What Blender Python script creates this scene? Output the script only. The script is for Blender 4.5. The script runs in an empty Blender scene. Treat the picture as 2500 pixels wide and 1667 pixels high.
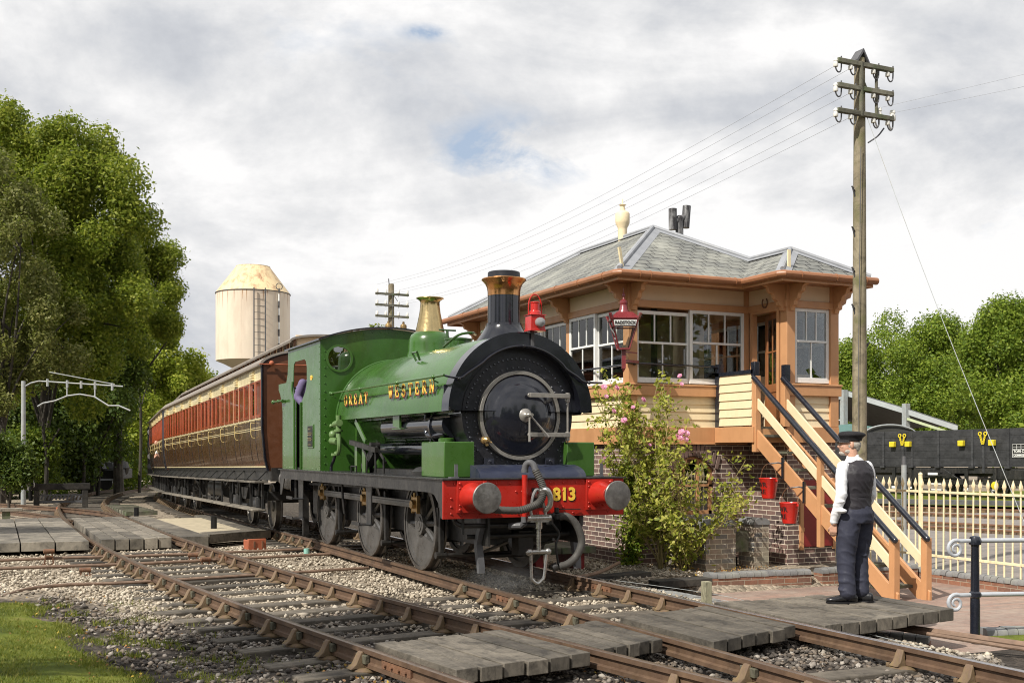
import bpy, bmesh, math, random
import numpy as np
from mathutils import Vector, Matrix, Euler
R=math.radians
rnd=random.Random(7); nr=np.random.default_rng(11)
S=bpy.context.scene; COL=S.collection
# ---------- camera ----------
TH=R(25.28)
cam_d=bpy.data.cameras.new('camera'); cam=bpy.data.objects.new('camera',cam_d); COL.objects.link(cam)
cam.location=(0,0,1.59); cam.rotation_euler=(R(90),0,-TH)
cam_d.sensor_width=36; cam_d.lens=38.88; cam_d.shift_y=0.1066; cam_d.clip_end=3000; cam_d.clip_start=.05
S.camera=cam
S.render.resolution_x=1024; S.render.resolution_y=682
S.view_settings.view_transform='Standard'; S.view_settings.look='None'; S.view_settings.gamma=1; S.view_settings.exposure=0.12
S.cycles.filter_width=1.05
# ---------- sun ----------
SUNV=Vector((1,.42,-1.12)).normalized()
sd=bpy.data.lights.new('sun','SUN'); sd.energy=5.0; sd.angle=R(.6); sd.color=(1,.95,.86)
sun=bpy.data.objects.new('sun',sd); COL.objects.link(sun)
sun.rotation_euler=(-SUNV).to_track_quat('Z','Y').to_euler()
# ---------- sky ----------
W=bpy.data.worlds.new('World'); S.world=W; W.use_nodes=True
wn=W.node_tree.nodes; wl=W.node_tree.links; wn.clear()
def wnode(t,**k):
    n=wn.new(t)
    for a,b in k.items(): setattr(n,a,b)
    return n
wo=wnode('ShaderNodeOutputWorld'); bg=wnode('ShaderNodeBackground'); bg.inputs[1].default_value=.09
sky=wnode('ShaderNodeTexSky',sky_type='NISHITA'); sky.sun_disc=False
sky.sun_elevation=math.asin(-SUNV.z); sky.sun_rotation=math.atan2(-SUNV.x,-SUNV.y)
sky.air_density=1.0; sky.dust_density=1.2
tc=wnode('ShaderNodeTexCoord')
def wmap(scale,loc=(0,0,0)):
    m=wnode('ShaderNodeMapping'); m.inputs['Scale'].default_value=scale; m.inputs['Location'].default_value=loc
    wl.new(tc.outputs['Generated'],m.inputs[0]); return m.outputs[0]
def wnoise(vec,sc,det,rough,dist=0):
    n=wnode('ShaderNodeTexNoise'); n.inputs['Scale'].default_value=sc; n.inputs['Detail'].default_value=det
    n.inputs['Roughness'].default_value=rough; n.inputs['Distortion'].default_value=dist
    wl.new(vec,n.inputs['Vector']); return n.outputs[0]
def wramp(fac,pts):
    r=wnode('ShaderNodeValToRGB'); e=r.color_ramp.elements
    e[0].position,e[0].color=pts[0][0],(*pts[0][1],1); e[1].position,e[1].color=pts[-1][0],(*pts[-1][1],1)
    for p,c in pts[1:-1]:
        q=e.new(p); q.color=(*c,1)
    wl.new(fac,r.inputs[0]); return r.outputs[0]
def wmath(op,a,b=None,clamp=False):
    m=wnode('ShaderNodeMath',operation=op); m.use_clamp=clamp
    for i,v in enumerate((a,b)):
        if v is None: continue
        if isinstance(v,(int,float)): m.inputs[i].default_value=v
        else: wl.new(v,m.inputs[i])
    return m.outputs[0]
def pxdir(px,py):
    u=(px-1250)/2700; v=(1100-py)/2700; s,c=math.sin(TH),math.cos(TH)
    return Vector((s+u*c,c-u*s,v)).normalized()
def hole(px,py,a,b):     # a gap in the clouds at one bearing
    d=pxdir(px,py)
    s=wnode('ShaderNodeVectorMath',operation='SUBTRACT'); wl.new(tc.outputs['Generated'],s.inputs[0]); s.inputs[1].default_value=d
    m=wnode('ShaderNodeVectorMath',operation='MULTIPLY'); wl.new(s.outputs[0],m.inputs[0]); m.inputs[1].default_value=(1/a,1/a,1/b)
    l=wnode('ShaderNodeVectorMath',operation='LENGTH'); wl.new(m.outputs[0],l.inputs[0])
    r=wnode('ShaderNodeMapRange',interpolation_type='SMOOTHSTEP'); wl.new(l.outputs['Value'],r.inputs[0])
    r.inputs[1].default_value=0; r.inputs[2].default_value=1; r.inputs[3].default_value=1; r.inputs[4].default_value=0
    return r.outputs[0]
v1=wmap((1,1,2.1),(3.1,1.7,.4))
cover=wnoise(v1,3.2,9,.58,.3)
hs=None
for h in [(1265,372,.13,.045),(1050,80,.035,.01)]:
    g=hole(*h); hs=g if hs is None else wmath('ADD',hs,g)
rag=wnoise(wmap((1,1,1.6)),9,8,.62,.5)
cov=wmath('SUBTRACT',wmath('ADD',cover,.20),wmath('MULTIPLY',hs,wmath('MULTIPLY',wmath('SUBTRACT',rag,.33,),1.5)))
covm=wramp(cov,[(.40,(0,0,0)),(.50,(.55,.55,.55)),(.60,(1,1,1))])
shade=wnoise(wmap((1,1,2.6),(7.3,2.9,5.1)),2.3,8,.55,.5)
shade2=wnoise(wmap((1,1,1.5),(1.3,9.2,2.1)),6.0,10,.62,.15)
sh=wmath('ADD',wmath('MULTIPLY',shade,.6),wmath('MULTIPLY',shade2,.4))
ccol=wramp(sh,[(.395,(5.5,5.72,6.2)),(.45,(6.6,6.78,7.15)),(.49,(7.7,7.78,7.98)),(.525,(8.7,8.7,8.78)),(.575,(10.3,10.2,10.15))])
mix=wnode('ShaderNodeMixRGB'); wl.new(covm,mix.inputs[0])
skb=wnode('ShaderNodeMixRGB',blend_type='MIX'); skb.inputs[0].default_value=.7; wl.new(sky.outputs[0],skb.inputs[1]); skb.inputs[2].default_value=(5.6,6.7,8.3,1)
wl.new(skb.outputs[0],mix.inputs[1]); wl.new(ccol,mix.inputs[2]); wl.new(mix.outputs[0],bg.inputs[0]); wl.new(bg.outputs[0],wo.inputs[0])

# ---------- object helpers ----------
def tag(o,label=None,cat=None,group=None,kind=None):
    if label: o['label']=label
    if cat: o['category']=cat
    if group: o['group']=group
    if kind: o['kind']=kind
    return o
def thing(name,label,cat,loc=(0,0,0),rz=0,group=None,rot=None):
    o=bpy.data.objects.new(name,None); o.empty_display_size=.2; COL.objects.link(o); o.location=loc
    o.rotation_euler=rot if rot else (0,0,rz)
    return tag(o,label,cat,group)
def copy_tree(o,parent=None):
    c=o.copy(); COL.objects.link(c)
    if parent is not None: c.parent=parent
    for ch in o.children: copy_tree(ch,c)
    return c
def kids(o):
    return [c for c in o.children]
class MB:
    def __init__(s): s.v=[]; s.f=[]; s.m=[]; s.cm=0
    def add(s,vs,fs,m=None):
        o=len(s.v); s.v+=[tuple(p) for p in vs]; s.f+=[tuple(i+o for i in f) for f in fs]; s.m+=[s.cm if m is None else m]*len(fs); return s
    def box(s,x0,x1,y0,y1,z0,z1,rot=None,m=None):
        vs=[(x,y,z) for z in (z0,z1) for y in (y0,y1) for x in (x0,x1)]
        if rot is not None:
            c=Vector(((x0+x1)/2,(y0+y1)/2,(z0+z1)/2)); vs=[tuple(c+rot@(Vector(p)-c)) for p in vs]
        return s.add(vs,[(0,2,3,1),(4,5,7,6),(0,1,5,4),(2,6,7,3),(0,4,6,2),(1,3,7,5)],m)
    def bar(s,p0,p1,w,h,m=None,up=(0,0,1)):   # rectangular bar between two points, w sideways, h along up
        p0,p1=Vector(p0),Vector(p1); d=(p1-p0).normalized(); u=Vector(up); r=d.cross(u)
        if r.length<1e-4: r=d.cross(Vector((1,0,0)))
        r.normalize(); u=r.cross(d)
        vs=[p+r*a*w/2+u*b*h/2 for p in (p0,p1) for a,b in ((-1,-1),(1,-1),(1,1),(-1,1))]
        return s.add(vs,[(0,1,2,3),(7,6,5,4),(0,4,5,1),(1,5,6,2),(2,6,7,3),(3,7,4,0)],m)
    def frame(s,d):
        d=Vector(d).normalized(); a=Vector((0,0,1)) if abs(d.z)<.9 else Vector((0,1,0))
        u=a.cross(d).normalized(); return u,d.cross(u)
    def cyl(s,p0,p1,r0,r1=None,n=16,cap=True,m=None):
        r1=r0 if r1 is None else r1; p0,p1=Vector(p0),Vector(p1); u,w=s.frame(p1-p0)
        vs=[p+u*math.cos(2*math.pi*i/n)*r+w*math.sin(2*math.pi*i/n)*r for p,r in ((p0,r0),(p1,r1)) for i in range(n)]
        fs=[(i,(i+1)%n,n+(i+1)%n,n+i) for i in range(n)]
        if cap: fs+=[tuple(range(n-1,-1,-1)),tuple(range(n,2*n))]
        return s.add(vs,fs,m)
    def lathe(s,prof,o,ax=(0,0,1),n=32,m=None,capa=True,capb=True,sx=1,sy=1):
        o=Vector(o); ax=Vector(ax).normalized(); u,w=s.frame(ax)
        vs=[o+ax*z+u*math.cos(2*math.pi*i/n)*r*sx+w*math.sin(2*math.pi*i/n)*r*sy for r,z in prof for i in range(n)]
        fs=[]
        for k in range(len(prof)-1):
            fs+=[(k*n+i,k*n+(i+1)%n,(k+1)*n+(i+1)%n,(k+1)*n+i) for i in range(n)]
        if capa and prof[0][0]>1e-4: fs.append(tuple(range(n-1,-1,-1)))
        if capb and prof[-1][0]>1e-4: fs.append(tuple(range((len(prof)-1)*n,len(prof)*n)))
        return s.add(vs,fs,m)
    def ring(s,o,ax,r0,r1,t,n=48,m=None):     # flat ring: inner r0, outer r1, thickness t along ax
        o=Vector(o); ax=Vector(ax).normalized(); u,w=s.frame(ax)
        vs=[o+ax*z+(u*math.cos(2*math.pi*i/n)+w*math.sin(2*math.pi*i/n))*r for z,r in ((0,r0),(0,r1),(t,r1),(t,r0)) for i in range(n)]
        fs=[(k*n+i,k*n+(i+1)%n,((k+1)%4)*n+(i+1)%n,((k+1)%4)*n+i) for k in range(4) for i in range(n)]
        return s.add(vs,fs,m)
    def prism(s,poly,a0,a1,ax='x',m=None):
        # poly in the remaining two axes (y,z) for x, (x,z) for y, (x,y) for z
        def P(a,p): return (a,p[0],p[1]) if ax=='x' else ((p[0],a,p[1]) if ax=='y' else (p[0],p[1],a))
        n=len(poly); vs=[P(a0,p) for p in poly]+[P(a1,p) for p in poly]
        fs=[(i,(i+1)%n,n+(i+1)%n,n+i) for i in range(n)]+[tuple(range(n-1,-1,-1)),tuple(range(n,2*n))]
        return s.add(vs,fs,m)
    def tube(s,pts,r,n=8,m=None,cap=True):
        pts=[Vector(p) for p in pts]; k=len(pts); rs=r if isinstance(r,(list,tuple)) else [r]*k
        d0=(pts[1]-pts[0]).normalized(); u,_=s.frame(d0); vs=[]
        for i,p in enumerate(pts):
            d=(pts[min(i+1,k-1)]-pts[max(i-1,0)]).normalized(); u=(u-d*u.dot(d)).normalized(); w=d.cross(u)
            vs+=[p+(u*math.cos(2*math.pi*j/n)+w*math.sin(2*math.pi*j/n))*rs[i] for j in range(n)]
        fs=[(a*n+j,a*n+(j+1)%n,(a+1)*n+(j+1)%n,(a+1)*n+j) for a in range(k-1) for j in range(n)]
        if cap: fs+=[tuple(range(n-1,-1,-1)),tuple(range((k-1)*n,k*n))]
        return s.add(vs,fs,m)
    def ball(s,c,r,n=12,m=None,ax=(0,0,1)):
        r=(r,r,r) if not isinstance(r,(tuple,list)) else r; h=max(4,n//2); vs=[]; 
        for i in range(1,h):
            a=math.pi*i/h
            vs+=[(c[0]+r[0]*math.sin(a)*math.cos(2*math.pi*j/n),c[1]+r[1]*math.sin(a)*math.sin(2*math.pi*j/n),c[2]+r[2]*math.cos(a)) for j in range(n)]
        t=len(vs); vs+=[(c[0],c[1],c[2]+r[2]),(c[0],c[1],c[2]-r[2])]
        fs=[(a*n+j,(a+1)*n+j,(a+1)*n+(j+1)%n,a*n+(j+1)%n) for a in range(h-2) for j in range(n)]
        fs+=[(t,j,(j+1)%n) for j in range(n)]+[(t+1,(h-2)*n+(j+1)%n,(h-2)*n+j) for j in range(n)]
        return s.add(vs,fs,m)
    def rivet(s,p,nrm,r=.011):
        p=Vector(p); nrm=Vector(nrm); u,w=s.frame(nrm); vs=[]
        for rr,h in ((1,0),(.75,.55)):
            vs+=[p+nrm*h*r+(u*math.cos(math.pi*j/3)+w*math.sin(math.pi*j/3))*rr*r for j in range(6)]
        vs.append(p+nrm*.8*r)
        return s.add(vs,[(j,(j+1)%6,6+(j+1)%6,6+j) for j in range(6)]+[(6+j,6+(j+1)%6,12) for j in range(6)])
    def loft(s,secs,m=None,cap=True,closed=True):
        n=len(secs[0]); vs=[p for q in secs for p in q]
        jn=n if closed else n-1
        fs=[(a*n+j,a*n+(j+1)%n,(a+1)*n+(j+1)%n,(a+1)*n+j) for a in range(len(secs)-1) for j in range(jn)]
        if cap and closed: fs+=[tuple(range(n-1,-1,-1)),tuple(range((len(secs)-1)*n,len(secs)*n))]
        return s.add(vs,fs,m)
    def xf(s,M,start=0):
        s.v[start:]=[tuple(M@Vector(p)) for p in s.v[start:]]; return s
    def mesh(s,name,mats,smooth=35):
        me=bpy.data.meshes.new(name); me.from_pydata(s.v,[],s.f); me.update()
        bm=bmesh.new(); bm.from_mesh(me)
        bmesh.ops.recalc_face_normals(bm,faces=bm.faces); bm.to_mesh(me); bm.free()
        for mt in (mats if isinstance(mats,(list,tuple)) else [mats]): me.materials.append(mt)
        if len(me.polygons)==len(s.m): me.polygons.foreach_set('material_index',s.m)
        if smooth:
            me.shade_smooth(); me.set_sharp_from_angle(angle=R(smooth))
        return me
    def build(s,name,mats,parent=None,bevel=0,smooth=35,label=None):
        o=bpy.data.objects.new(name,s.mesh(name,mats,smooth)); COL.objects.link(o)
        if parent is not None: o.parent=parent
        if bevel:
            b=o.modifiers.new('edge','BEVEL'); b.width=bevel; b.segments=2; b.limit_method='ANGLE'; b.angle_limit=R(40); b.harden_normals=False
        if label: o['label']=label
        return o
def solo(mb,name,mats,label,cat,group=None,kind=None,**k):
    return tag(mb.build(name,mats,None,**k),label,cat,group,kind)
def arc(cx,cy,r,a0,a1,n,ry=None):
    ry=r if ry is None else ry
    return [(cx+r*math.cos(R(a0+(a1-a0)*i/n)),cy+ry*math.sin(R(a0+(a1-a0)*i/n))) for i in range(n+1)]
def spline(pts,n):
    pts=[Vector(p) for p in pts]; out=[]
    P=[pts[0]*2-pts[1]]+pts+[pts[-1]*2-pts[-2]]
    for i in range(1,len(P)-2):
        for k in range(n):
            t=k/n; a,b,c,d=P[i-1],P[i],P[i+1],P[i+2]
            out.append(.5*((2*b)+(c-a)*t+(2*a-5*b+4*c-d)*t*t+(3*b-a-3*c+d)*t**3))
    out.append(pts[-1]); return out
# ---------- materials ----------
_m={}
class NT:
    def __init__(s,name):
        s.mat=bpy.data.materials.new(name); s.mat.use_nodes=True; s.t=s.mat.node_tree; s.N=s.t.nodes; s.L=s.t.links
        s.b=s.N['Principled BSDF']; s.out=s.N['Material Output']; s.tc=s.N.new('ShaderNodeTexCoord')
    def vec(s,scale=(1,1,1),src='Object'):
        m=s.N.new('ShaderNodeMapping'); m.inputs['Scale'].default_value=scale; s.L.new(s.tc.outputs[src],m.inputs[0]); return m.outputs[0]
    def wall(s,zs=1.0):      # (x or y, z) by which way the face looks
        g=s.N.new('ShaderNodeTexCoord'); n=s.N.new('ShaderNodeSeparateXYZ'); s.L.new(g.outputs['Normal'],n.inputs[0])
        p=s.N.new('ShaderNodeSeparateXYZ'); s.L.new(s.tc.outputs['Object'],p.inputs[0])
        ax=s.mth('ABSOLUTE',n.outputs[0]); ay=s.mth('ABSOLUTE',n.outputs[1]); k=s.mth('GREATER_THAN',ax,ay)
        u=s.mth('ADD',s.mth('MULTIPLY',p.outputs[1],k),s.mth('MULTIPLY',p.outputs[0],s.mth('SUBTRACT',1,k)))
        az=s.mth('GREATER_THAN',s.mth('ABSOLUTE',n.outputs[2]),.95)
        v=s.mth('ADD',s.mth('MULTIPLY',s.mth('MULTIPLY',p.outputs[2],zs),s.mth('SUBTRACT',1,az)),s.mth('MULTIPLY',p.outputs[1],az))
        c=s.N.new('ShaderNodeCombineXYZ'); s.L.new(u,c.inputs[0]); s.L.new(v,c.inputs[1]); return c.outputs[0]
    def mth(s,op,a,b=None):
        m=s.N.new('ShaderNodeMath'); m.operation=op
        for i,v in enumerate((a,b)):
            if v is None: continue
            if isinstance(v,(int,float)): m.inputs[i].default_value=v
            else: s.L.new(v,m.inputs[i])
        return m.outputs[0]
    def noise(s,sc,det=4,rough=.6,vec=None,dist=0):
        n=s.N.new('ShaderNodeTexNoise'); n.inputs['Scale'].default_value=sc; n.inputs['Detail'].default_value=det; n.inputs['Roughness'].default_value=rough; n.inputs['Distortion'].default_value=dist
        s.L.new(vec if vec is not None else s.tc.outputs['Object'],n.inputs['Vector']); return n.outputs[0]
    def ramp(s,f,pts):
        r=s.N.new('ShaderNodeValToRGB'); e=r.color_ramp.elements
        def c4(c): return (c,c,c,1) if isinstance(c,(int,float)) else (*c,1)
        e[0].position,e[0].color=pts[0][0],c4(pts[0][1]); e[1].position,e[1].color=pts[-1][0],c4(pts[-1][1])
        for p,c in pts[1:-1]: q=e.new(p); q.color=c4(c)
        s.L.new(f,r.inputs[0]); return r.outputs[0]
    def mix(s,f,a,b,bt='MIX'):
        m=s.N.new('ShaderNodeMixRGB'); m.blend_type=bt
        for i,v in enumerate((f,a,b)):
            if isinstance(v,(int,float)): m.inputs[i].default_value=v
            elif isinstance(v,tuple): m.inputs[i].default_value=(*v,1)
            else: s.L.new(v,m.inputs[i])
        return m.outputs[0]
    def bump(s,h,st=.3,d=.01,nrm=None):
        b=s.N.new('ShaderNodeBump'); b.inputs['Strength'].default_value=st; b.inputs['Distance'].default_value=d; s.L.new(h,b.inputs['Height'])
        if nrm is not None: s.L.new(nrm,b.inputs['Normal'])
        return b.outputs[0]
    def fin(s,col,rough=.5,metal=0,nrm=None,coat=0,spec=.5):
        b=s.b
        def put(k,v):
            if isinstance(v,(int,float)): b.inputs[k].default_value=v
            elif isinstance(v,tuple): b.inputs[k].default_value=(*v,1)
            else: s.L.new(v,b.inputs[k])
        put('Base Color',col); put('Roughness',rough); put('Metallic',metal); b.inputs['Coat Weight'].default_value=coat; b.inputs['Coat Roughness'].default_value=.05
        b.inputs['Specular IOR Level'].default_value=spec
        if nrm is not None: s.L.new(nrm,b.inputs['Normal'])
        return s.mat
def paint(name,c,rough=.35,var=.15,sc=3,bump=.05,bs=40,metal=0,coat=0,dirt=None,dirta=.5,dsc=2.5,streak=1,spec=.5):
    t=NT(name); n=t.noise(sc,6,.65,t.vec((1,1,.35 if streak==2 else 1)))
    lo=tuple(x*(1-var) for x in c); hi=tuple(min(1,x*(1+var)) for x in c)
    col=t.ramp(n,[(.3,lo),(.7,hi)])
    if dirt:
        d=t.ramp(t.noise(dsc,8,.7,t.vec((1,1,.3 if streak else 1)),.4),[(.5-.02,0),(.72,dirta)]); col=t.mix(d,col,dirt)
    rr=t.ramp(t.noise(sc*4,4),[(.3,max(0,rough*.75)),(.7,min(1,rough*1.3))])
    return t.fin(col,rr,metal,t.bump(t.noise(bs,5,.6),bump,.01),coat,spec)
def foliage(name,c1,c2,c3,transl=.35,sc=.6):
    t=NT(name); g=t.N.new('ShaderNodeNewGeometry')
    n=t.mth('ADD',t.mth('MULTIPLY',g.outputs['Random Per Island'],.55),t.mth('MULTIPLY',t.noise(sc,3),.45))
    col=t.ramp(n,[(.25,c1),(.5,c2),(.75,c3)])
    t.fin(col,.5,spec=.25)
    tr=t.N.new('ShaderNodeBsdfTranslucent'); t.L.new(t.mix(.5,col,(.22,.3,.03)),tr.inputs[0])
    mx=t.N.new('ShaderNodeMixShader'); mx.inputs[0].default_value=transl
    t.L.new(t.b.outputs[0],mx.inputs[1]); t.L.new(tr.outputs[0],mx.inputs[2]); t.L.new(mx.outputs[0],t.out.inputs[0]); return t.mat
def timber(name,c1,c2,c3,rough=.8,ax=(1,1,1),sc=6,bump=.5,moss=None):
    t=NT(name); n=t.noise(sc,8,.7,t.vec(ax),.6); n2=t.noise(1.7,5,.6)
    col=t.mix(.55,t.ramp(n,[(.3,c1),(.5,c2),(.7,c3)]),t.ramp(n2,[(.35,c1),(.65,c3)]))
    g=t.N.new('ShaderNodeNewGeometry'); r=t.ramp(g.outputs['Random Per Island'],[(0,.7),(1,1.15)])
    col=t.mix(1,col,r,'MULTIPLY')
    oi=t.N.new('ShaderNodeObjectInfo'); col=t.mix(1,col,t.ramp(oi.outputs['Random'],[(0,.62),(1,1.3)]),'MULTIPLY')
    st=t.ramp(t.noise(3.5,7,.75,None,1.2),[(.36,.35),(.5,1),(.66,1.25)]); col=t.mix(.8,col,st,'MULTIPLY')
    if moss: col=t.mix(t.ramp(t.noise(4,6),[(.5,0),(.68,.8)]),col,moss)
    return t.fin(col,rough,0,t.bump(n,bump,.006))
def brick(name,c1,c2,mortar,w=.225,h=.075,ms=.012,off=.5,var=None,zs=1.0,rough=.8,squash=1):
    t=NT(name); v=t.wall(zs); b=t.N.new('ShaderNodeTexBrick'); b.offset=off; b.inputs['Scale'].default_value=1
    b.inputs['Brick Width'].default_value=w; b.inputs['Row Height'].default_value=h; b.inputs['Mortar Size'].default_value=ms*.5; b.inputs['Mortar Smooth'].default_value=.15; b.inputs['Bias'].default_value=0
    b.inputs['Color1'].default_value=(*c1,1); b.inputs['Color2'].default_value=(*c2,1); b.inputs['Mortar'].default_value=(*mortar,1)
    t.L.new(v,b.inputs['Vector']); col=b.outputs['Color']; n=t.noise(9,6,.7)
    col=t.mix(.55,col,t.ramp(n,[(.3,.35),(.7,1.1)]),'MULTIPLY') 
    if var: col=t.mix(t.ramp(t.noise(1.3,6,.7),[(.45,0),(.7,.6)]),col,var)
    h_=t.mth('ADD',t.mth('MULTIPLY',b.outputs['Fac'],-1),t.mth('MULTIPLY',n,.5))
    return t.fin(col,rough,0,t.bump(h_,.7,.008))
M={}
M['green']=paint('loco_green',(.04,.115,.017),.24,.16,1.5,.02,30,coat=.25,dirt=(.035,.045,.018),dirta=.45,dsc=2.2)
M['green2']=paint('box_green',(.045,.115,.018),.3,.12,2,.03,30,coat=.3)
M['dkgreen']=paint('boiler_green',(.03,.085,.015),.2,.3,3,.04,20,coat=.4,dirt=(.02,.018,.012),dirta=.8)
M['valve']=paint('fitting_green',(.12,.2,.07),.4,.2,6)
M['black']=paint('loco_black',(.012,.013,.019),.16,.3,2,.03,20,coat=.5)
M['smoke']=paint('smokebox_black',(.013,.014,.02),.38,.35,3,.06,25,dirt=(.05,.04,.035),dirta=.35)
M['grime']=paint('grimy_black',(.014,.0135,.013),.45,.5,4,.15,30,dirt=(.07,.06,.05),dirta=.5,dsc=3.5)
M['valance']=paint('valance_black',(.02,.02,.021),.38,.4,5,.08,30,dirt=(.14,.13,.12),dirta=.4,dsc=6)
M['red']=paint('beam_red',(.42,.02,.012),.32,.12,2,.05,20,dirt=(.12,.03,.02),dirta=.35)
M['lampred']=paint('lamp_red',(.5,.018,.012),.25,.1,3,.03,coat=.5)
M['wheel']=paint('wheel_grey',(.12,.115,.11),.33,.3,4,.12,30,metal=.35,dirt=(.05,.043,.036),dirta=.7,dsc=5)
M['tyre']=paint('tyre_steel',(.16,.15,.14),.35,.3,6,.1,30,metal=.7,dirt=(.05,.04,.035),dirta=.8,dsc=8)
M['rod']=paint('rod_steel',(.2,.2,.2),.35,.2,6,.05,30,metal=.6,dirt=(.08,.07,.06),dirta=.6)
M['steel']=paint('bright_steel',(.42,.41,.39),.28,.2,8,.05,30,metal=.9,dirt=(.2,.18,.15),dirta=.5)
M['ringst']=paint('ring_steel',(.33,.31,.28),.35,.15,8,.05,metal=.5)
M['buff']=paint('buffer_steel',(.2,.19,.18),.4,.35,9,.1,metal=.6,dirt=(.07,.06,.05),dirta=.8,dsc=7)
M['brass']=paint('polished_brass',(.62,.47,.23),.22,.15,5,.03,metal=1,dirt=(.3,.2,.08),dirta=.5)
M['copper']=paint('polished_copper',(.6,.3,.12),.22,.15,5,.03,metal=1,dirt=(.3,.17,.08),dirta=.5)
M['bronze']=paint('bronze',(.45,.3,.13),.35,.3,8,.05,metal=.8,dirt=(.1,.07,.04),dirta=.8)
M['hose']=paint('rubber_hose',(.06,.056,.05),.7,.3,10,.2,60)
M['yellow']=paint('letter_yellow',(.88,.58,.07),.35,.05,5)
M['shade']=paint('letter_red',(.42,.035,.015),.35,.05,5)
M['blk']=paint('plain_black',(.012,.012,.012),.5,.2,5)
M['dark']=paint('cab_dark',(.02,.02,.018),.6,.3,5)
M['cream']=paint('cream_paint',(.80,.66,.43),.5,.05,2,.05,30,dirt=(.5,.38,.2),dirta=.22,dsc=3)
M['creamp']=paint('panel_cream',(.86,.67,.45),.5,.06,2,.05,30)
M['cream2']=paint('fence_cream',(.82,.71,.46),.45,.06,6,.1,60,dirt=(.35,.22,.1),dirta=.5,dsc=9)
M['tan']=paint('tan_paint',(.55,.285,.135),.42,.08,2,.06,30,dirt=(.3,.12,.04),dirta=.3,dsc=2.5)
M['brown']=paint('brown_gutter',(.30,.13,.06),.4,.15,2,.06,30)
M['white']=paint('white_paint',(.8,.8,.78),.4,.04,3,.04,40,dirt=(.55,.52,.45),dirta=.3,dsc=8)
M['lead']=paint('lead_flashing',(.27,.28,.30),.55,.15,3,.15,12,dirt=(.4,.4,.4),dirta=.5)
M['ccream']=paint('coach_cream',(.82,.7,.42),.28,.05,2,.02,coat=.5)
M['cbrown']=paint('coach_brown',(.075,.032,.012),.25,.2,2,.03,20,coat=.4,dirt=(.12,.08,.05),dirta=.35)
M['mahog']=paint('mahogany',(.38,.07,.022),.2,.25,6,.03,coat=.7,dirt=(.14,.02,.01),dirta=.5)
M['cend']=paint('coach_end_brown',(.12,.045,.02),.4,.15,2)
M['croof']=paint('coach_roof',(.25,.22,.19),.7,.15,3,.2,20,dirt=(.12,.1,.08),dirta=.5)
M['gold']=paint('lining_gold',(.62,.48,.2),.35,.05,5)
M['frame']=paint('underframe',(.018,.018,.018),.4,.4,5,.1,30,dirt=(.09,.08,.07),dirta=.5,dsc=5)
M['skin']=paint('skin',(.52,.29,.2),.5,.1,12,.1,60)
M['shirt']=paint('white_shirt',(.78,.78,.8),.7,.04,6,.25,9)
M['vest']=paint('vest_cloth',(.024,.021,.026),.65,.15,8,.3,12)
M['trous']=paint('trouser_cloth',(.028,.03,.05),.75,.15,8,.3,10)
M['shoe']=paint('shoe_leather',(.012,.012,.014),.25,.2,8,.1)
M['cap']=paint('cap_cloth',(.010,.009,.011),.9,.2,20,.4,60)
M['hair']=paint('grey_hair',(.42,.38,.33),.7,.2,60,.6,200)
M['purple']=paint('purple_shirt',(.14,.11,.22),.75,.15,8,.4,14)
M['rail']=paint('rail_rust',(.105,.062,.038),.65,.35,3,.08,60,metal=.1,dirt=(.22,.14,.08),dirta=.6,dsc=2.2,streak=0)
M['railtop']=paint('rail_top',(.17,.125,.095),.35,.3,9,.08,metal=.5,dirt=(.2,.13,.08),dirta=.6,dsc=5)
M['railshine']=paint('rail_shine',(.42,.4,.41),.28,.15,12,.05,metal=.8)
M['chair']=paint('rail_chair',(.13,.085,.055),.8,.45,7,.3,50,dirt=(.2,.15,.03),dirta=.55,dsc=5)
M['key']=paint('oak_key',(.1,.09,.065),.85,.5,9,.5,60,dirt=(.07,.1,.02),dirta=.6,dsc=6)
M['sleep']=timber('sleeper_wood',(.03,.026,.02),(.075,.063,.052),(.2,.17,.13),.9,(1,12,12),1.3,.9)
M['board']=timber('crossing_boards',(.05,.043,.034),(.12,.105,.083),(.22,.19,.15),.7,(14,1.2,6),1.4,.9)
M['board2']=timber('crossing_boards_pale',(.08,.072,.06),(.17,.15,.12),(.3,.265,.21),.8,(5,2,3),1.4,.6)
M['post']=timber('pole_wood',(.11,.09,.055),(.2,.165,.11),(.29,.25,.17),.85,(9,9,.35),2.2,.8,moss=(.13,.13,.05))
M['grey_wood']=timber('old_timber',(.07,.07,.05),(.15,.14,.1),(.22,.21,.16),.9,(4,4,4),2,.7,moss=(.08,.12,.04))
M['stake']=timber('stake_wood',(.3,.28,.18),(.45,.42,.28),(.55,.52,.36),.8,(5,5,1),2,.4)
M['rust']=paint('rusty_iron',(.16,.08,.045),.75,.4,9,.4,60,dirt=(.3,.13,.05),dirta=.5,dsc=10)
M['rust2']=paint('red_iron',(.36,.1,.045),.6,.2,6,.2)
M['rod2']=paint('point_rod',(.2,.13,.09),.7,.3,9,.2,60)
M['brick']=brick('signal_box_brick',(.25,.15,.125),(.12,.085,.08),(.85,.74,.6))
M['brick2']=brick('grey_brick',(.38,.28,.21),(.17,.17,.175),(.68,.6,.47),var=(.33,.31,.22))
M['redbrick']=brick('low_wall_brick',(.33,.15,.09),(.2,.11,.08),(.4,.33,.25))
M['bluebrick']=paint('blue_brick',(.2,.2,.2),.6,.25,5,.3,20,dirt=(.3,.3,.24),dirta=.6,dsc=4)
M['pave']=brick('brick_paving',(.36,.23,.18),(.28,.2,.165),(.26,.22,.18),.22,.11,.008,var=(.4,.34,.28))
M['slate']=brick('roof_slate',(.24,.24,.215),(.17,.175,.165),(.03,.03,.03),.26,.17,.024,zs=1.9,var=(.42,.42,.36),rough=.75)
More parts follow.
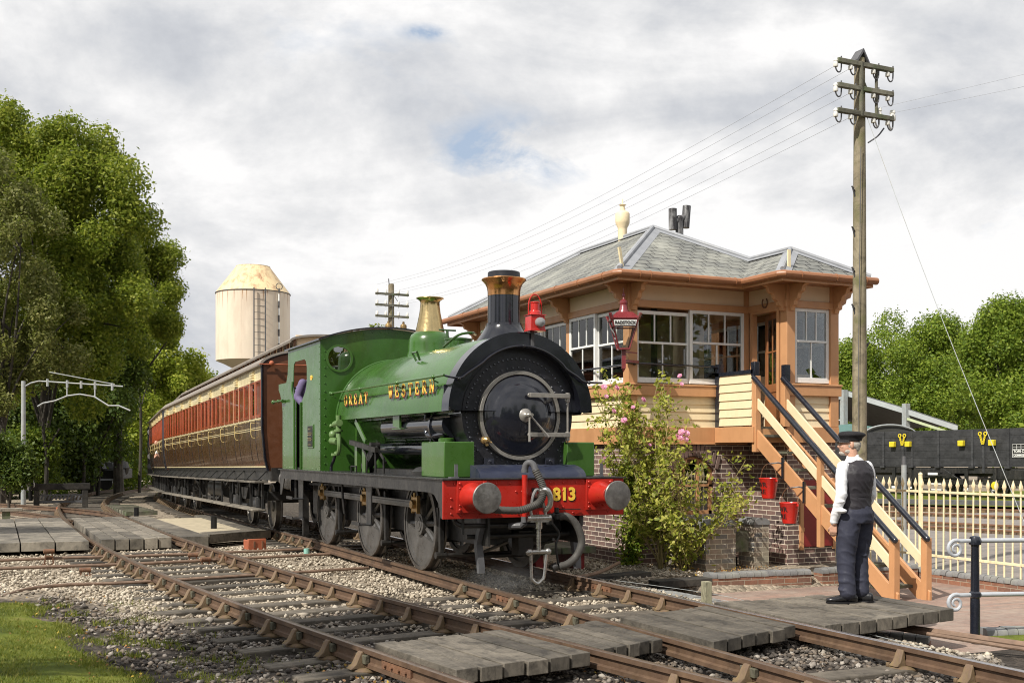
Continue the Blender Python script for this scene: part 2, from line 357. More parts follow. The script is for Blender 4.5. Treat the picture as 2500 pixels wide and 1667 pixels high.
M['stone']=paint('capstone',(.33,.31,.26),.8,.2,4,.3)
M['maroon']=paint('maroon_door',(.22,.018,.02),.4,.1,3)
M['lampmar']=paint('lamp_maroon',(.19,.03,.035),.3,.15,6,coat=.4)
M['hand']=paint('handrail_black',(.012,.014,.022),.25,.2,5,coat=.5)
M['greyrail']=paint('grey_rail',(.42,.44,.47),.5,.1,6,.1)
M['porcelain']=paint('porcelain',(.82,.8,.74),.2,.05,20,coat=.5,dirt=(.4,.36,.28),dirta=.5,dsc=20)
M['wagon']=timber('wagon_planks',(.02,.021,.024),(.038,.039,.043),(.07,.07,.075),.7,(1,1,6),1.6,.4)
M['ywl']=paint('bright_yellow',(.7,.55,.03),.45,.1,6)
M['tank']=paint('tower_cream',(.74,.63,.50),.5,.06,.5,.04,10,dirt=(.5,.36,.26),dirta=.55,dsc=.5)
M['tankroof']=paint('tower_roof',(.74,.57,.33),.55,.08,1,.05,10,dirt=(.28,.12,.06),dirta=1.0,dsc=1.9)
M['irong']=paint('iron_grey',(.09,.09,.095),.6,.3,5)
M['wgrey']=paint('white_iron',(.33,.35,.35),.55,.15,5,.1,dirt=(.3,.22,.15),dirta=.5,dsc=6)
M['shedroof']=paint('shed_fascia',(.38,.40,.40),.55,.1,2)
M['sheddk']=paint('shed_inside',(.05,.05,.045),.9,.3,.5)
M['teal']=paint('teal_sheet',(.16,.29,.27),.6,.1,2)
M['darkwood']=timber('dark_timber',(.012,.011,.01),(.03,.027,.023),(.07,.062,.05),.9,(4,4,4),2,.7)
M['bark']=timber('bark',(.03,.025,.02),(.06,.05,.04),(.1,.09,.07),.95,(4,4,.8),4,1)
M['twig']=paint('rose_twig',(.3,.24,.1),.7,.35,9)
M['twigd']=paint('dark_twig',(.09,.06,.03),.8,.3,9)
M['leafrose']=foliage('rose_leaves',(.14,.18,.02),(.3,.32,.04),(.5,.47,.1),.35,3)
M['ivy']=foliage('ivy_leaves',(.08,.15,.015),(.2,.28,.03),(.4,.42,.06),.35,3)
M['pink']=paint('rose_pink',(.78,.34,.5),.5,.15,30)
M['treeA']=foliage('tree_leaves',(.05,.09,.012),(.12,.18,.02),(.22,.27,.035),.42,.35)
M['treeB']=foliage('ash_leaves',(.095,.135,.014),(.20,.25,.025),(.38,.40,.06),.5,.35)
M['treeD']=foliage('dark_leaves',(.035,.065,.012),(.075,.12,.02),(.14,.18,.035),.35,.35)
M['treeG']=foliage('grey_leaves',(.09,.10,.03),(.17,.18,.05),(.28,.27,.09),.4,.35)
M['treeS']=foliage('sycamore_leaves',(.09,.15,.018),(.18,.26,.028),(.3,.37,.05),.4,.3)
M['shrub']=foliage('shrub_leaves',(.12,.16,.01),(.24,.28,.02),(.4,.4,.03),.35,1.5)
M['grassb']=foliage('grass_blades',(.08,.105,.014),(.15,.175,.025),(.28,.26,.06),.3,1.2)
M['litter']=foliage('fallen_leaves',(.16,.08,.03),(.35,.16,.05),(.5,.35,.06),.1,3)
def glassmat(name,tint=(1,1,1),k=.25,rough=.0):
    t=NT(name); N,L=t.N,t.L; tr=N.new('ShaderNodeBsdfTransparent'); tr.inputs[0].default_value=(*tint,1)
    gl=N.new('ShaderNodeBsdfGlossy'); gl.inputs['Roughness'].default_value=rough
    fr=N.new('ShaderNodeFresnel'); fr.inputs[0].default_value=1.5
    f=t.mth('ADD',t.mth('MULTIPLY',fr.outputs[0],1.0),k); mx=N.new('ShaderNodeMixShader'); L.new(f,mx.inputs[0])
    n=t.bump(t.noise(.7,1),.02,.02); L.new(n,gl.inputs['Normal'])
    L.new(tr.outputs[0],mx.inputs[1]); L.new(gl.outputs[0],mx.inputs[2]); L.new(mx.outputs[0],t.out.inputs[0]); return t.mat
M['glass']=glassmat('window_glass',(.9,.92,.9),.05)
M['lglass']=glassmat('lantern_glass',(.95,.97,.95),.04)
M['cglass']=glassmat('dark_glass',(.25,.27,.25),.35)
def gmat(n,c,r=.2): return paint(n,c,r,.1,5,coat=.5)
M['lens']=gmat('lamp_lens',(.25,.25,.25),.12)
# stones
def stonemat():
    t=NT('ballast_stone'); g=t.N.new('ShaderNodeNewGeometry')
    pos=t.N.new('ShaderNodeSeparateXYZ'); t.L.new(t.tc.outputs['Object'],pos.inputs[0])
    patch=t.noise(.42,4,.6)
    ri=g.outputs['Random Per Island']
    pale=t.ramp(ri,[(0,(.2,.165,.12)),(.5,(.42,.355,.27)),(1,(.6,.53,.42))])
    grey=t.ramp(ri,[(0,(.05,.04,.034)),(.35,(.11,.095,.08)),(.55,(.16,.12,.085)),(.85,(.25,.22,.19)),(1,(.4,.36,.31))])
    yb=t.mth('ADD',t.mth('MULTIPLY',t.mth('SUBTRACT',pos.outputs[1],12.3),.055),t.mth('MULTIPLY',t.mth('SUBTRACT',pos.outputs[0],2.6),.045))
    f=t.ramp(t.mth('ADD',patch,yb),[(.44,0),(.58,1)])
    c=t.mix(f,grey,pale); n=t.noise(30,5,.7); c=t.mix(.5,c,t.ramp(n,[(.3,.6),(.7,1.1)]),'MULTIPLY')
    return t.fin(c,.85,0,t.bump(n,.4,.01))
M['ballast']=stonemat()
def groundmat():
    t=NT('ballast_ground'); n=t.noise(38,6,.75); v=t.N.new('ShaderNodeTexVoronoi'); v.inputs['Scale'].default_value=17; t.L.new(t.tc.outputs['Object'],v.inputs['Vector'])
    s=t.N.new('ShaderNodeSeparateColor'); t.L.new(v.outputs['Color'],s.inputs[0])
    pos=t.N.new('ShaderNodeSeparateXYZ'); t.L.new(t.tc.outputs['Object'],pos.inputs[0])
    base=t.mix(t.ramp(t.mth('ADD',t.noise(.42,4,.6),t.mth('MULTIPLY',t.mth('SUBTRACT',pos.outputs[1],12.0),.06)),[(.46,0),(.62,1)]),(.06,.05,.042),(.3,.25,.19))
    c=t.mix(.8,base,t.ramp(s.outputs[0],[(0,.45),(1,1.5)]),'MULTIPLY'); c=t.mix(.6,c,t.ramp(n,[(.35,.5),(.65,1.25)]),'MULTIPLY')
    h=t.mth('ADD',t.mth('MULTIPLY',v.outputs['Distance'],-1.0),t.mth('MULTIPLY',n,.3))
    return t.fin(c,.95,0,t.bump(h,.9,.03),spec=.2)
M['ground']=groundmat()
def grassmat():
    t=NT('lawn'); n=t.noise(1.3,6,.65); n2=t.noise(45,5,.8)
    c=t.ramp(n,[(.3,(.06,.075,.018)),(.45,(.10,.13,.02)),(.6,(.17,.195,.03)),(.75,(.22,.18,.07))])
    c=t.mix(.7,c,t.ramp(n2,[(.3,.45),(.7,1.3)]),'MULTIPLY')
    return t.fin(c,.9,0,t.bump(n2,.8,.02),spec=.15)
M['lawn']=grassmat()
M['cobble']=paint('pale_paving',(.42,.36,.25),.9,.25,6,.5,14)

M['cpane']=paint('red_pane',(.24,.04,.015),.12,.35,6,.02,coat=.9)
M['litgrain']=M['board']
M['voussoir']=paint('arch_brick',(.17,.105,.09),.8,.3,8,.3,dirt=(.4,.33,.27),dirta=.4)
M['treeL']=foliage('light_leaves',(.16,.22,.02),(.33,.39,.04),(.52,.54,.09),.5,.35)
M['wire']=paint('pale_wire',(.4,.41,.43),.5,.1,5)
M['scorch']=paint('rust_streak',(.42,.24,.13),.8,.4,6)
M['rivet']=paint('rivet_black',(.03,.032,.045),.12,.1,5,coat=1)
# ================= locomotive (local: x across, y back from the beam, z up from rail) =================
def stroke_letter(mb,strokes,ox,oz,w,h,t,place,depth,m=0):
    for st in strokes:
        pts=[(ox+p[0]*w,oz+p[1]*h) for p in st[:-1]]; tt=t*st[-1]
        for a,b in zip(pts[:-1],pts[1:]):
            d=Vector((b[0]-a[0],b[1]-a[1])); L=d.length
            if L<1e-6: continue
            d/=L; n=Vector((-d.y,d.x))*tt/2; e=d*(tt*.18 if len(pts)>2 else 0)
            q=[(a[0]-e.x+n.x,a[1]-e.y+n.y),(b[0]+e.x+n.x,b[1]+e.y+n.y),(b[0]+e.x-n.x,b[1]+e.y-n.y),(a[0]-e.x-n.x,a[1]-e.y-n.y)]
            vs=[place(u,v,0) for u,v in q]+[place(u,v,depth) for u,v in q]
            mb.add(vs,[(0,1,2,3),(7,6,5,4),(0,4,5,1),(1,5,6,2),(2,6,7,3),(3,7,4,0)],m)
T_=1.0; K=.42
def sf(x,y,w=.17): return ((x-w,y),(x+w,y),K)
def A(cx,cy,rx,ry,a0,a1,n=10): return [(cx+rx*math.cos(R(a0+(a1-a0)*i/n)),cy+ry*math.sin(R(a0+(a1-a0)*i/n))) for i in range(n+1)]
FONT={
'G':[tuple(A(.5,.5,.38,.43,50,310,14))+(1,),((.85,.42),(.85,.08),1),((.6,.42),(1,.42),K),((.85,.95),(.85,.7),K)],
'R':[((.22,0),(.22,1),1.05),tuple([(.22,.97)]+A(.52,.74,.25,.23,90,-90,8)+[(.22,.5)])+(.75,),((.5,.5),(.8,.03),.95),sf(.22,.03),sf(.88,.03,.15),sf(.15,.97,.12)],
'E':[((.22,0),(.22,1),1.05),((.05,.97),(.85,.97),K),((.05,.03),(.88,.03),K),((.22,.5),(.6,.5),K),((.85,.97),(.85,.7),K),((.88,.03),(.88,.32),K),((.6,.4),(.6,.62),K)],
'A':[((.12,.03),(.46,.98),.55),((.48,.98),(.82,.03),1.05),((.25,.33),(.7,.33),K),sf(.12,.03),sf(.84,.03)],
'T':[((.5,0),(.5,1),1.05),((.05,.97),(.95,.97),K),((.07,.97),(.07,.7),K),((.93,.97),(.93,.7),K),sf(.5,.03)],
'W':[((.08,.97),(.28,.03),1),((.3,.03),(.5,.9),.55),((.48,.9),(.68,.03),1),((.7,.03),(.92,.97),.55),sf(.08,.97,.12),sf(.5,.97,.14),sf(.94,.97,.1)],
'S':[tuple(A(.5,.72,.3,.23,40,270,10)+A(.5,.26,.32,.23,90,-140,10))+(.9,),((.83,.95),(.83,.7),K),((.16,.05),(.16,.3),K)],
'N':[((.18,0),(.18,1),.6),((.16,.97),(.82,.03),1.05),((.84,0),(.84,1),.6),sf(.18,.03,.14),sf(.12,.97,.1),sf(.84,.97,.14)]}
def slab_word(word,centers,z0,h,w,t,place_at,parent,name):
    for ch,c in zip(word,centers):
        mb=MB()
        for k,(du,dv,dep) in enumerate(((.018,-.024,.0015),(.009,-.014,.003),(0,0,.0055))):
            stroke_letter(mb,FONT[ch],-w/2,0,w,h,t,lambda u,v,d:place_at(c,u+du,v+z0+dv,d+dep),.003,k)
        mb.build('letter',[M['blk'],M['shade'],M['yellow']],parent)
def text_mesh(txt,size,name,mat,parent,loc,rot,ext=.003,off=0,align='CENTER',sx=1,label=None):
    cu=bpy.data.curves.new(name,'FONT'); cu.body=txt; cu.size=size; cu.extrude=ext; cu.offset=off; cu.align_x=align; cu.align_y='CENTER'
    ob=bpy.data.objects.new('tmp',cu); COL.objects.link(ob)
    bpy.context.view_layer.update()
    me=bpy.data.meshes.new_from_object(ob.evaluated_get(bpy.context.evaluated_depsgraph_get()))
    bpy.data.objects.remove(ob); me.materials.clear(); me.materials.append(mat); me.name=name
    o=bpy.data.objects.new(name,me); COL.objects.link(o); o.parent=parent; o.location=loc; o.rotation_euler=rot; o.scale=(sx,1,1)
    if label: o['label']=label
    return o

LX,LY=6.0,12.0
loco=thing('steam_locomotive','green saddle tank steam locomotive with brass dome and red buffer beam','steam locomotive',(LX,LY,0))
P=loco
# frames, beam, footplate
b=MB()
for sx in (-1,1): b.box(sx*.62-.015,sx*.62+.015,.03,7.9,.45,1.2)
b.box(-.6,.6,7.8,7.86,.5,1.2); b.box(-.6,.6,2.4,2.5,.5,1.2); b.box(-.6,.6,5.0,5.1,.5,1.2)
b.build('main_frame',M['grime'],P)
b=MB(); b.box(-1.22,1.22,0,.035,.79,1.245)
for x in (-1.12,-.98,.98,1.12): 
    for z in (.85,.93,1.03): b.rivet((x,0,z),(0,-1,0),.016)
for i in range(13): b.rivet((-1.08+i*.18,0,1.2),(0,-1,0),.016)
for i in range(9): b.rivet((-1.0+i*.25,0,.83),(0,-1,0),.014)
for x in (-.28,-.2,.28,.36): 
    for z in (.9,1.1): b.rivet((x,0,z),(0,-1,0),.016)
b.build('buffer_beam',M['red'],P,bevel=.004)
b=MB(); b.box(-1.24,1.24,-.03,8.08,1.246,1.264)
for sx in (-1,1):
    for i in range(44): b.rivet((sx*1.18,.15+i*.18,1.264),(0,0,1),.008)
b.build('footplate',M['valance'],P,bevel=.003)
for sx in (-1,1):
    b=MB()
    prof=[(.04,1.246),(8.02,1.246),(8.02,.80),(7.93,.80),(7.8,.98),(7.72,1.09),(.45,1.09),(.3,1.06),(.16,.96),(.1,.8),(.04,.79)]
    b.prism(prof,sx*1.205-.008,sx*1.205+.008,'x')
    for i in range(4): b.rivet((sx*1.213,2.95+i*.09,1.13),(sx,0,0),.013)
    b.build('valance',M['valance'],P)
# number
text_mesh('813',.215,'number_shadow',M['blk'],P,(.385,-.004,1.04),(R(90),0,0),.001,.008)
text_mesh('813',.215,'number',M['yellow'],P,(.373,-.008,1.052),(R(90),0,0),.002,.008)
# buffers
def buffer_(x,y0,dr,mt=M['red']):
    b=MB(); b.box(x-.19,x+.19,min(y0,y0+dr*.025),max(y0,y0+dr*.025),.86,1.24)
    for i,j in ((-1,-1),(1,-1),(-1,1),(1,1)):
        b.rivet((x+i*.155,y0+dr*.025,1.05+j*.155),(0,dr,0),.02); b.rivet((x+i*.155,y0+dr*.025,1.05+j*.10),(0,dr,0),.013)
    b.lathe([(.165,.02),(.16,.06),(.135,.14),(.115,.24),(.11,.3)],(x,y0,1.05),(0,dr,0),32,capa=False)
    hs=b.build('buffer',mt,P,bevel=.003)
    b=MB(); b.lathe([(.085,.28),(.085,.4),(.1,.43),(.155,.44),(.178,.45),(.18,.46),(.172,.472),(.09,.482),(0,.486)],(x,y0,1.05),(0,dr,0),48)
    o=b.build('buffer_head',M['buff'],P); o.parent=hs; return hs
for x in (-.8635,.8635): buffer_(x,0,-1); buffer_(x,7.9,1,M['black'])
# smokebox
b=MB(); n=64
def sbring(r,y,base=.64,zb=1.27):
    pts=[]
    for i in range(n+1):
        a=R(-42+264*i/n); pts.append((r*math.cos(a),y,2.03+r*math.sin(a)))
    return pts
outl=[(p[0],p[2]) for p in sbring(.765,0)]
low=[(-.625,1.72),(-.64,1.5),(-.655,1.27),(.655,1.27),(.64,1.5),(.625,1.72)]
poly=[q for q in outl if q[1]>1.78]
poly=poly+[(-.655,1.68),(-.655,1.27),(.655,1.27),(.655,1.68)]
b.prism(poly,.52,1.55,'y')
b.build('smokebox',M['smoke'],P); b=MB()
for k in range(52):
    a=R(-38+256*k/51); b.rivet((.71*math.cos(a),.52,2.03+.71*math.sin(a)),(0,-1,0),.017)
for k in range(48):
    a=2*math.pi*k/48; rr=.60
    b.rivet((rr*math.cos(a),.52,2.03+rr*math.sin(a)),(0,-1,0),.0155)
for sx in (-1,1):
    for k in range(5): b.rivet((sx*.6,.52,1.58-.06*k),(0,-1,0),.012)
    b.box(sx*.42-.06,sx*.42+.06,.46,.52,1.42,1.5); b.rivet((sx*.42,.46,1.46),(0,-1,0),.02)
b.build('smokebox_rivets',M['rivet'],P)
b=MB(); b.ring((0,.45,2.03),(0,1,0),.512,.558,.075,72); b.build('door_ring',M['ringst'],P,bevel=.004)
b=MB(); b.lathe([(.513,0),(.505,.03),(.47,.045),(.40,.062),(.39,.075),(.3,.115),(.2,.138),(.1,.15),(0,.153)],(0,.49,2.03),(0,-1,0),72)
door=b.build('smokebox_door',M['black'],P,smooth=60)
b=MB()
for z in (2.28,1.79):
    b.box(.06,.62,.30,.325,z-.028,z+.028,Matrix.Rotation(R(2.5),3,'Z')); b.cyl((.06,.305,z),(.06,.33,z),.028)
    b.cyl((.615,.36,z-.075),(.615,.36,z+.04),.028,n=12); b.box(.56,.64,.33,.45,z-.028,z+.02)
b.cyl((.615,.36,1.7),(.615,.36,2.3),.013)
o=b.build('door_hinge',M['ringst'],P,bevel=.004); o.parent=door
b=MB(); b.lathe([(.085,0),(.085,.015),(.07,.03),(.04,.04),(.028,.055),(.028,.12),(.02,.13),(.02,.2),(0,.2)],(.01,.345,2.03),(0,-1,0),24)
b.tube([(.01,.22,2.0),(.0,.2,1.70)],[.011,.016]); b.tube([(.02,.19,2.01),(.25,.17,1.76)],[.011,.016])
o=b.build('door_handle',M['ringst'],P); o.parent=door
# curved apron in front of the smokebox
b=MB(); ap=[(.10,1.264)]+[(.10+.42*(1-math.cos(R(a))),1.264+.155*math.sin(R(a))) for a in (15,30,45,60,75,90)]+[(.52,1.264)]
b.prism(ap,-.7,.74,'x'); 
for i in range(10): b.rivet((-.65+i*.15,.47,1.414),(0,0,1),.012)
b.build('smokebox_apron',paint('apron_blue',(.02,.025,.05),.45,.2,3,.1,dirt=(.11,.11,.09),dirta=.5),P)
b=MB(); b.lathe([(.05,0),(.05,.03),(.03,.04),(.03,.09),(.045,.1),(.02,.13)],(-.47,.52,1.72),(0,-1,0),12); b.tube([(-.47,.43,1.72),(-.42,.4,1.69)],.012); b.tube([(-.47,.45,1.72),(-.46,.45,1.65)],.02)
b.build('steam_cock',M['bronze'],P)
# ---- saddle tank ----
def tankprof(r,cz,zb,cr=.09,n=48):
    pts=arc(0,cz,r,0,180,n)            # right to left over the top
    left=[(-r,zb+cr)]+[(-r+cr*(1-math.cos(R(a))),zb+cr-cr*math.sin(R(a))) for a in (20,40,60,90)]
    right=[(-x,z) for x,z in reversed(left)]
    return right[:-1]+[(r,cz)]+pts[1:-1]+[(-r,cz)]+left[1:]
def tankin(r,cz,zb,n=40):
    pts=[(x,z) for x,z in arc(0,cz,r,0,180,n)]
    return [(r,zb)]+pts+[(-r,zb)]
def saddle(b,y0,y1,ro,ri,zb,cz,rd=0,m=None):
    o=tankprof(ro,cz,zb); i=tankin(ri,cz-.03,zb); 
    # outer skin with rounded ends
    secs=[]
    if rd:
        for k in range(5):
            a=R(90*k/4); s=1-(rd*(1-math.sin(a)))/ro; secs.append([(x*s,y0+rd*(1-math.cos(a)),cz+(z-cz)*s) for x,z in o])
    else: secs.append([(x,y0,z) for x,z in o])
    if rd:
        for k in range(5):
            a=R(90*(4-k)/4); s=1-(rd*(1-math.sin(a)))/ro; secs.append([(x*s,y1-rd*(1-math.cos(a)),cz+(z-cz)*s) for x,z in o])
    else: secs.append([(x,y1,z) for x,z in o])
    b.loft(secs,m,cap=False)
    # end faces as strips between outer and inner
    for y,oo in ((y0,secs[0]),(y1,secs[-1])):
        vs=list(oo)+[(x,y,z) for x,z in reversed(i)]; b.add(vs,[tuple(range(len(vs)))],m)
    b.loft([[(x,y0,z) for x,z in i],[(x,y1,z) for x,z in i]],m,cap=False)
    for e in (0,-1):
        xo,zo=(secs[0][e][0],secs[0][e][2]); xi,zi=i[e]; b.add([(xo,y0,zo),(xo,y1,zo),(xi,y1,zi),(xi,y0,zi)],[(0,1,2,3)],m)
b=MB(); saddle(b,.62,5.2,.985,.8,2.08,2.075,.05)
for k in range(0,0): pass
tank=b.build('saddle_tank',M['green'],P,smooth=40)
b=MB(); saddle(b,.40,.632,.992,.83,2.08,2.075,0)
b.build('tank_front',M['black'],P)
b=MB(); b.prism([(.86*math.cos(R(a)),2.03+.86*math.sin(R(a))) for a in range(2,179,4)]+[(.75*math.cos(R(a)),2.03+.75*math.sin(R(a))) for a in range(178,1,-4)],.53,.615,'y')
for s_ in (-1,1): b.box(min(s_*.74,s_*.97),max(s_*.74,s_*.97),.6,.615,2.1,2.4)
b.build('smokebox_collar',M['smoke'],P)
# tank beading rear, ribs
b=MB()
o=tankprof(.99,2.075,2.08)
for y in (5.18,): b.tube([(x,y,z) for x,z in o],.018,6)
for k in range(26):
    a=R(8+164*k/25); b.rivet((.97*math.cos(a),5.22,2.075+.97*math.sin(a)+.0),(0,1,0),.012)
x=b.build('tank_beading',M['green'],P)
# inner arch handrail on the front
b=MB(); hr=[(1.10,.36,2.455),(.93,.36,2.455)]+[(.83*math.cos(R(a)),.36,2.03+.865*math.sin(R(a))) for a in range(40,141,5)]+[(-.93,.36,2.475),(-1.04,.40,2.49)]
hr=[(1.12,.36,2.46),(.95,.36,2.46),(.84,.36,2.475),(.76,.36,2.53)]+[(.83*math.cos(R(a)),.36,2.03+.86*math.sin(R(a))) for a in range(43,138,5)]+[(-.76,.36,2.53),(-.84,.36,2.475),(-.95,.36,2.475),(-1.05,.42,2.5)]
b.tube(spline(hr,3),.014,8)
for x in (.93,0,-.87): 
    z=2.46 if x else 2.89
    b.ball((x,.36,z),.024); b.cyl((x,.36,z),(x,.44,z),.012)
b.build('front_handrail',M['black'],P)
b=MB(); b.cyl((-1.05,.40,2.5),(-1.05,5.3,2.51),.016,n=10)
for y in (.75,2.1,3.75,5.2): b.ball((-1.05,y,2.5),.03); b.tube([(-1.05,y,2.5),(-1.05,y,2.46),(-.985,y,2.43)],.01)
b.ball((-1.05,5.3,2.51),.032)
b.build('side_handrail',M['green'],P)
# tank lifting ring
b=MB(); a=R(130); c=Vector((.99*math.cos(a),2.35,2.075+.99*math.sin(a)))
b.tube([c+Vector((-.02,-.07,.0)),c+Vector((-.07,-.09,.11)),c+Vector((-.07,.09,.11)),c+Vector((-.02,.07,0))],.016)
b.build('lifting_handle',M['dkgreen'],P)
# letters
pl=lambda c,u,v,d:(-.987-d,c-u,v)
slab_word('GREAT',[4.66-.255*i for i in range(5)],2.30,.155,.165,.036,pl,P,'great')
slab_word('WESTERN',[2.53-.262*i for i in range(7)],2.325,.155,.17,.036,pl,P,'western')
# ---- boiler and firebox below the tank ----
b=MB(); b.cyl((0,1.5,2.03),(0,4.9,2.03),.66,n=48)
for y in (2.0,3.0,3.9): b.ring((0,y,2.03),(0,1,0),.66,.668,.05,48)
b.build('boiler',M['dkgreen'],P)
b=MB(); b.box(-.6,.6,4.3,5.45,1.27,2.05); b.build('firebox',M['green2'],P,bevel=.03)
b=MB(); b.lathe([(.02,0),(.26,0),(.26,.05),(.1,.06)],(-.64,1.3,1.9),(0,1,0),20); b.cyl((-.72,.9,1.92),(-.72,3.3,1.92),.16,n=24)
b.cyl((-.60,1.4,1.62),(-.60,4.0,1.62),.09,n=16)
b.build('ejector_pipe',M['black'],P)
b=MB()
b.tube(spline([(-.83,1.55,2.08),(-.84,1.55,1.9),(-.84,1.5,1.8),(-.83,1.3,1.78),(-.8,1.0,1.8)],5),.035,10)
b.tube([(-.8,1.5,1.78),(-.8,1.5,1.6)],.012); b.tube([(-.83,.72,2.02),(-.85,1.6,2.0)],.02)
b.build('lubricator_pipe',M['black'],P)
# bracket from tank
b=MB(); b.prism([(2.35,2.07),(2.62,2.07),(2.62,1.93),(2.35,1.9)],-.93,-.9,'x'); b.box(-.93,-.72,2.3,2.66,1.885,1.9); b.build('tank_bracket',M['green2'],P)
b=MB(); b.bar((-.93,4.35,2.05),(-.93,3.85,1.72),.02,.09,up=(0,.6,1)); b.box(-.96,-.9,4.18,4.30,1.27,1.72); b.box(-.97,-.9,3.75,3.9,1.27,1.7); b.build('tank_stay',M['green2'],P)
# springs and levers above footplate
b=MB()
b.bar((-1.0,4.35,1.72),(-.99,3.15,1.60),.06,.07); b.tube([(-.99,3.2,1.6),(-.99,3.2,1.27)],.016); b.tube([(-1.0,3.75,1.64),(-.98,3.6,1.45),(-.98,3.65,1.27)],.014)
b.bar((-.9,3.95,1.32),(-.9,3.45,1.6),.12,.14); b.cyl((-.86,3.42,1.66),(-1.0,3.42,1.66),.055,n=14); b.tube([(-.92,3.4,1.66),(-.92,2.95,1.42)],.02); b.tube([(-.95,2.95,1.27),(-.95,2.95,1.5)],.016)
b.tube([(-1.12,3.95,1.264),(-1.12,3.95,1.36),(-1.12,3.7,1.36),(-1.12,3.7,1.264)],.012)
b.box(-.85,-.55,1.0,4.2,1.264,1.33); b.lathe([(.16,0),(.16,.06),(.1,.11),(0,.13)],(-.95,1.35,1.264),n=20)
b.build('reversing_gear',M['grime'],P)
# injector
b=MB(); c=Vector((-1.02,5.0,1.75))
b.cyl(c+Vector((0,-.1,.28)),c+Vector((0,.14,.26)),.055,n=14); b.cyl(c+Vector((0,.14,.26)),c+Vector((0,.36,.24)),.02,n=8); b.ball(c+Vector((0,.37,.24)),.035)
b.cyl(c+Vector((0,-.03,.4)),c+Vector((0,-.03,.05)),.04,n=12); b.lathe([(.07,0),(.07,.03),(.05,.04)],c+Vector((0,-.03,.14)),n=16)
b.cyl(c+Vector((0,.3,.0)),c+Vector((0,.02,-.02)),.065,.05,n=14); b.tube(spline([c+Vector((0,-.05,.1)),c+Vector((0,-.09,-.08)),c+Vector((0,-.02,-.2)),c+Vector((0,.1,-.2))],4),.035)
b.ball(c+Vector((0,.27,.1)),.07); b.lathe([(.06,0),(.06,.04)],c+Vector((0,.17,-.24)),n=12)
b.build('injector',M['valve'],P)
b=MB(); b.tube(spline([c+Vector((0,.17,-.24)),c+Vector((0,.24,-.32)),c+Vector((0,.36,-.4)),c+Vector((0,.38,-.49))],4),.026,10)
b.build('injector_pipe',M['black'],P)
# sand boxes
for sx in (-1,1):
    b=MB(); b.box(min(sx*.64,sx*1.04),max(sx*.64,sx*1.04),.42,1.2,1.264,1.70); o=b.build('sand_box',M['green2'],P,bevel=.012)
    b=MB(); b.lathe([(.1,0),(.1,.04),(.085,.05),(0,.055)],(sx*.8,.95,1.70),n=24); q=b.build('lid',M['green2'],P); q.parent=o
for x in (-1.0,0.98): b=MB(); b.box(x-.02,x+.02,.13,.145,1.28,1.43); b.box(x-.07,x+.03,.12,.22,1.264,1.28); b.build('lamp_iron',M['irong'],P)
# chimney
b=MB(); b.lathe([(.42,-.17),(.36,-.08),(.30,.0),(.262,.06),(.24,.10),(.232,.13),(.232,.145),(.209,.15),(.207,.52)],(0,.95,3.08),n=48,capa=False)
ch=b.build('chimney',M['black'],P)
b=MB(); b.lathe([(.21,.5),(.212,.56),(.22,.61),(.245,.66),(.285,.70),(.29,.71),(.285,.72),(.21,.725)],(0,.95,3.08),n=48,capa=False); o=b.build('chimney_cap',M['copper'],P); o.parent=ch
b=MB(); b.lathe([(.21,.715),(.208,.80),(.2,.81),(.175,.81),(.17,.72)],(0,.95,3.08),n=48,capa=False); o=b.build('chimney_rim',M['smoke'],P); o.parent=ch
# dome
b=MB(); b.lathe([(.40,-.2),(.36,-.08),(.33,.02),(.325,.12),(.315,.2),(.28,.27),(.225,.31),(.2,.315)],(0,3.6,3.06),n=48,capa=False)
b.build('safety_valve_base',M['green'],P)
b=MB(); b.lathe([(.222,.31),(.215,.34),(.19,.45),(.16,.6),(.148,.7),(.145,.76),(.16,.79),(.2,.815),(.21,.82),(.205,.83),(.14,.8),(.12,.5)],(0,3.6,3.06),n=48,capa=False)
b.build('safety_valve_cover',M['brass'],P)
# filler, clips on top of tank
b=MB(); b.lathe([(.2,-.05),(.2,.08),(.21,.09),(.21,.11),(.05,.14),(0,.14)],(0,2.5,3.06),n=32); b.build('tank_filler',M['dkgreen'],P); b=MB(); b.lathe([(.1,0),(.1,.12),(.115,.13),(.1,.16),(0,.17)],(.1,1.65,3.05),n=20)
b.build('tank_plug',M['dkgreen'],P); b=MB(); b.cyl((-.02,2.85,3.1),(-.02,2.85,3.33),.03,.02,n=8); b.cyl((-.15,2.85,3.33),(.11,2.85,3.33),.013,n=8); b.tube(spline([(-.3,2.3,3.03),(-.2,2.0,3.17),(-.05,1.9,3.2),(.1,2.1,3.2)],4),.018); b.build('filler_handle',M['dkgreen'],P); b=MB(); b.ball((.25,1.3,3.22),.055)
b.cyl((.25,1.3,3.0),(.25,1.3,3.2),.025)
b.build('tank_vent',M['dkgreen'],P)
b=MB()
for x in (-.05,-.32):
    b.lathe([(.02,0),(.02,.03),(.05,.04),(.055,.06),(.055,.16),(.05,.18),(.02,.2),(.02,.23),(0,.24)],(x+.45,5.9,3.56),n=16)
b.build('whistle',M['bronze'],P)
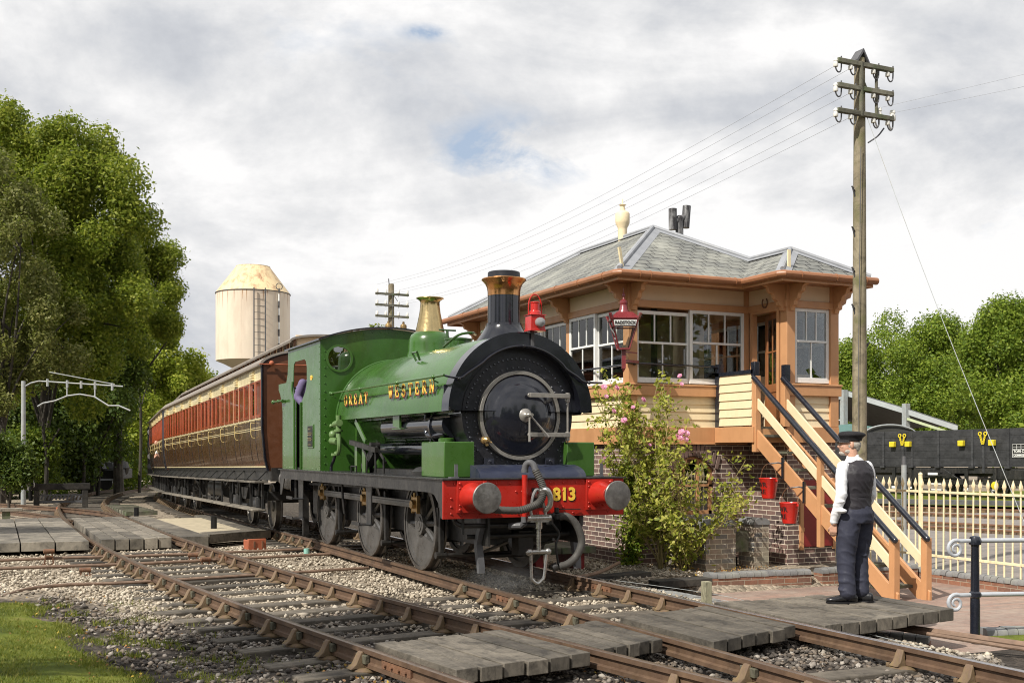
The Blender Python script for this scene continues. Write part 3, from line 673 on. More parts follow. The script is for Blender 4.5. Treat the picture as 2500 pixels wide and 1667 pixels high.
# ---- cab ----
def cabside(sx):
    b=MB(); x0,x1=(sx*1.17-.006,sx*1.17+.006)
    # front panel (ahead of doorway), rear panel, top strip
    b.prism([(5.46,1.264),(6.67,1.264),(6.67,2.42),(6.50,2.52),(6.36,2.62),(6.3,2.75),(6.3,3.0),(6.36,3.10),(6.45,3.14),(6.45,3.40),(5.46,3.38)],x0,x1,'x')
    b.prism([(7.02,1.264),(8.0,1.264),(8.0,2.3),(8.05,2.45),(8.18,2.62),(8.3,2.70),(8.3,2.81),(7.72,2.81),(7.62,2.95),(7.60,3.10),(7.59,3.41),(7.2,3.408),(7.2,2.98),(7.22,2.72),(7.18,2.58),(7.02,2.46)],x0,x1,'x')
    b.prism([(6.45,3.14),(7.1,3.14),(7.17,3.09),(7.2,2.98),(7.2,3.408),(6.45,3.40)],x0,x1,'x')
    nx=(sx,0,0); X=sx*1.177
    for z in np.arange(1.35,3.3,.12): b.rivet((X,5.52,z),nx,.01)
    for z in np.arange(1.33,2.7,.085): b.rivet((X,7.9,z),nx,.008)
    for z in np.arange(1.33,2.4,.085): b.rivet((X,7.12,z),nx,.008); b.rivet((X,6.6,z+.0),nx,.007)
    for z in np.arange(2.8,3.4,.1): b.rivet((X,7.52,z),nx,.008)
    for y in np.arange(5.55,6.6,.07): b.rivet((X,y,1.295),nx,.008)
    for y in np.arange(7.1,7.95,.07): b.rivet((X,y,1.295),nx,.008)
    return b.build('cab_side',M['green'],P)
for sx in (-1,1):
    cs=cabside(sx)
    if sx<0:
        b=MB(); b.cyl((-1.2,7.05,1.27),(-1.2,7.05,2.46),.02); b.tube(spline([(-1.2,7.05,2.44),(-1.2,7.12,2.52),(-1.2,7.21,2.62),(-1.19,7.22,2.8)],4),.018); b.cyl((-1.19,6.66,1.27),(-1.19,6.66,2.42),.014)
        o=b.build('door_pillar',M['green'],P); o.parent=cs
        b=MB(); b.box(-1.19,-1.172,5.85,6.2,1.63,2.03); o=b.build('number_plate',M['green2'],P,bevel=.02); o.parent=cs
        b=MB(); b.box(-1.2,-1.188,5.88,6.17,1.66,2.0); o=b.build('plate_face',M['blk'],P,bevel=.02); o.parent=cs
        b=MB()
        for (z,h,n,w) in ((1.95,.025,3,.04),(1.87,.05,4,.05),(1.78,.05,4,.05),(1.69,.025,4,.03)):
            for k in range(n): 
                y=6.025+(k-(n-1)/2)*(w+.014); b.box(-1.205,-1.199,y-w/2,y+w/2,z-h/2,z-h/2+.012); b.box(-1.205,-1.199,y-w/2,y-w/2+.012,z-h/2,z+h/2); b.box(-1.205,-1.199,y-w/2,y+w/2,z+h/2-.012,z+h/2)
        o=b.build('plate_characters',M['brass'],P); o.parent=cs
        b=MB(); b.lathe([(.075,0),(.075,.004),(0,.005)],(-1.178,6.0,2.80),(-1,0,0),24,sx=1,sy=.55); o=b.build('route_disc',M['yellow'],P); o.parent=cs
        b=MB(); b.lathe([(.02,0),(.02,.003)],(-1.183,6.0,2.80),(-1,0,0),8,sx=1.3,sy=.8); o=b.build('route_letter',M['shade'],P); o.parent=cs
        b=MB(); b.cyl((-1.24,7.75,2.49),(-1.24,8.45,2.49),.02); b.ball((-1.24,8.45,2.49),.04); b.ball((-1.24,8.05,2.49),.034); b.cyl((-1.17,8.05,2.49),(-1.24,8.05,2.49),.015); b.ball((-1.24,7.78,2.49),.03); b.cyl((-1.17,7.78,2.49),(-1.24,7.78,2.49),.015)
        o=b.build('tank_handle',M['green'],P); o.parent=cs
# cab front plate with two round windows (8 wedge strips round each hole)
def roofz(x): return 3.385+.215*(1-(x/1.17)**2)
b=MB(); y=5.46
wc=(.86,3.09,.205)
def plate_with_hole(b,xa,xb,zb,cx,cz,r,y):
    N_=32; inner=[(cx+r*math.cos(2*math.pi*i/N_),cz+r*math.sin(2*math.pi*i/N_)) for i in range(N_)]
    outer=[]
    for i in range(N_):
        a=2*math.pi*i/N_; dx,dz=math.cos(a),math.sin(a); t=99
        if dx>1e-6: t=min(t,(xb-cx)/dx)
        if dx<-1e-6: t=min(t,(xa-cx)/dx)
        if dz<-1e-6: t=min(t,(zb-cz)/dz)
        if dz>1e-6:
            for k in range(200):
                tt=k*.005
                if cz+dz*tt>=roofz(cx+dx*tt): t=min(t,tt); break
        outer.append((cx+dx*t,cz+dz*t))
    # add true corners by snapping nearest
    for c_ in ((xa,zb),(xb,zb),(xa,roofz(xa)),(xb,roofz(xb))):
        k=min(range(N_),key=lambda i:(outer[i][0]-c_[0])**2+(outer[i][1]-c_[1])**2); outer[k]=c_
    vs=[(x,yy,z) for yy in (y,y+.012) for x,z in inner+outer]
    n2=2*N_
    fs=[(i,(i+1)%N_,N_+(i+1)%N_,N_+i) for i in range(N_)]+[(n2+i,n2+N_+i,n2+N_+(i+1)%N_,n2+(i+1)%N_) for i in range(N_)]
    fs+=[(i,n2+i,n2+(i+1)%N_,(i+1)%N_) for i in range(N_)]
    b.add(vs,fs)
plate_with_hole(b,-1.17,-.5,2.75,-wc[0],wc[1],wc[2],y); plate_with_hole(b,.5,1.17,2.75,wc[0],wc[1],wc[2],y)
b.prism([(-.5,2.75),(.5,2.75)]+[(x,roofz(x)) for x in (.5,.3,.1,-.1,-.3,-.5)],y,y+.012,'y')
b.prism([(-1.17,1.264),(-.3,1.264),(-.3,2.75),(-1.17,2.75)],y,y+.012,'y'); b.prism([(.3,1.264),(1.17,1.264),(1.17,2.75),(.3,2.75)],y,y+.012,'y')
for z in np.arange(1.38,3.3,.13): b.rivet((-1.10,y,z),(0,-1,0),.016)
for k in range(15): 
    x=-1.0+k*.14; b.rivet((x,y,roofz(x)-.05),(0,-1,0),.012)
b.build('cab_front',M['green'],P)
for sx in (-1,1):
    b=MB(); b.ring((sx*.86,5.44,3.09),(0,1,0),.19,.225,.03,40); fr=b.build('spectacle_window',M['green2'],P)
    b=MB(); b.lathe([(0,0),(.2,0),(.2,.004)],(sx*.86,5.455,3.09),(0,1,0),32); o=b.build('pane',M['cglass'],P); o.parent=fr
b=MB(); secs=[]
xs=[-1.22+2.44*i/24 for i in range(25)]
def rz_(x): return 3.385+.22*(1-(min(1,abs(x)/1.17))**2)-(.02 if abs(x)>1.17 else 0)
secs=[[(x,yy,rz_(x)+dz) for x in xs] for yy,dz in ((5.40,0),(7.68,0))]
vs=[(x,yy,rz_(x)+dz) for yy in (5.4,7.68) for dz in (.004,.03) for x in xs]; n=25
fs=[]
for i in range(24): fs+=[(i,i+1,2*n+i+1,2*n+i),(n+i,3*n+i,3*n+i+1,n+i+1),(i,n+i,n+i+1,i+1),(2*n+i,2*n+i+1,3*n+i+1,3*n+i)]
fs+=[(0,2*n,3*n,n),(24,n+24,3*n+24,2*n+24)]
b.add(vs,fs); b.build('cab_roof',M['black'],P)
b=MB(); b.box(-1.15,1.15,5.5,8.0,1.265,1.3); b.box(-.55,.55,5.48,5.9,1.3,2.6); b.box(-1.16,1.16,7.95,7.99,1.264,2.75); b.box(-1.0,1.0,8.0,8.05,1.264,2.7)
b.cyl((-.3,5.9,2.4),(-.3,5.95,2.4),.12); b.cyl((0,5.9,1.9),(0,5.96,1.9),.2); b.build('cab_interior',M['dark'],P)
# ---- wheels ----
def wheel(r,nsp,parentname,mat=M['wheel'],cw=True):
    b=MB(); b.ring((0,-.065,0),(1,0,0),0,0,0) if False else None
    b=MB()
    # disc-like rim and spokes around x axis, outer face at x=-.065
    b.ring((-.06,0,0),(1,0,0),r-.105,r-.05,.11,56)
    for k in range(nsp):
        a=2*math.pi*(k+.5)/nsp; d=Vector((0,math.cos(a),math.sin(a)))
        b.loft([[Vector((dx*s,0,0))+d*q+d.cross(Vector((1,0,0)))*w*s for dx,w in ((-.03,0),(-.015,.03),(.02,.03),(.035,0),(.02,-.03),(-.015,-.03))] for q,s in ((.1,1.35),(r*.4,1.05),(r-.09,1.0),(r-.07,1.4))])
    b.cyl((-.078,0,0),(.06,0,0),.15,n=32); b.cyl((-.088,0,0),(-.078,0,0),.10,n=24); b.ring((-.093,0,0),(1,0,0),.045,.055,.01,24)
    if cw:
        a0=[R(x) for x in range(195,346,10)]
        pl=[((r-.1)*math.cos(a),(r-.1)*math.sin(a)) for a in a0]; b.prism(pl,-.045,.02,'x')
        b.cyl((-.07,.0,.27),(.03,0,.27),.075,n=20); b.bar((-.045,0,0),(-.045,0,.27),.15,.05,up=(1,0,0))
    w=b.build(parentname,mat,None)
    b=MB(); b.lathe([(r-.052,-.07),(r-.004,-.07),(r,-.06),(r-.002,.03),(r+.028,.045),(r+.03,.07),(r-.052,.07)],(0,0,0),(1,0,0),64,capa=False,capb=False)
    t=b.build('tyre',M['tyre'],w); return w
wy=(1.9,4.07,6.42)
def put(o,parent,loc,rz=0,rx=0):
    o.parent=parent; o.location=loc; o.rotation_euler=(rx,0,rz)
w0=wheel(.615,12,'driving_wheel'); ws=[]
for i,yy in enumerate(wy):
    for sx in (-1,1):
        w=w0 if not ws else copy_tree(w0); ws.append(w); put(w,P,(sx*.735,yy,.615),0 if sx<0 else math.pi,R(12) if sx<0 else R(100))
b=MB()
for yy in wy: b.cyl((-.65,yy,.615),(.65,yy,.615),.08)
b.build('axle',M['grime'],P)
ph=R(12); cy,cz=-.27*math.sin(ph)*-1*-1,.27*math.cos(ph)
pins=[(yy-.27*math.sin(ph),.615+.27*math.cos(ph)) for yy in wy]
b=MB()
for (a,c) in ((pins[0],pins[1]),(pins[1],pins[2])):
    b.bar((-.875,a[0]+.08,a[1]),(-.875,c[0]-.08,c[1]),.035,.10)
    b.bar((-.896,a[0]+.12,a[1]),(-.896,c[0]-.12,c[1]),.012,.045)
rod=b.build('coupling_rod',M['rod'],P,bevel=.006)
b=MB()
for a in pins:
    b.box(-.90,-.85,a[0]-.095,a[0]+.095,a[1]-.1,a[1]+.1); b.cyl((-.95,a[0],a[1]),(-.85,a[0],a[1]),.06,n=8); b.box(-.905,-.85,a[0]-.11,a[0]-.09,a[1]-.12,a[1]+.12); b.box(-.905,-.85,a[0]+.09,a[0]+.11,a[1]-.12,a[1]+.12); b.cyl((-.89,a[0],a[1]+.1),(-.89,a[0],a[1]+.16),.022,n=8)
o=b.build('rod_bearing',M['bronze'],P,bevel=.006); o.parent=rod
b=MB()
for a in pins: b.bar((.875,a[0]-.1,a[1]-.2),(.875,a[0]+.1,a[1]-.2),.035,.1)
b.build('brake_gear',M['grime'],P)
# brake hangers + blocks + guard irons
for yy in wy:
    b=MB(); b.bar((-.76,yy-.66,1.0),(-.76,yy-.68,.22),.05,.07,up=(0,1,0)); b.bar((-.76,yy-.62,.86),(-.74,yy-.615,.42),.07,.06,up=(0,1,0)); b.cyl((-.80,yy-.68,.25),(.7,yy-.68,.25),.025,n=8); b.cyl((-.84,yy-.68,.25),(-.7,yy-.68,.25),.045,n=10); b.tube([(-.76,yy-.68,.25),(-.74,yy-.63,.14),(-.73,yy-.55,.1)],.015)
    b.build('brake_hanger',M['grime'],P)
b=MB()
for sx in (-1,1):
    b=MB(); b.prism([(.1,.79),(.2,.79),(.2,.66),(.29,.52),(.3,.42),(.20,.12),(.155,.12),(.155,.2),(.22,.46),(.18,.56),(.1,.68)],sx*.66-.04,sx*.66+.04,'x'); b.build('guard_iron',M['irong'],P)
b=MB(); b.cyl((-.95,.12,.70),(.1,.12,.68),.03); b.tube(spline([(-1.02,.2,.85),(-1.0,.15,.74),(-.93,.12,.70)],3),.03); b.cyl((-.93,.1,.79),(-.93,.1,.6),.018); b.cyl((-.8,.3,.55),(.8,.3,.55),.03); b.box(-.55,.55,.5,1.3,.5,.78); b.cyl((-.35,.4,.62),(-.35,1.6,.62),.2); b.cyl((.35,.4,.62),(.35,1.6,.62),.2); b.box(-.1,.1,.3,.5,.3,.6); b.cyl((-.35,.9,.25),(.35,.9,.25),.03)
for x in (-.32,.28): b.cyl((x,.1,.5),(x,.9,.3),.02)
b.build('cylinder_block',M['grime'],P)
# pipework on the beam
b=MB(); b.cyl((.0-.01,-.055,1.30),(-.01,-.055,.80),.035,n=16); b.build('vacuum_pipe',M['red'],P).location.x=-.18
b=MB(); b.lathe([(.045,0),(.045,.07)],(-.01,-.055,.73),n=12); b.tube([(-.01,-.055,.73),(-.03,.0,.69),(-.15,.1,.68)],.04,10); b.lathe([(.045,0),(.045,.04)],(-.01,-.055,1.33),n=12)
b.tube(spline([(-.01,-.055,1.36),(-.0,-.07,1.42),(.03,-.1,1.45),(.07,-.13,1.42),(.085,-.15,1.36)],4),.04,12)
b.build('pipe_elbow',M['irong'],P).location.x=-.18
hp=spline([(.085,-.15,1.36),(.14,-.19,1.22),(.16,-.22,1.1),(.1,-.23,.98),(-.02,-.22,.92),(-.18,-.2,.885),(-.45,-.15,.90),(-.6,-.08,.93)],12)
b=MB(); b.tube(hp,[.042+.006*(i%2) for i in range(len(hp))],12); b.build('vacuum_hose',M['hose'],P).location.x=-.18
# heating hose right
hp=spline([(.8,-.06,.79),(.88,-.1,.79),(.97,-.13,.72),(1.03,-.15,.6),(1.05,-.16,.46),(.98,-.16,.31),(.86,-.16,.22),(.74,-.15,.19)],8)
b=MB(); b.tube(hp,[.045+.003*(i%2) for i in range(len(hp))],12); b.build('heating_hose',M['hose'],P).location.x=-.52
b=MB(); b.cyl((.72,-.03,.81),(.9,-.1,.80),.035); b.cyl((.76,-.06,.84),(.76,-.06,.9),.03); b.lathe([(.055,0),(.055,.06)],(.78,-.05,.76),n=12); b.cyl((.68,-.03,.83),(.68,-.03,.70),.045); b.tube(spline([(.70,-.04,.72),(.8,-.05,.58),(.76,-.04,.44),(.8,-.03,.2)],5),.016); b.bar((.8,-.06,.88),(1.1,-.03,.87),.03,.01); b.cyl((.72,-.15,.2),(.66,-.14,.17),.05); b.cyl((.9,.05,.77),(1.3,.3,.86),.015)
b.build('hose_valve',M['grime'],P).location.x=-.52
# coupling
b=MB()
b.tube(spline([(.40,0,1.02),(.40,-.1,1.02),(.42,-.2,1.07),(.46,-.26,1.08),(.50,-.27,1.0),(.50,-.26,.9),(.46,-.22,.84)],5),[.045]*0+[.042-.0003*i for i in range(31)],12)
hook=b.build('draw_hook',M['steel'],P); hook.location=(-.455,0,.04)
b=MB(); b.box(-.07,.07,-.015,.0,.9,1.14); b.build('hook_plate',M['blk'],P)
b=MB(); y=-.2
b.tube(spline([(.28,y,.70),(.27,y,.8),(.30,y,.95),(.35,y,1.03),(.40,y,.98),(.44,y,.85),(.47,y,.70)],5),.019,8)
b.box(.25,.50,y-.035,y+.035,.64,.73); b.cyl((.25-.03,y,.685),(.53,y,.685),.04); b.cyl((.375,y,.64),(.375,y,.56),.045)
b.cyl((.375,y,.58),(.375,y,.3),.026,n=12)
for k in range(14): b.ring((.375,y,.3+.018*k),(0,0,1),.024,.031,.008,12)
b.cyl((.25,y,.285),(.5,y,.285),.03); b.ball((.25,y,.285),.045); b.ball((.5,y,.285),.045)
b.tube(spline([(.27,y,.27),(.28,y,.0),(.3,y,-.05),(.36,y,-.09),(.42,y,-.05),(.45,y,0),(.48,y,.27)],5),.019,8)
cp=b.build('screw_coupling',M['steel'],P); cp.location=(-.45,0,.10)
# steps
def step(y,z0,zs,w=.27,taper=0,name='footstep'):
    b=MB()
    b.prism([(y-w/2-.04,1.12),(y+w/2+.04,1.12),(y+w/2,1.0),(y+w/2-.02,z0),(y-w/2+.02,z0),(y-w/2,1.0)],-1.14,-1.125,'x')
    for z in zs:
        b.box(-1.33,-1.13,y-w/2-.06,y+w/2+.06,z,z+.014); b.box(-1.34,-1.325,y-w/2-.06,y+w/2+.06,z,z+.05)
    return b.build(name,M['valance'],P)
step(3.05,.54,(.54,),.24); step(6.85,.42,(.42,.76),.3)
b=MB(); b.tube([(-.98,4.9,1.08),(-.97,4.88,.8),(-.95,4.87,.6)],.02); b.box(-1.0,-.9,7.2,7.28,.1,.9); b.cyl((-1.05,7.5,1.1),(-1.05,7.5,.75),.03); b.bar((-.8,.3,1.1),(-.8,7.5,1.0),.05,.04); b.build('injector_feed',M['grime'],P)
# red lamp
lamp=thing('hand_lamp','red oil hand lamp standing on the bracket beside the chimney','lamp',(LX+.13,LY+.31,3.075))
b=MB(); b.box(-.02,.02,.0,.02,-.18,.0); b.box(-.02,.05,-.03,.05,-.012,0); br=b.build('lamp_bracket',M['irong'],P); br.location=(0.13,.37,3.075); 
b=MB(); b.box(-.095,.095,-.085,.085,.0,.19); b.box(-.11,.11,-.1,.1,.19,.2); b.box(-.105,.105,-.095,.095,-.005,.02); b.lathe([(.08,.2),(.075,.24),(.06,.25),(.06,.34),(.066,.345),(.066,.36),(0,.37)],(0,0,0),n=20); b.build('lamp_case',M['lampred'],lamp,bevel=.004)
b=MB(); b.lathe([(.062,0),(.062,.03),(.055,.05),(.03,.065),(0,.07)],(.02,-.085,.1),(0,-1,0),24); b.build('lens',M['lens'],lamp)
b=MB(); b.tube(spline([(-.09,0,.2),(-.085,0,.35),(-.05,0,.43),(0,0,.455),(.05,0,.43),(.085,0,.35),(.09,0,.2)],5),.009,6); b.build('handle',M['lampred'],lamp)
# ================= ground, track, crossings =================
def gz(y): return -.014*(y-20) if y>20 else 0.0
def smooth(a,b,x):
    t=min(1,max(0,(x-a)/(b-a))); return t*t*(3-2*t)
T1=[(4.55,2.5),(4.1,4.5),(3.80,6.5),(3.55,8.3),(3.2,10.8),(2.95,13),(2.68,16),(2.45,20),(2.40,24),(2.48,30),(2.75,38),(3.3,46),(4.3,54),(6,64),(8.2,73),(11,83),(15,95)]
T2=[(5.99,-1),(5.99,6),(5.99,12),(5.99,20),(6.12,26),(6.33,32),(6.62,38.6),(7.35,49.6),(8.4,58),(10.2,68),(12.4,77),(16,89)]
def cl(pts): return [Vector((p.x,p.y)) for p in spline([(x,y,0) for x,y in pts],10)]
C1,C2=cl(T1),cl(T2)
def resample(c,step,start=0):
    out=[]; d=start; acc=0
    for a,b in zip(c[:-1],c[1:]):
        L=(b-a).length
        while acc+L>d:
            t=(d-acc)/L; out.append((a.lerp(b,t),(b-a).normalized())); d+=step
        acc+=L
    return out
def groundz(x,y):
    z=-.225+gz(y)
    low=smooth(7.75,8.3,x)*(1-smooth(12.9,13.3,y)) if x<13.2 else 1.0
    z-=.22*low*(1 if y<40 else 1)
    if y<8.3: z+=.12*smooth(8.3,7.2,y)*low
    z+=.13*smooth(1.6,-.4,x-.15*(y-9))*(1 if y<13 else smooth(17,13,y))
    return z
# ground sheet (fine near, coarse far)
xs=np.concatenate([np.linspace(-400,-12,14),np.linspace(-10,30,81),np.linspace(34,500,16)])
ys=np.concatenate([np.linspace(-60,1,8),np.linspace(2,40,96),np.linspace(44,700,30)])
b=MB(); nx=len(xs)
vs=[]
for y in ys:
    for x in xs:
        z=groundz(x,min(y,130)); 
        if y<40 and -10<x<30: z+=.018*(math.sin(x*3.1+y*1.7)+math.sin(x*1.3-y*2.9))*.6
        vs.append((x,y,z))
b.add(vs,[(j*nx+i,j*nx+i+1,(j+1)*nx+i+1,(j+1)*nx+i) for j in range(len(ys)-1) for i in range(nx-1)])
solo(b,'ground',M['ground'],'stony ballast ground between and around the rails','ground',kind='structure')
# lawn front left
def patch(name,poly,dz,mat,label,cat,n=1,kind='structure'):
    b=MB(); b.add([(x,y,groundz(x,y)+dz) for x,y in poly],[tuple(range(len(poly)))])
    return solo(b,name,mat,label,cat,kind=kind)
def lawn_edge(y): return 1.58-.42*smooth(6.2,8,y)-.36*smooth(8.5,10.5,y)-.35*smooth(10.5,13.5,y)+.06*math.sin(y*5)
b=MB(); vs=[]; N_=24; YY=np.linspace(4,14.2,60)
for y in YY:
    e=lawn_edge(y)-.9*smooth(13.2,14.2,y)*2
    for k in range(N_+1):
        t=k/N_; x=-14+(e+14)*(t**.35); hump=.05*smooth(0,1.2,e-x)
        vs.append((x,y,groundz(x,y)+hump+.012+.012*math.sin(9*x+7*y)*math.sin(5*x-8*y)-.03*(1 if k==N_ else 0)))
b.add(vs,[(j*(N_+1)+i,j*(N_+1)+i+1,(j+1)*(N_+1)+i+1,(j+1)*(N_+1)+i) for j in range(len(YY)-1) for i in range(N_)])
solo(b,'lawn',M['lawn'],'mossy green lawn in the front left corner','lawn',kind='structure')
# ---- rails ----
def rail(path,name,label,top=M['railtop'],side='left',y0=None,flip=False,joint=None,group=None):
    prof=[(-.035,0),(-.035,-.035),(-.01,-.048),(-.01,-.1),(-.033,-.112),(-.033,-.145),(.033,-.145),(.033,-.112),(.01,-.1),(.01,-.048),(.035,-.035),(.035,0)]
    t=thing(name,label,'rail',(path[0][0].x,path[0][0].y,gz(path[0][0].y)),group=group); ox=Vector((path[0][0].x,path[0][0].y,gz(path[0][0].y)))
    b=MB(); secs=[]
    for p,d in path:
        n=Vector((d.y,-d.x)); secs.append([Vector((p.x+n.x*u,p.y+n.y*u,gz(p.y)+v))-ox for u,v in prof])
    b.loft(secs); b.build('rail_web',M['rail'],t,smooth=20)
    b=MB(); secs=[]
    for p,d in path:
        n=Vector((d.y,-d.x)); secs.append([Vector((p.x+n.x*u,p.y+n.y*u,gz(p.y)+v))-ox for u,v in [(-.031,.001),(-.024,.005),(.024,.005),(.031,.001)]])
    b.loft(secs); b.build('rail_head',top,t,smooth=60)
    if joint is not None:
        p,d=path[joint]; b=MB(); n=Vector((d.y,-d.x))
        c=Vector((p.x,p.y,gz(p.y)-.075))-ox
        for s_ in (-1,1):
            b.bar(c+Vector((*(n*.022*s_-d*.24),0)),c+Vector((*(n*.022*s_+d*.24),0)),.02,.062)
            for k in (-.17,-.06,.06,.17): q=c+Vector((*(n*.03*s_+d*k),0)); b.cyl(q,q+Vector((*(n*.02*s_),0)),.014,n=6)
        b.build('fishplate',M['rust'],t)
    return t
def offset(path,o): return [(p+Vector((d.y,-d.x))*o,d) for p,d in path]
P1=resample(C1,.5,.2); P2=resample(C2,.5,.2)
G=.7525
rail(offset(P1,-G),'rail','left rail of the nearer track, curving along the stones beside the lawn',joint=11)
rail(offset(P1,G),'rail','right rail of the nearer track, rusty sided, running between the boards',joint=30)
rail(offset(P2,-G),'rail','left rail under the locomotive wheels, orange with rust',joint=24)
rail(offset(P2,G),'rail','right rail of the locomotive track with polished silvery top',M['railshine'],joint=25)
# diverging siding rails on the left beyond the crossing
CS=cl([(1.85,29.5),(1.5,33),(.7,37),(-.6,42),(-2.2,47)]); PS=resample(CS,.5,0)
rail(PS,'rail','short rusty switch rail curving off left beyond the far boards')
CS2=cl([(3.2,31),(3.0,35),(2.2,39),(1.0,43),(-.6,48)]); PS2=resample(CS2,.5,0)
rail(PS2,'rail','rusty siding rail running left behind the low timber stop')
# ---- sleepers with chairs ----
def chairmesh(side):
    b=MB()   # local: rail runs along y at x=0, z=0 rail top
    b.lathe([(.13,-.185),(.13,-.165),(.1,-.15)],(0,0,0),n=16,sx=1,sy=1)
    for s_ in (-1,1):
        k=1 if s_==side else .8
        b.loft([[Vector((s_*.03,-.05,-.155)),Vector((s_*.16*k,-.05,-.155)),Vector((s_*.16*k,.05,-.155)),Vector((s_*.03,.05,-.155))],
                [Vector((s_*.03,-.045,-.12)),Vector((s_*.11*k,-.045,-.12)),Vector((s_*.11*k,.045,-.12)),Vector((s_*.03,.045,-.12))],
                [Vector((s_*.034,-.04,-.05)),Vector((s_*.075*k,-.04,-.05)),Vector((s_*.075*k,.04,-.05)),Vector((s_*.034,.04,-.05))],
                [Vector((s_*.04,-.035,-.02)),Vector((s_*.06*k,-.035,-.025)),Vector((s_*.06*k,.035,-.025)),Vector((s_*.04,.035,-.02))]])
        b.cyl((s_*.11,.07,-.17),(s_*.11,.07,-.135),.018,n=8)
    return b
def keymesh(side):
    b=MB(); s_=side
    b.box(min(s_*.014,s_*.055),max(s_*.014,s_*.055),-.10,.085,-.115,-.045); return b
protoS=thing('railway_sleeper','x','sleeper',(0,0,0))
b=MB(); b.box(-1.3,1.3,-.125,.125,-.30,-.172); b.build('timber',M['sleep'],protoS,bevel=.012)
for s_ in (-1,1):
    c=chairmesh(s_).build('rail_chair',M['chair'],protoS,bevel=.006); c.location=(s_*G,0,0)
    k=keymesh(s_).build('rail_key',M['key'],c,bevel=.005)
used=[0]
ORD='first second third fourth fifth sixth seventh eighth ninth tenth eleventh twelfth thirteenth fourteenth fifteenth sixteenth seventeenth eighteenth nineteenth twentieth'.split()
def ordn(i):
    if i<20: return ORD[i]
    t,u=divmod(i+1,10); T=('','','twenty','thirty','forty','fifty','sixty','seventy')[t]
    return T+'-'+ORD[u-1] if u else T[:-1]+'ieth'
def place_sleeper(p,d,label,group,jit=.03):
    o=protoS if used[0]==0 else copy_tree(protoS); used[0]+=1
    a=math.atan2(d.y,d.x)-math.pi/2+rnd.uniform(-jit,jit)
    o.location=(p.x,p.y,gz(p.y)); o.rotation_euler=(0,0,a); o['label']=label; o['group']=group
    for ch in o.children:
        if ch.name.startswith('timber'): ch.location.z=rnd.uniform(-.012,.004); ch.scale=(rnd.uniform(.95,1.03),rnd.uniform(.85,1.08),1); ch.location.x=rnd.uniform(-.05,.05)
    return o
k1=k2=0
for p,d in resample(C1,.68,.15):
    if p.y<5 or 6.7<p.y<8.6 or 20.7<p.y<31.2 or p.y>62: continue
    nm=('sleeper of the nearer track in front of the plank deck' if p.y<7 else 'sleeper beyond the front plank deck, nearer track' if p.y<21 else 'sleeper beyond the far boards, nearer track')
    if nm!=globals().get('lastn'): k1=0; lastn=nm
    place_sleeper(p,d,ordn(k1)+' '+nm,'sleepers of the nearer track'); k1+=1
for p,d in resample(C2,.70,.1):
    if p.y<5.2 or 7.3<p.y<9.0 or 12.6<p.y<19.0 or p.y>62: continue
    nm=('sleeper of the locomotive track in front of the plank deck' if p.y<7.4 else 'sleeper between plank deck and locomotive front' if p.y<12.6 else 'sleeper under the train, counted from the cab')
    if nm!=globals().get('lastn'): k2=0; lastn=nm
    place_sleeper(p,d,ordn(k2)+' '+nm,'sleepers of the locomotive track'); k2+=1
# ---- timber crossings ----
def planks(name,label,corners,nrow,thick,mat,group=None,along='y',gap=.011,jitter=.04,sub=1):
    # corners: a(near left) b(near right) c(far right) d(far left), planks run a->d, laid side by side from a to b
    a,b_,c,d=[Vector(p) for p in corners]; t=thing(name,label,'crossing boards',(a.x,a.y,a.z),group=group); o=Vector((a.x,a.y,a.z))
    for i in range(nrow):
        u0=i/nrow; u1=(i+1)/nrow; L=(b_-a).length; g=gap/L
        A0=a.lerp(b_,u0+g); A1=a.lerp(b_,u1-g); D0=d.lerp(c,u0+g); D1=d.lerp(c,u1-g)
        e=(A0-D0).normalized(); ja=rnd.uniform(-jitter,jitter)*.5; jd=rnd.uniform(-jitter,jitter); jz=rnd.uniform(-.004,.004)
        A0=A0+e*ja; A1=A1+e*ja; D0=D0+e*jd; D1=D1+e*jd
        for s_ in range(sub):
            q0,q1=s_/sub,(s_+1)/sub
            B=[A0.lerp(D0,q0),A1.lerp(D1,q0),A1.lerp(D1,q1),A0.lerp(D0,q1)]
            if sub>1: 
                e2=(B[3]-B[0])*.004; B[0]+=e2;B[1]+=e2
            m=MB(); zz=Vector((0,0,jz)); m.add([v-o+zz-Vector((0,0,thick)) for v in B]+[v-o+zz for v in B],[(3,2,1,0),(4,5,6,7),(0,1,5,4),(1,2,6,5),(2,3,7,6),(3,0,4,7)])
            m.build('plank',mat,t,bevel=.006)
    return t
def xat(C,y):
    best=min(range(len(C)-1),key=lambda i:abs(C[i].y-y)); 
    for p,q in zip(C[:-1],C[1:]):
        if p.y<=y<=q.y: return p.x+(q.x-p.x)*(y-p.y)/(q.y-p.y)
    return C[best].x
def strip(name,label,C,o0,o1,y0,y1,nrow,mat=M['board'],z=-.012,y0b=None,y1b=None,thick=.11,C2_=None,o1b=0,sub=1):
    y0b=y0 if y0b is None else y0b; y1b=y1 if y1b is None else y1b; CC=C if C2_ is None else C2_
    pts=[(xat(C,y0)+o0,y0,z+gz(y0)),(xat(CC,y0b)+o1,y0b,z+gz(y0b)),(xat(CC,y1b)+o1,y1b,z+gz(y1b)),(xat(C,y1)+o0,y1,z+gz(y1))]
    return planks(name,label,pts,nrow,thick,mat,'boards of the two timber crossings' if False else None,sub=sub)
strip('timber_crossing','dark plank deck laid between the two rails of the nearer track, lowest in view',C1,-.62,.655,7.42,8.75,6,z=.0,y0b=7.62,y1b=8.95)
strip('timber_crossing','plank deck filling the gap between the two tracks near the front',C1,.83,-.82,7.72,8.82,5,z=.0,y0b=7.95,y1b=9.05,C2_=C2)
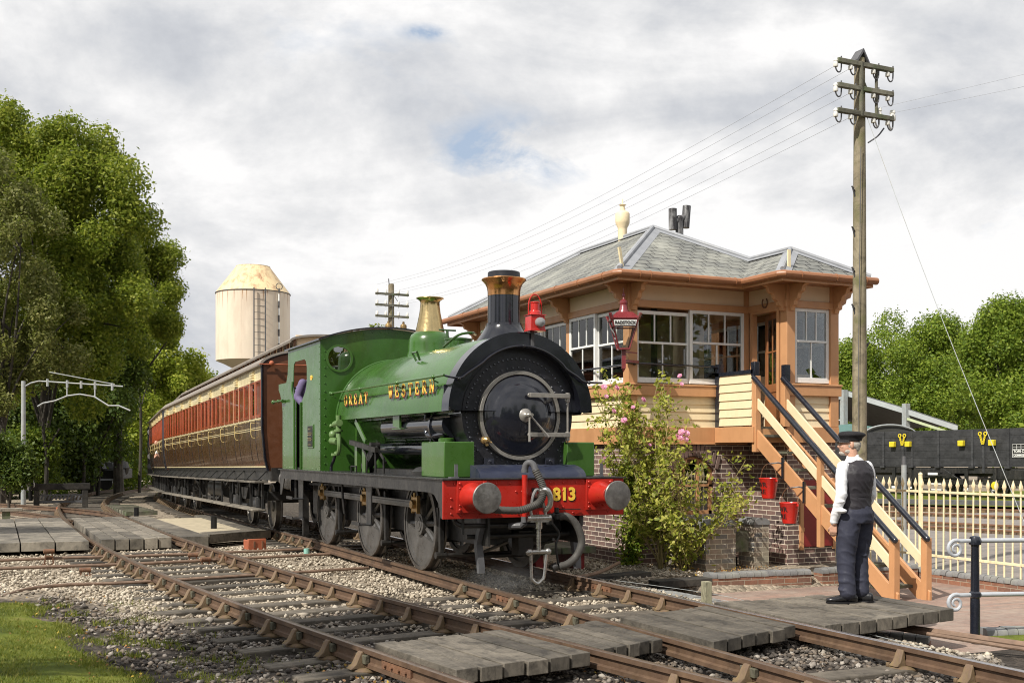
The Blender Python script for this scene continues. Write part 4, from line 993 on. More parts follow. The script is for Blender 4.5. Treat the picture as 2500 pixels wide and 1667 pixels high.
strip('timber_crossing','plank deck between the rails of the locomotive track, in front of the buffers',C2,-.55,.665,7.62,9.1,6,z=.0,y0b=8.0,y1b=9.4)
strip('timber_crossing','plank deck under the standing man, right of the silvery rail',C2,.83,2.75,7.85,9.55,8,z=.01,y0b=8.12,y1b=9.5,thick=.12)
# far crossing
strip('timber_crossing','wide grey plank deck on the far left beyond the stones',C1,-3.6,-.84,21.1,30.8,5,M['board2'],z=.02,y0b=20.7,y1b=30.8,thick=.16,sub=5)
strip('timber_crossing','pale block deck between the rails at the far crossing',C1,-.60,.66,21.3,31,5,M['board2'],z=.0,thick=.2,sub=4)
strip('timber_crossing','plank edging along the near side of the pale paving by the coach',C1,.83,1.35,21.4,31,1,M['board2'],z=.0,thick=.2,sub=3)
pts=[(xat(C1,21.3)+1.36,21.45,.0),(5.13,22.2,0.0),(5.14,23.1,-.02),(xat(C1,22.3)+1.36,22.4,-.02)]
a_,b_,c_,d_=pts; planks('timber_crossing','dark edge timber laid beside the rear bogie wheel, nearest edge of the pale paving',[b_,c_,d_,a_],3,.16,M['board'])
strip('timber_crossing','narrow boards between the coach rail and the pale paving',C2,-1.25,-.83,23.1,31,1,M['board2'],z=-.01,thick=.15,sub=3)
b=MB(); q=[(xat(C1,22.4)+1.36,22.4),(xat(C2,23.1)-1.26,23.1),(xat(C2,29.6)-1.26,29.6),(xat(C1,29.6)+1.36,29.6)]
b.add([(x,y,-.02+gz(y)) for x,y in q]+[(x,y,-.2+gz(y)) for x,y in q],[(0,1,2,3),(1,0,4,5)]); solo(b,'stone_paving',M['cobble'],'pale sandy paved strip between the far crossing boards','paving',kind='structure')
# point rodding
def rods(pts_list,r,label,mat=M['rod2'],name='point_rod',cat='rod',group=None):
    for pts in pts_list:
        b=MB(); b.tube(pts,r,8); solo(b,name,mat,label,cat,group)
rods([spline([(-2.2,17.6,-.12),(0,17.7,-.12),(1.2,17.75,-.13),(2.2,17.9,-.15),(5.2,18.2,-.15)],4)],.024,'long iron point rod crossing the stones, nearer of the pair by the far boards')
rods([spline([(-.6,19.0,-.12),(1.0,19.05,-.12),(2.4,19.1,-.14),(5.2,19.3,-.15)],4)],.024,'iron point rod crossing under the rails just in front of the far boards')
rods([spline([(-.35,13.9,-.16),(.0,14.2,-.15),(.4,14.9,-.12),(.9,15.2,-.12),(1.9,15.3,-.14),(5.1,15.8,-.15)],6)],.022,'bent iron rod lying along the stones next to the lawn corner')
rods([[(8.35,8.6,-.2),(8.55,7.6,-.2),(9.0,5.5,-.2)]],.035,'thick brown rod running out from under the deck at lower right')
rods([[(8.2,8.9,-.2),(8.5,7.3,-.22),(9.1,5.0,-.22)]],.02,'thin rod beside the thick brown rod at lower right')
rods([spline([(6.95,12.9,-.1),(7.6,13.3,-.09),(8.35,14.0,-.05)],4)],.026,'reddish brown rod lying on the ground at the foot of the brick corner')
def stool(x,y,z,label,h=.3):
    t=thing('rod_stool',label,'rod support',(x,y,z),rz=rnd.uniform(-.3,.3),group='rod supports')
    b=MB(); b.box(-.09,.09,-.05,.05,0,.04); b.build('base',M['rust'],t)
    for s_ in (-1,1):
        b=MB(); b.bar((s_*.07,0,.02),(s_*.035,0,h),.03,.02); b.build('leg',M['rust'],t)
    b=MB(); b.cyl((-.08,0,h-.03),(.08,0,h-.03),.035,n=12); b.cyl((-.06,0,h-.12),(.06,0,h-.12),.02,n=10); b.build('roller',M['rust'],t,bevel=.004); return t
stool(.05,17.7,-.24,'iron roller stand holding the near rod on the far left',.26); stool(-.1,15.6,-.24,'tall narrow iron stand left of the stones, nearest the lawn',.42)
stool(.85,19.0,-.24,'iron crank stand close to the dark gap below the far boards',.27); stool(1.25,17.1,-.24,'low iron crank on the stones left of the rail',.14)
stool(8.72,7.05,-.33,'rusty roller stand at lower right beside the black post',.22); stool(3.0,18.55,-.24,'rod roller between the rails of the nearer track, left one',.16); stool(3.1,17.95,-.24,'rod roller between the rails of the nearer track, right one',.14)
t=thing('iron_box','orange red iron bracket box on the stones by the loco track','iron box',(4.42,20.3,-.22),rz=.1)
b=MB(); b.box(-.17,.17,-.03,.03,0,.2); b.box(-.17,-.13,.03,.25,0,.18); b.build('plate',M['rust2'],t,bevel=.01); b=MB(); b.box(-.07,-.04,-.045,-.03,.04,.16); b.box(.08,.11,-.045,-.03,.04,.16); b.build('slot_strap',M['rust'],t)
for (x,y,h,lb) in ((4.35,24.2,.25,'short black iron post standing on the pale paving'),(3.6,31.5,.22,'short dark stump post at the far corner of the pale paving')):
    b=MB(); b.box(x-.06,x+.06,y-.03,y+.03,gz(y)-.05,gz(y)+h); b.box(x-.015,x+.015,y-.05,y-.03,gz(y)-.05,gz(y)+h); solo(b,'iron_post',M['blk'],lb,'post')
b=MB(); b.cyl((4.9,18.6,-.2),(4.9,18.6,-.08),.05,n=10); solo(b,'marker_peg',paint('mint',(.25,.5,.42),.6),'small mint green peg among the pale stones','peg')
# bench-like plank left of far crossing
t=thing('trestle_plank','pale plank raised on two blocks at the back of the far left deck','plank',(-.3,32.6,-.25))
b=MB(); b.box(-1.4,1.1,-.2,.2,.22,.3); b.build('board',M['board2'],t,bevel=.01)
for x in (-1.1,.6): b=MB(); b.box(x,x+.2,-.15,.15,0,.22); b.build('block',M['grey_wood'],t)
# low timber stop
t=thing('buffer_stop','low dark timber stop with two posts and a top beam across the siding','buffer stop',(2.35,43.5,-.55),rz=R(-3))
b=MB(); b.box(-1.0,1.0,-.12,.12,.72,.95); b.build('beam',M['darkwood'],t,bevel=.02)
for x in (-.92,.72): b=MB(); b.box(x,x+.2,-.1,.1,0,.72); b.build('post',M['darkwood'],t,bevel=.01)
b=MB(); b.box(-.85,.85,-.05,.05,.25,.33); b.box(-.85,.85,-.02,.08,.5,.56); 
for i in range(13): b.bar((-.8+i*.125,0,.36),(-.74+i*.125,0,.5),.05,.06)
b.build('rail_stack',M['irong'],t)
b=MB(); b.bar((2.05,39.6,-.35),(2.9,38.1,-.42),.16,.14); solo(b,'timber_baulk',M['rust2'],'orange ended timber lying in front of the low stop','timber',bevel=.01)
# stack of old sleepers beyond
b=MB()
for i in range(9): b.bar((3.6+i*.0,34.2+i*.75,-.25-.01*i),(4.5+i*.0,34.35+i*.75,-.25-.01*i),.2,.12)
solo(b,'cable_steps',M['grey_wood'],'row of loose short timbers laid between the tracks behind the paving','timbers',kind='stuff')
# ballast stones
from mathutils import noise as NZ
def stones():
    ico=[]; bm=bmesh.new(); bmesh.ops.create_icosphere(bm,subdivisions=1,radius=1); base=np.array([v.co[:] for v in bm.verts]); faces=np.array([[v.index for v in f.verts] for f in bm.faces]); bm.free()
    shapes=[]
    for k in range(24):
        s=base*(nr.uniform(.45,1.4,(len(base),1)))*np.array([1,nr.uniform(.6,.95),nr.uniform(.4,.75)]); shapes.append(s)
    P_=[]; 
    def ok(x,y):
        if y<9.9 and 7.3<y and 3.0<x<8.8: 
            pass
        e=lawn_edge(y) if y<14.3 else -9
        if x<e+rnd.uniform(-.05,.35): return False
        if 21<y<31.2 and x>-1.5 and x<5.3: return False
        if x>7.9 and not (y<7.6 and x<8.9) and not (12.9<y<16): return False
        if x>9.3 and y>14.9: return False
        return True
    i=0
    while len(P_)<66000 and i<500000:
        i+=1
        y=4.6+(rnd.random()**1.9)*27; 
        # keep to the viewing wedge, roughly
        xl=-.45+(-.02*y); x=rnd.uniform(max(xl,-2.5),min(9.5,.98*y+1.2))
        if not ok(x,y): continue
        from_n=NZ.noise(Vector((x*1.7,y*1.7,3.1)))
        if from_n<-.12 and rnd.random()<.75: continue
        P_.append((x,y))
    n=len(P_); P_=np.array(P_)
    z=np.array([groundz(x,y) for x,y in P_])
    size=nr.uniform(.011,.030,n)*(1+.25*nr.random(n)); big=nr.random(n)<.025; size[big]*=1.7
    V=np.zeros((n,12,3)); yaw=nr.uniform(0,2*math.pi,n); til=nr.normal(0,.35,n)
    idx=nr.integers(0,24,n); SH=np.array(shapes)[idx]*size[:,None,None]
    cy,sy=np.cos(yaw)[:,None],np.sin(yaw)[:,None]; ct,st=np.cos(til)[:,None],np.sin(til)[:,None]
    x,y_,z_=SH[:,:,0],SH[:,:,1],SH[:,:,2]
    y2=y_*ct-z_*st; z2=y_*st+z_*ct
    V[:,:,0]=x*cy-y2*sy+P_[:,0:1]; V[:,:,1]=x*sy+y2*cy+P_[:,1:2]; V[:,:,2]=z2+(z+size*.25+nr.uniform(-.005,.022,n))[:,None]
    F=(faces[None]+12*np.arange(n)[:,None,None]).reshape(-1,3)
    return V.reshape(-1,3),F
def npmesh(name,V,F,mat,smooth=False,mi=None):
    me=bpy.data.meshes.new(name); k=F.shape[1]; me.vertices.add(len(V)); me.vertices.foreach_set('co',V.astype(np.float32).ravel())
    me.loops.add(F.size); me.loops.foreach_set('vertex_index',F.astype(np.int32).ravel())
    me.polygons.add(len(F)); me.polygons.foreach_set('loop_start',np.arange(0,F.size,k,dtype=np.int32))
    me.update(calc_edges=True)
    for m in (mat if isinstance(mat,list) else [mat]): me.materials.append(m)
    if mi is not None: me.polygons.foreach_set('material_index',mi.astype(np.int32))
    if smooth: me.shade_smooth()
    return me
def npobj(name,me,parent=None):
    o=bpy.data.objects.new(name,me); COL.objects.link(o)
    if parent is not None: o.parent=parent
    return o
V,F=stones(); tag(npobj('ballast_stones',npmesh('ballast_stones',V,F,M['ballast'])),'loose grey and cream ballast stones around sleepers and rails','ballast',kind='stuff')
# grass blades on lawn
def blades(n,fn,name,label,mat,h=(.02,.06)):
    V=[];k=0
    while k<n:
        r=fn()
        if r is None: continue
        x,y,z=r; a=rnd.uniform(0,6.28); w=rnd.uniform(.003,.007); hh=rnd.uniform(*h); lx,ly=rnd.gauss(0,.02),rnd.gauss(0,.02)
        V+=[(x-w*math.cos(a),y-w*math.sin(a),z-.01),(x+w*math.cos(a),y+w*math.sin(a),z-.01),(x+lx,y+ly,z+hh)]; k+=1
    V=np.array(V); F=np.arange(len(V)).reshape(-1,3); return tag(npobj(name,npmesh(name,V,F,mat)),label,'grass',kind='stuff')
def lawnpt():
    y=4.4+9.6*rnd.random()**1.5; e=lawn_edge(y)-.9*smooth(13.2,14.2,y)*2; x=e-abs(rnd.gauss(0,1))*1.1+rnd.gauss(0,.09)*(1 if rnd.random()<.3 else 0)
    if x<-.06*y-1.4 : return None
    if math.sin(x*4.1+y*1.3)*math.sin(y*3.3-x)<-.75*rnd.random()-.1 : return None
    return x,y,groundz(x,y)+.05*smooth(0,1.2,e-x)+.01
def weedpt():
    y=rnd.uniform(4.9,13.5); x=lawn_edge(y)+abs(rnd.gauss(0,.55))
    if NZ.noise(Vector((x*2.3,y*2.3,1)))<.12: return None
    return x,y,groundz(x,y)+.015
blades(5000,weedpt,'weeds','thin weeds and grass tufts straggling into the stones beside the lawn',M['grassb'],(.02,.06))
blades(60000,lawnpt,'grass','short mossy grass on the lawn at the front left',M['grassb'],(.008,.034))
# ================= signal box =================
X0,X1,XP=9.14,12.51,11.46; Y0,Y1,YP=15.03,21.1,14.04
GZ=-.28; ZB0,ZB1=1.72,1.97; ZS=2.56; ZW0,ZW1=2.70,3.86; ZT=4.20; ZE=4.30
box_=thing('signal_box','cream and orange timber signal box on a brick base with grey slate roof','signal box',(X0,Y0,GZ)); B0=Vector((X0,Y0,GZ))
def bb(mb,name,mat,par=None,**k):
    mb.xf(Matrix.Translation(-B0)); o=mb.build(name,mat,box_ if par is None else par,**k); return o
# outline corners (ccw from front-left)
# brick base
b=MB(); t=.11
WX0,WX1,WZ0,WZ1=9.98,10.80,.55,1.38
b.box(X0+.03,WX0,Y0+.03,Y0+.2,GZ,ZB0); b.box(WX1,XP+.04,Y0+.03,Y0+.2,GZ,ZB0); b.box(WX0,WX1,Y0+.03,Y0+.2,GZ,WZ0)
b.prism([(WX0,1.28)]+[(WX0+(WX1-WX0)*i/12,1.28+.22*math.sin(math.pi*i/12)) for i in range(1,12)]+[(WX1,1.28),(WX1,ZB0),(WX0,ZB0)],Y0+.03,Y0+.2,'y')
b.box(X0+.03,X0+.2,Y0+.2,Y1-.2,GZ,ZB0); b.box(X0+.03,X1-.03,Y1-.2,Y1-.03,GZ,ZB0); b.box(X1-.2,X1-.03,YP+.2,Y1-.2,GZ,ZB0)
b.box(XP+.03,X1-.03,YP+.03,YP+.2,GZ,ZB0); b.box(XP+.03,XP+.2,YP+.2,Y0+.03,GZ,ZB0)
bb(b,'brick_base',M['brick'])
# arch over the lower window: soldier course
b=MB()
for i in range(13):
    u=i/12; xx=WX0-.03+(WX1-WX0+.06)*u; zz=1.29+.22*math.sin(math.pi*u); a=(u-.5)*.55
    b.bar((xx,Y0+.024,zz),(xx+.21*math.sin(a),Y0+.024,zz+.21*math.cos(a)),.03,.062,up=(math.cos(a),0,-math.sin(a)))
bb(b,'window_arch',M['voussoir'],bevel=.004)
b=MB(); b.box(WX0-.06,WX1+.06,Y0-.03,Y0+.1,WZ0-.09,WZ0); bb(b,'lower_sill',M['stone'],bevel=.01)
b=MB(); b.box(WX0,WX0+.06,Y0+.1,Y0+.15,WZ0,1.32); b.box(WX1-.06,WX1,Y0+.1,Y0+.15,WZ0,1.32); b.box(WX0,WX1,Y0+.1,Y0+.15,WZ0,WZ0+.06); b.box(WX0,WX1,Y0+.1,Y0+.15,1.0,1.04)
for k in (1,2): xx=WX0+(WX1-WX0)*k/3; b.box(xx-.018,xx+.018,Y0+.1,Y0+.14,WZ0,1.44)
b.tube([(WX0+.03+(WX1-WX0-.06)*i/12,Y0+.12,1.30+.18*math.sin(math.pi*i/12)) for i in range(13)],.03,6)
lw=bb(b,'lower_window',M['tan'])
b=MB(); b.box(WX0+.02,WX1-.02,Y0+.125,Y0+.13,WZ0,1.5); bb(b,'pane',M['cglass'],lw)
# maroon locker door at porch base left face
b=MB(); b.box(XP+.02,XP+.03,14.12,14.5,.05,1.05) if False else None
b=MB(); b.box(XP+.35,XP+.95,YP+.005,YP+.03,.05,1.12); mdo=bb(b,'locker_door',M['maroon'],bevel=.004)
b=MB(); b.box(XP+.28,XP+.35,YP-.0,YP+.04,.0,1.15); b.box(XP+.95,XP+1.0,YP,YP+.04,.0,1.15); b.box(XP+.28,XP+.36,YP-.005,YP,.3,.36); bb(b,'door_frame',M['tan'],mdo)
# floor beam band round the box
b=MB()
def band(b,z0,z1,o):
    b.box(X0-o,XP-o,Y0-o,Y0+.1,z0,z1); b.box(X0-o,X0+.1,Y0+.1,Y1+o,z0,z1); b.box(XP-o,XP+.1,YP-o,Y0-o,z0,z1); b.box(XP+.1,X1+o,YP-o,YP+.1,z0,z1); b.box(X1-.1,X1+o,YP+.1,Y1+o,z0,z1); b.box(X0+.1,X1-.1,Y1-.1,Y1+o,z0,z1)
band(b,ZB0,ZB1,.015); b.box(X0-.03,XP-.03,Y0-.03,Y0,ZB0-.03,ZB0+.002); b.box(X0-.03,X0,Y0,Y1,ZB0-.03,ZB0+.002)
bb(b,'floor_beam',M['tan'],bevel=.006)
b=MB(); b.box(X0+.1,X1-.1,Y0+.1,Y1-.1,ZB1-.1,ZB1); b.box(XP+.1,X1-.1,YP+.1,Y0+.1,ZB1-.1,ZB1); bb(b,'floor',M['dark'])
b=MB(); b.box(X0+.05,X1-.05,Y0+.05,Y1-.05,ZE-.02,ZE+.03); b.box(XP+.05,X1-.05,YP+.05,Y0+.05,ZE-.02,ZE+.03); bb(b,'ceiling',M['creamp'])
# lap boards (real overlapping boards)
def laps(b,kind,a0,a1,fix,z0,z1,n,out):
    h=(z1-z0)/n
    for i in range(n):
        za=z0+i*h; th0=.028; th1=.010
        if kind=='y': # wall facing -Y at y=fix, spans x
            b.add([(x,yy,z) for x in (a0,a1) for yy,z in ((fix-th0,za),(fix,za),(fix,za+h),(fix-th1,za+h))],[(0,1,2,3),(7,6,5,4),(0,4,5,1),(1,5,6,2),(2,6,7,3),(3,7,4,0)])
        else:
            b.add([(xx,y,z) for y in (a0,a1) for xx,z in ((fix-th0,za),(fix,za),(fix,za+h),(fix-th1,za+h))],[(0,1,2,3),(7,6,5,4),(0,4,5,1),(1,5,6,2),(2,6,7,3),(3,7,4,0)])
b=MB(); laps(b,'y',X0+.16,XP-.0,Y0+.05,ZB1,ZS-.09,4,1); laps(b,'x',Y0+.16,Y1,X0+.05,ZB1,ZS-.09,4,1); laps(b,'y',XP+.16,X1-.14,YP+.05,ZB1,ZS-.09,4,1)
b.box(X1-.05,X1-.0,YP+.1,Y1,ZB1,ZS-.05); b.box(X0,X1,Y1-.05,Y1,ZB1,ZS-.05)
bb(b,'lap_boards',M['cream'])
# sill rail
b=MB()
b.box(X0-.04,XP,Y0-.045,Y0+.1,ZS-.09,ZS+.07); b.box(X0-.045,X0+.1,Y0+.1,Y1,ZS-.09,ZS+.07); b.box(XP-.02,X1+.04,YP-.045,YP+.1,ZS-.09,ZS+.07); b.box(X1-.1,X1+.03,YP+.1,Y1,ZS-.09,ZS+.07); b.box(X0,X1,Y1-.1,Y1+.03,ZS-.09,ZS+.07)
b.box(X0-.055,XP,Y0-.06,Y0+.1,ZS+.07,ZS+.10); b.box(X0-.06,X0+.1,Y0+.1,Y1,ZS+.07,ZS+.10); b.box(XP-.03,X1+.05,YP-.06,YP+.1,ZS+.07,ZS+.10)
bb(b,'sill_rail',M['tan'],bevel=.006)
# posts
def post(x,y,w=.17,z0=ZB1,z1=ZE,nm='corner_post'):
    b=MB(); b.box(x-w/2,x+w/2,y-w/2,y+w/2,z0,z1); return bb(b,nm,M['tan'],bevel=.008)
post(X0+.075,Y0+.075); post(XP+.085,YP+.075); post(X1-.075,YP+.075); post(X0+.075,Y1-.075); post(X1-.075,Y1-.075); post(XP-.02,Y0+.06,.11)
for y in (17.08,19.1): post(X0+.06,y,.12,ZS,ZE,'wall_post')
for y in (16.2,18.4): post(X1-.06,y,.12,ZS,ZE,'wall_post')
# header rail and frieze panels
b=MB(); 
b.box(X0-.02,XP,Y0-.02,Y0+.1,ZW1+.02,ZW1+.13); b.box(X0-.02,X0+.1,Y0+.1,Y1,ZW1+.02,ZW1+.13); b.box(XP-.02,X1+.02,YP-.02,YP+.1,ZW1+.02,ZW1+.13); b.box(XP-.02,XP+.1,YP+.1,Y0-.02,ZW1+.02,ZW1+.13); b.box(X1-.1,X1+.02,YP+.1,Y1,ZW1+.02,ZW1+.13); b.box(X0,X1,Y1-.1,Y1+.02,ZW1+.02,ZW1+.13)
bb(b,'header_rail',M['tan'],bevel=.005)
b=MB(); b.box(X0+.15,XP,Y0+.02,Y0+.09,ZW1+.13,ZE); b.box(X0+.02,X0+.09,Y0+.15,Y1,ZW1+.13,ZE); b.box(XP+.16,X1-.14,YP+.02,YP+.09,ZW1+.13,ZE); b.box(XP+.02,XP+.09,YP+.15,Y0,ZW1+.13,ZE); b.box(X1-.09,X1-.02,YP+.1,Y1,ZW1+.13,ZE); b.box(X0,X1,Y1-.09,Y1-.02,ZW1+.13,ZE)
bb(b,'frieze_panel',M['creamp'])
# sash windows
def sash(kind,a0,a1,fix,z0,z1,cols=3,lcols=2,fr=.055):
    b=MB()
    def q(u0,u1,za,zb,d0=0,d1=.045):
        if kind=='y': b.box(u0,u1,fix+d0,fix+d1,za,zb)
        else: b.box(fix+d0,fix+d1,u0,u1,za,zb)
    zm=z0+(z1-z0)*.56-.02
    q(a0,a0+fr,z0,z1); q(a1-fr,a1,z0,z1); q(a0+fr,a1-fr,z0,z0+.085); q(a0+fr,a1-fr,z1-fr,z1); q(a0+fr,a1-fr,zm,zm+.035,-.008,.053)
    for k in range(1,cols): u=a0+fr+(a1-a0-2*fr)*k/cols; q(u-.011,u+.011,zm+.035,z1-fr,.008,.037)
    for k in range(1,lcols): u=a0+fr+(a1-a0-2*fr)*k/lcols; q(u-.011,u+.011,z0+.085,zm,.008,.037)
    o=bb(b,'window',M['white'],bevel=.003)
    b=MB()
    if kind=='y': b.box(a0+fr,a1-fr,fix+.02,fix+.024,z0+.08,z1-fr)
    else: b.box(fix+.02,fix+.024,a0+fr,a1-fr,z0+.08,z1-fr)
    bb(b,'pane',M['glass'],o); return o
xm=10.30
sash('y',X0+.16,xm+.03,Y0+.05,ZW0-.02,ZW1-.03); sash('y',xm+.0,XP-.08,Y0+.0,ZW0-.02,ZW1+.02)
for (a,c) in ((15.19,17.02),(17.14,19.04),(19.16,21.0)):
    m=(a+c)/2; sash('x',m+.0,c,X0+.0,ZW0-.02,ZW1+.02); sash('x',a,m+.03,X0+.05,ZW0-.02,ZW1-.0)
sash('y',XP+.18,X1-.16,YP+.03,ZW0-.02,ZW1+.02,3,2)
for (a,c) in ((14.2,15.2),(15.3,16.14),(16.26,18.34),(18.46,21.0)): sash('x',a,c,X1-.05,ZW0-.02,ZW1+.02)
sash('y',X0+.2,10.8,Y1-.05,ZW0,ZW1+.02); sash('y',10.9,X1-.2,Y1-.05,ZW0,ZW1+.02)
# door in porch side (standing open, dark)
dz1=ZW1-.02
b=MB(); b.box(XP-.01,XP+.09,14.22,14.28,ZB1,dz1+.04); b.box(XP-.01,XP+.09,14.9,14.96,ZB1,dz1+.04); b.box(XP-.01,XP+.09,14.28,14.9,dz1,dz1+.04); dfm=bb(b,'door_frame',M['tan'])
b=MB(); D=Vector((XP+.06,14.28,0)); ang=R(18)
def dr(u0,u1,z0,z1,t0=-.02,t1=.02):
    c,s=math.cos(ang),math.sin(ang)
    pts=[]
    for z in (z0,z1):
        for u,t in ((u0,t0),(u1,t0),(u1,t1),(u0,t1)): pts.append((D.x+u*s+t*c,D.y+u*c-t*s,z))
    b.add(pts,[(3,2,1,0),(4,5,6,7),(0,1,5,4),(1,2,6,5),(2,3,7,6),(3,0,4,7)])
dr(0,.09,ZB1,dz1); dr(.53,.62,ZB1,dz1); dr(.09,.53,ZB1,ZB1+.35); dr(.09,.53,2.55,2.68); dr(.09,.53,dz1-.1,dz1); dr(.09,.53,ZB1+.35,2.55,-.008,.008); dr(.3,.325,2.68,dz1-.1,-.012,.012); dr(.09,.53,3.2,3.225,-.012,.012)
do=bb(b,'door',paint('door_brown',(.3,.12,.045),.45,.15),dfm)
b=MB(); dr(.09,.53,2.68,dz1-.1,-.003,.003); bb(b,'pane',M['cglass'],do)
# interior: lever frame, shelf, cupboards, walls
b=MB(); b.box(X0+.7,X0+1.1,16.0,19.6,ZB1,ZB1+.35)
for i in range(20): b.cyl((X0+.9,16.1+i*.17,ZB1+.3),(X0+.78,16.1+i*.17,3.15),.015,n=6)
b.box(X0+.35,X0+.6,15.6,20.5,3.25,3.29); 
for i in range(8): b.box(X0+.38,X0+.56,15.8+i*.6,15.98+i*.6,3.29,3.5)
bb(b,'lever_frame',M['irong'])
b=MB(); b.box(11.3,11.4,16.2,18.6,ZB1,3.95); b.box(10.2,10.9,19.8,20.6,ZB1,3.05); b.box(11.9,12.35,14.5,15.6,ZB1,2.85); bb(b,'inner_wall',M['creamp'])
b=MB(); b.cyl((11.0,17.2,ZB1),(11.0,17.2,4.3),.06); b.box(10.85,11.15,17.0,17.4,ZB1,2.7); bb(b,'stove',M['irong'])
# landing with lapped side wall
XL=10.78
b=MB(); laps(b,'x',14.06,Y0-.03,XL+.03,ZB1+.02,2.80,6,1); bb(b,'landing_boards',M['cream'])
b=MB(); b.box(XL+.0,XL+.04,14.02,Y0-.02,2.80,2.86); b.box(XL+.0,XL+.10,Y0-.12,Y0-.02,ZB1,3.0); bb(b,'landing_cap',M['hand'])
b=MB(); b.box(XL-.01,XL+.09,14.0,Y0-.02,ZB0,ZB1+.0); b.box(XL+.09,XP-.02,14.0,14.08,ZB0,ZB1-.04); bb(b,'landing_beam',M['tan'],bevel=.005)
b=MB(); 
for i in range(6): b.box(XL+.06,XP-.02,14.04+.157*i,14.19+.157*i,ZB1-.035,ZB1); 
bb(b,'landing_floor',M['grey_wood'])
# staircase (stringers + sub-parts)
SR,SL=11.42,10.85; st_y0,st_z0=14.02,ZB1; st_y1,st_z1=11.12,-.42; sl=(st_z0-st_z1)/(st_y0-st_y1)
st=None
for X in (SL,SR):
    b=MB(); q=Vector((0,1,sl)).normalized()
    b.prism([(14.02,ZB1-.02),(14.02,ZB1-.30),(11.24,st_z1+.0),(11.02,st_z1),(11.02,st_z1+.12)],X-.02,X+.02,'x')
    if st is None: st=bb(b,'staircase',M['tan'],bevel=.004)
    else: bb(b,'stringer',M['tan'],st,bevel=.004)
n=9
for i in range(n):
    f=(i+.7)/(n+.2); y=st_y1+(st_y0-st_y1)*f; z=st_z1+(st_z0-st_z1)*f
    b=MB(); b.box(SL+.02,SR-.02,y-.02,y+.24,z-.04,z); bb(b,'tread',M['grey_wood'],st,bevel=.004)
for X in (SL,SR):
    b=MB(); b.box(X-.05,X+.05,11.05,11.15,st_z1,.42); bb(b,'newel_post',M['tan'],st,bevel=.005)
    b=MB(); b.box(X-.05,X+.05,13.97,14.07,ZB1-.4 if X==SL else ZB1,2.76); bb(b,'newel_post',M['tan'],st,bevel=.005)
    b=MB(); b.box(X-.04,X+.04,12.5,12.58,.2,1.5); bb(b,'baluster',M['tan'],st,bevel=.005)
    b=MB(); b.bar((X,14.02,2.36),(X,11.1,.04),.03,.13,up=(0,-sl,1)); bb(b,'mid_rail',M['cream'],st,bevel=.004)
    b=MB(); b.tube([(X-.055,14.02,2.74),(X-.055,11.03,.41)],.042,12); b.ball((X-.055,11.03,.41),.043)
    if X==SR: b.box(X-.05,X+.05,13.96,14.06,2.68,2.95)
    bb(b,'handrail',M['hand'],st)
b=MB(); b.box(XL-.0,XL+.10,13.97,14.07,2.76,2.98); bb(b,'newel_cap',M['hand'],st,bevel=.01)
# safety bars across windows
b=MB(); b.tube([(X0-.06,Y0-.02,2.98),(XL+.03,Y0-.09,2.955)],.016); b.ball((X0+.09,Y0-.03,2.98),.04); bb(b,'window_bar',M['hand'])
b=MB(); b.tube([(X0-.06,Y0+.1,2.95),(X0-.06,17.0,2.95)],.016); b.tube([(X0-.06,17.1,2.95),(X0-.06,21.0,2.95)],.016); bb(b,'window_bar',M['hand'])
# eaves soffit + roof
o=.44; ex0,ex1,ey0,ey1,eyp,exp_=X0-o,X1+.28,Y0-o,Y1+o,YP-o,XP-o
b=MB(); b.box(ex0+.02,ex1-.02,ey0+.02,ey1-.02,ZE-.06,ZE-.02); b.box(exp_+.02,ex1-.02,eyp+.02,ey0+.02,ZE-.06,ZE-.02); bb(b,'soffit',M['brown'])
b=MB(); t_=.03
b.box(ex0,exp_,ey0-t_,ey0,ZE-.10,ZE+.04); b.box(ex0-t_,ex0,ey0-t_,ey1,ZE-.10,ZE+.04); b.box(exp_-t_,exp_,eyp-t_,ey0-t_,ZE-.10,ZE+.04); b.box(exp_,ex1+t_,eyp-t_,eyp,ZE-.10,ZE+.04); b.box(ex1,ex1+t_,eyp,ey1,ZE-.10,ZE+.04); b.box(ex0,ex1,ey1,ey1+t_,ZE-.10,ZE+.04)
bb(b,'fascia',M['tan'],bevel=.004)
pitch=math.tan(R(30.6)); hw=(ex1-ex0)/2; rz=ZE+hw*pitch; rx=(ex0+ex1)/2; ry0,ry1=ey0+hw*1.1,ey1-hw
phw=(ex1-exp_)/2; pz=ZE+phw*pitch; px_=(exp_+ex1)/2; pyA=eyp+phw
# porch ridge meets the main front slope where z=pz : y = ey0+phw
pyB=ey0+phw*1.1
T=.05
def plane(b,pts,th=.05):
    v=[Vector(p) for p in pts]; nn=(v[1]-v[0]).cross(v[2]-v[0]).normalized()
    if nn.z<0: nn=-nn
    n=len(v); b.add(v+[p-nn*th for p in v],[tuple(range(n)),tuple(range(2*n-1,n-1,-1))]+[(i,(i+1)%n,n+(i+1)%n,n+i) for i in range(n)])
b=MB(); z=ZE+.05
A_=(ex0,ey0,z);Bq=(exp_,ey0,z);C_=(exp_,eyp,z);D_=(ex1,eyp,z);E_=(ex1,ey1,z);F_=(ex0,ey1,z);R0=(rx,ry0,rz+.05);R1=(rx,ry1,rz+.05);PA=(px_,pyA,pz+.05);PB=(px_,pyB,pz+.05)
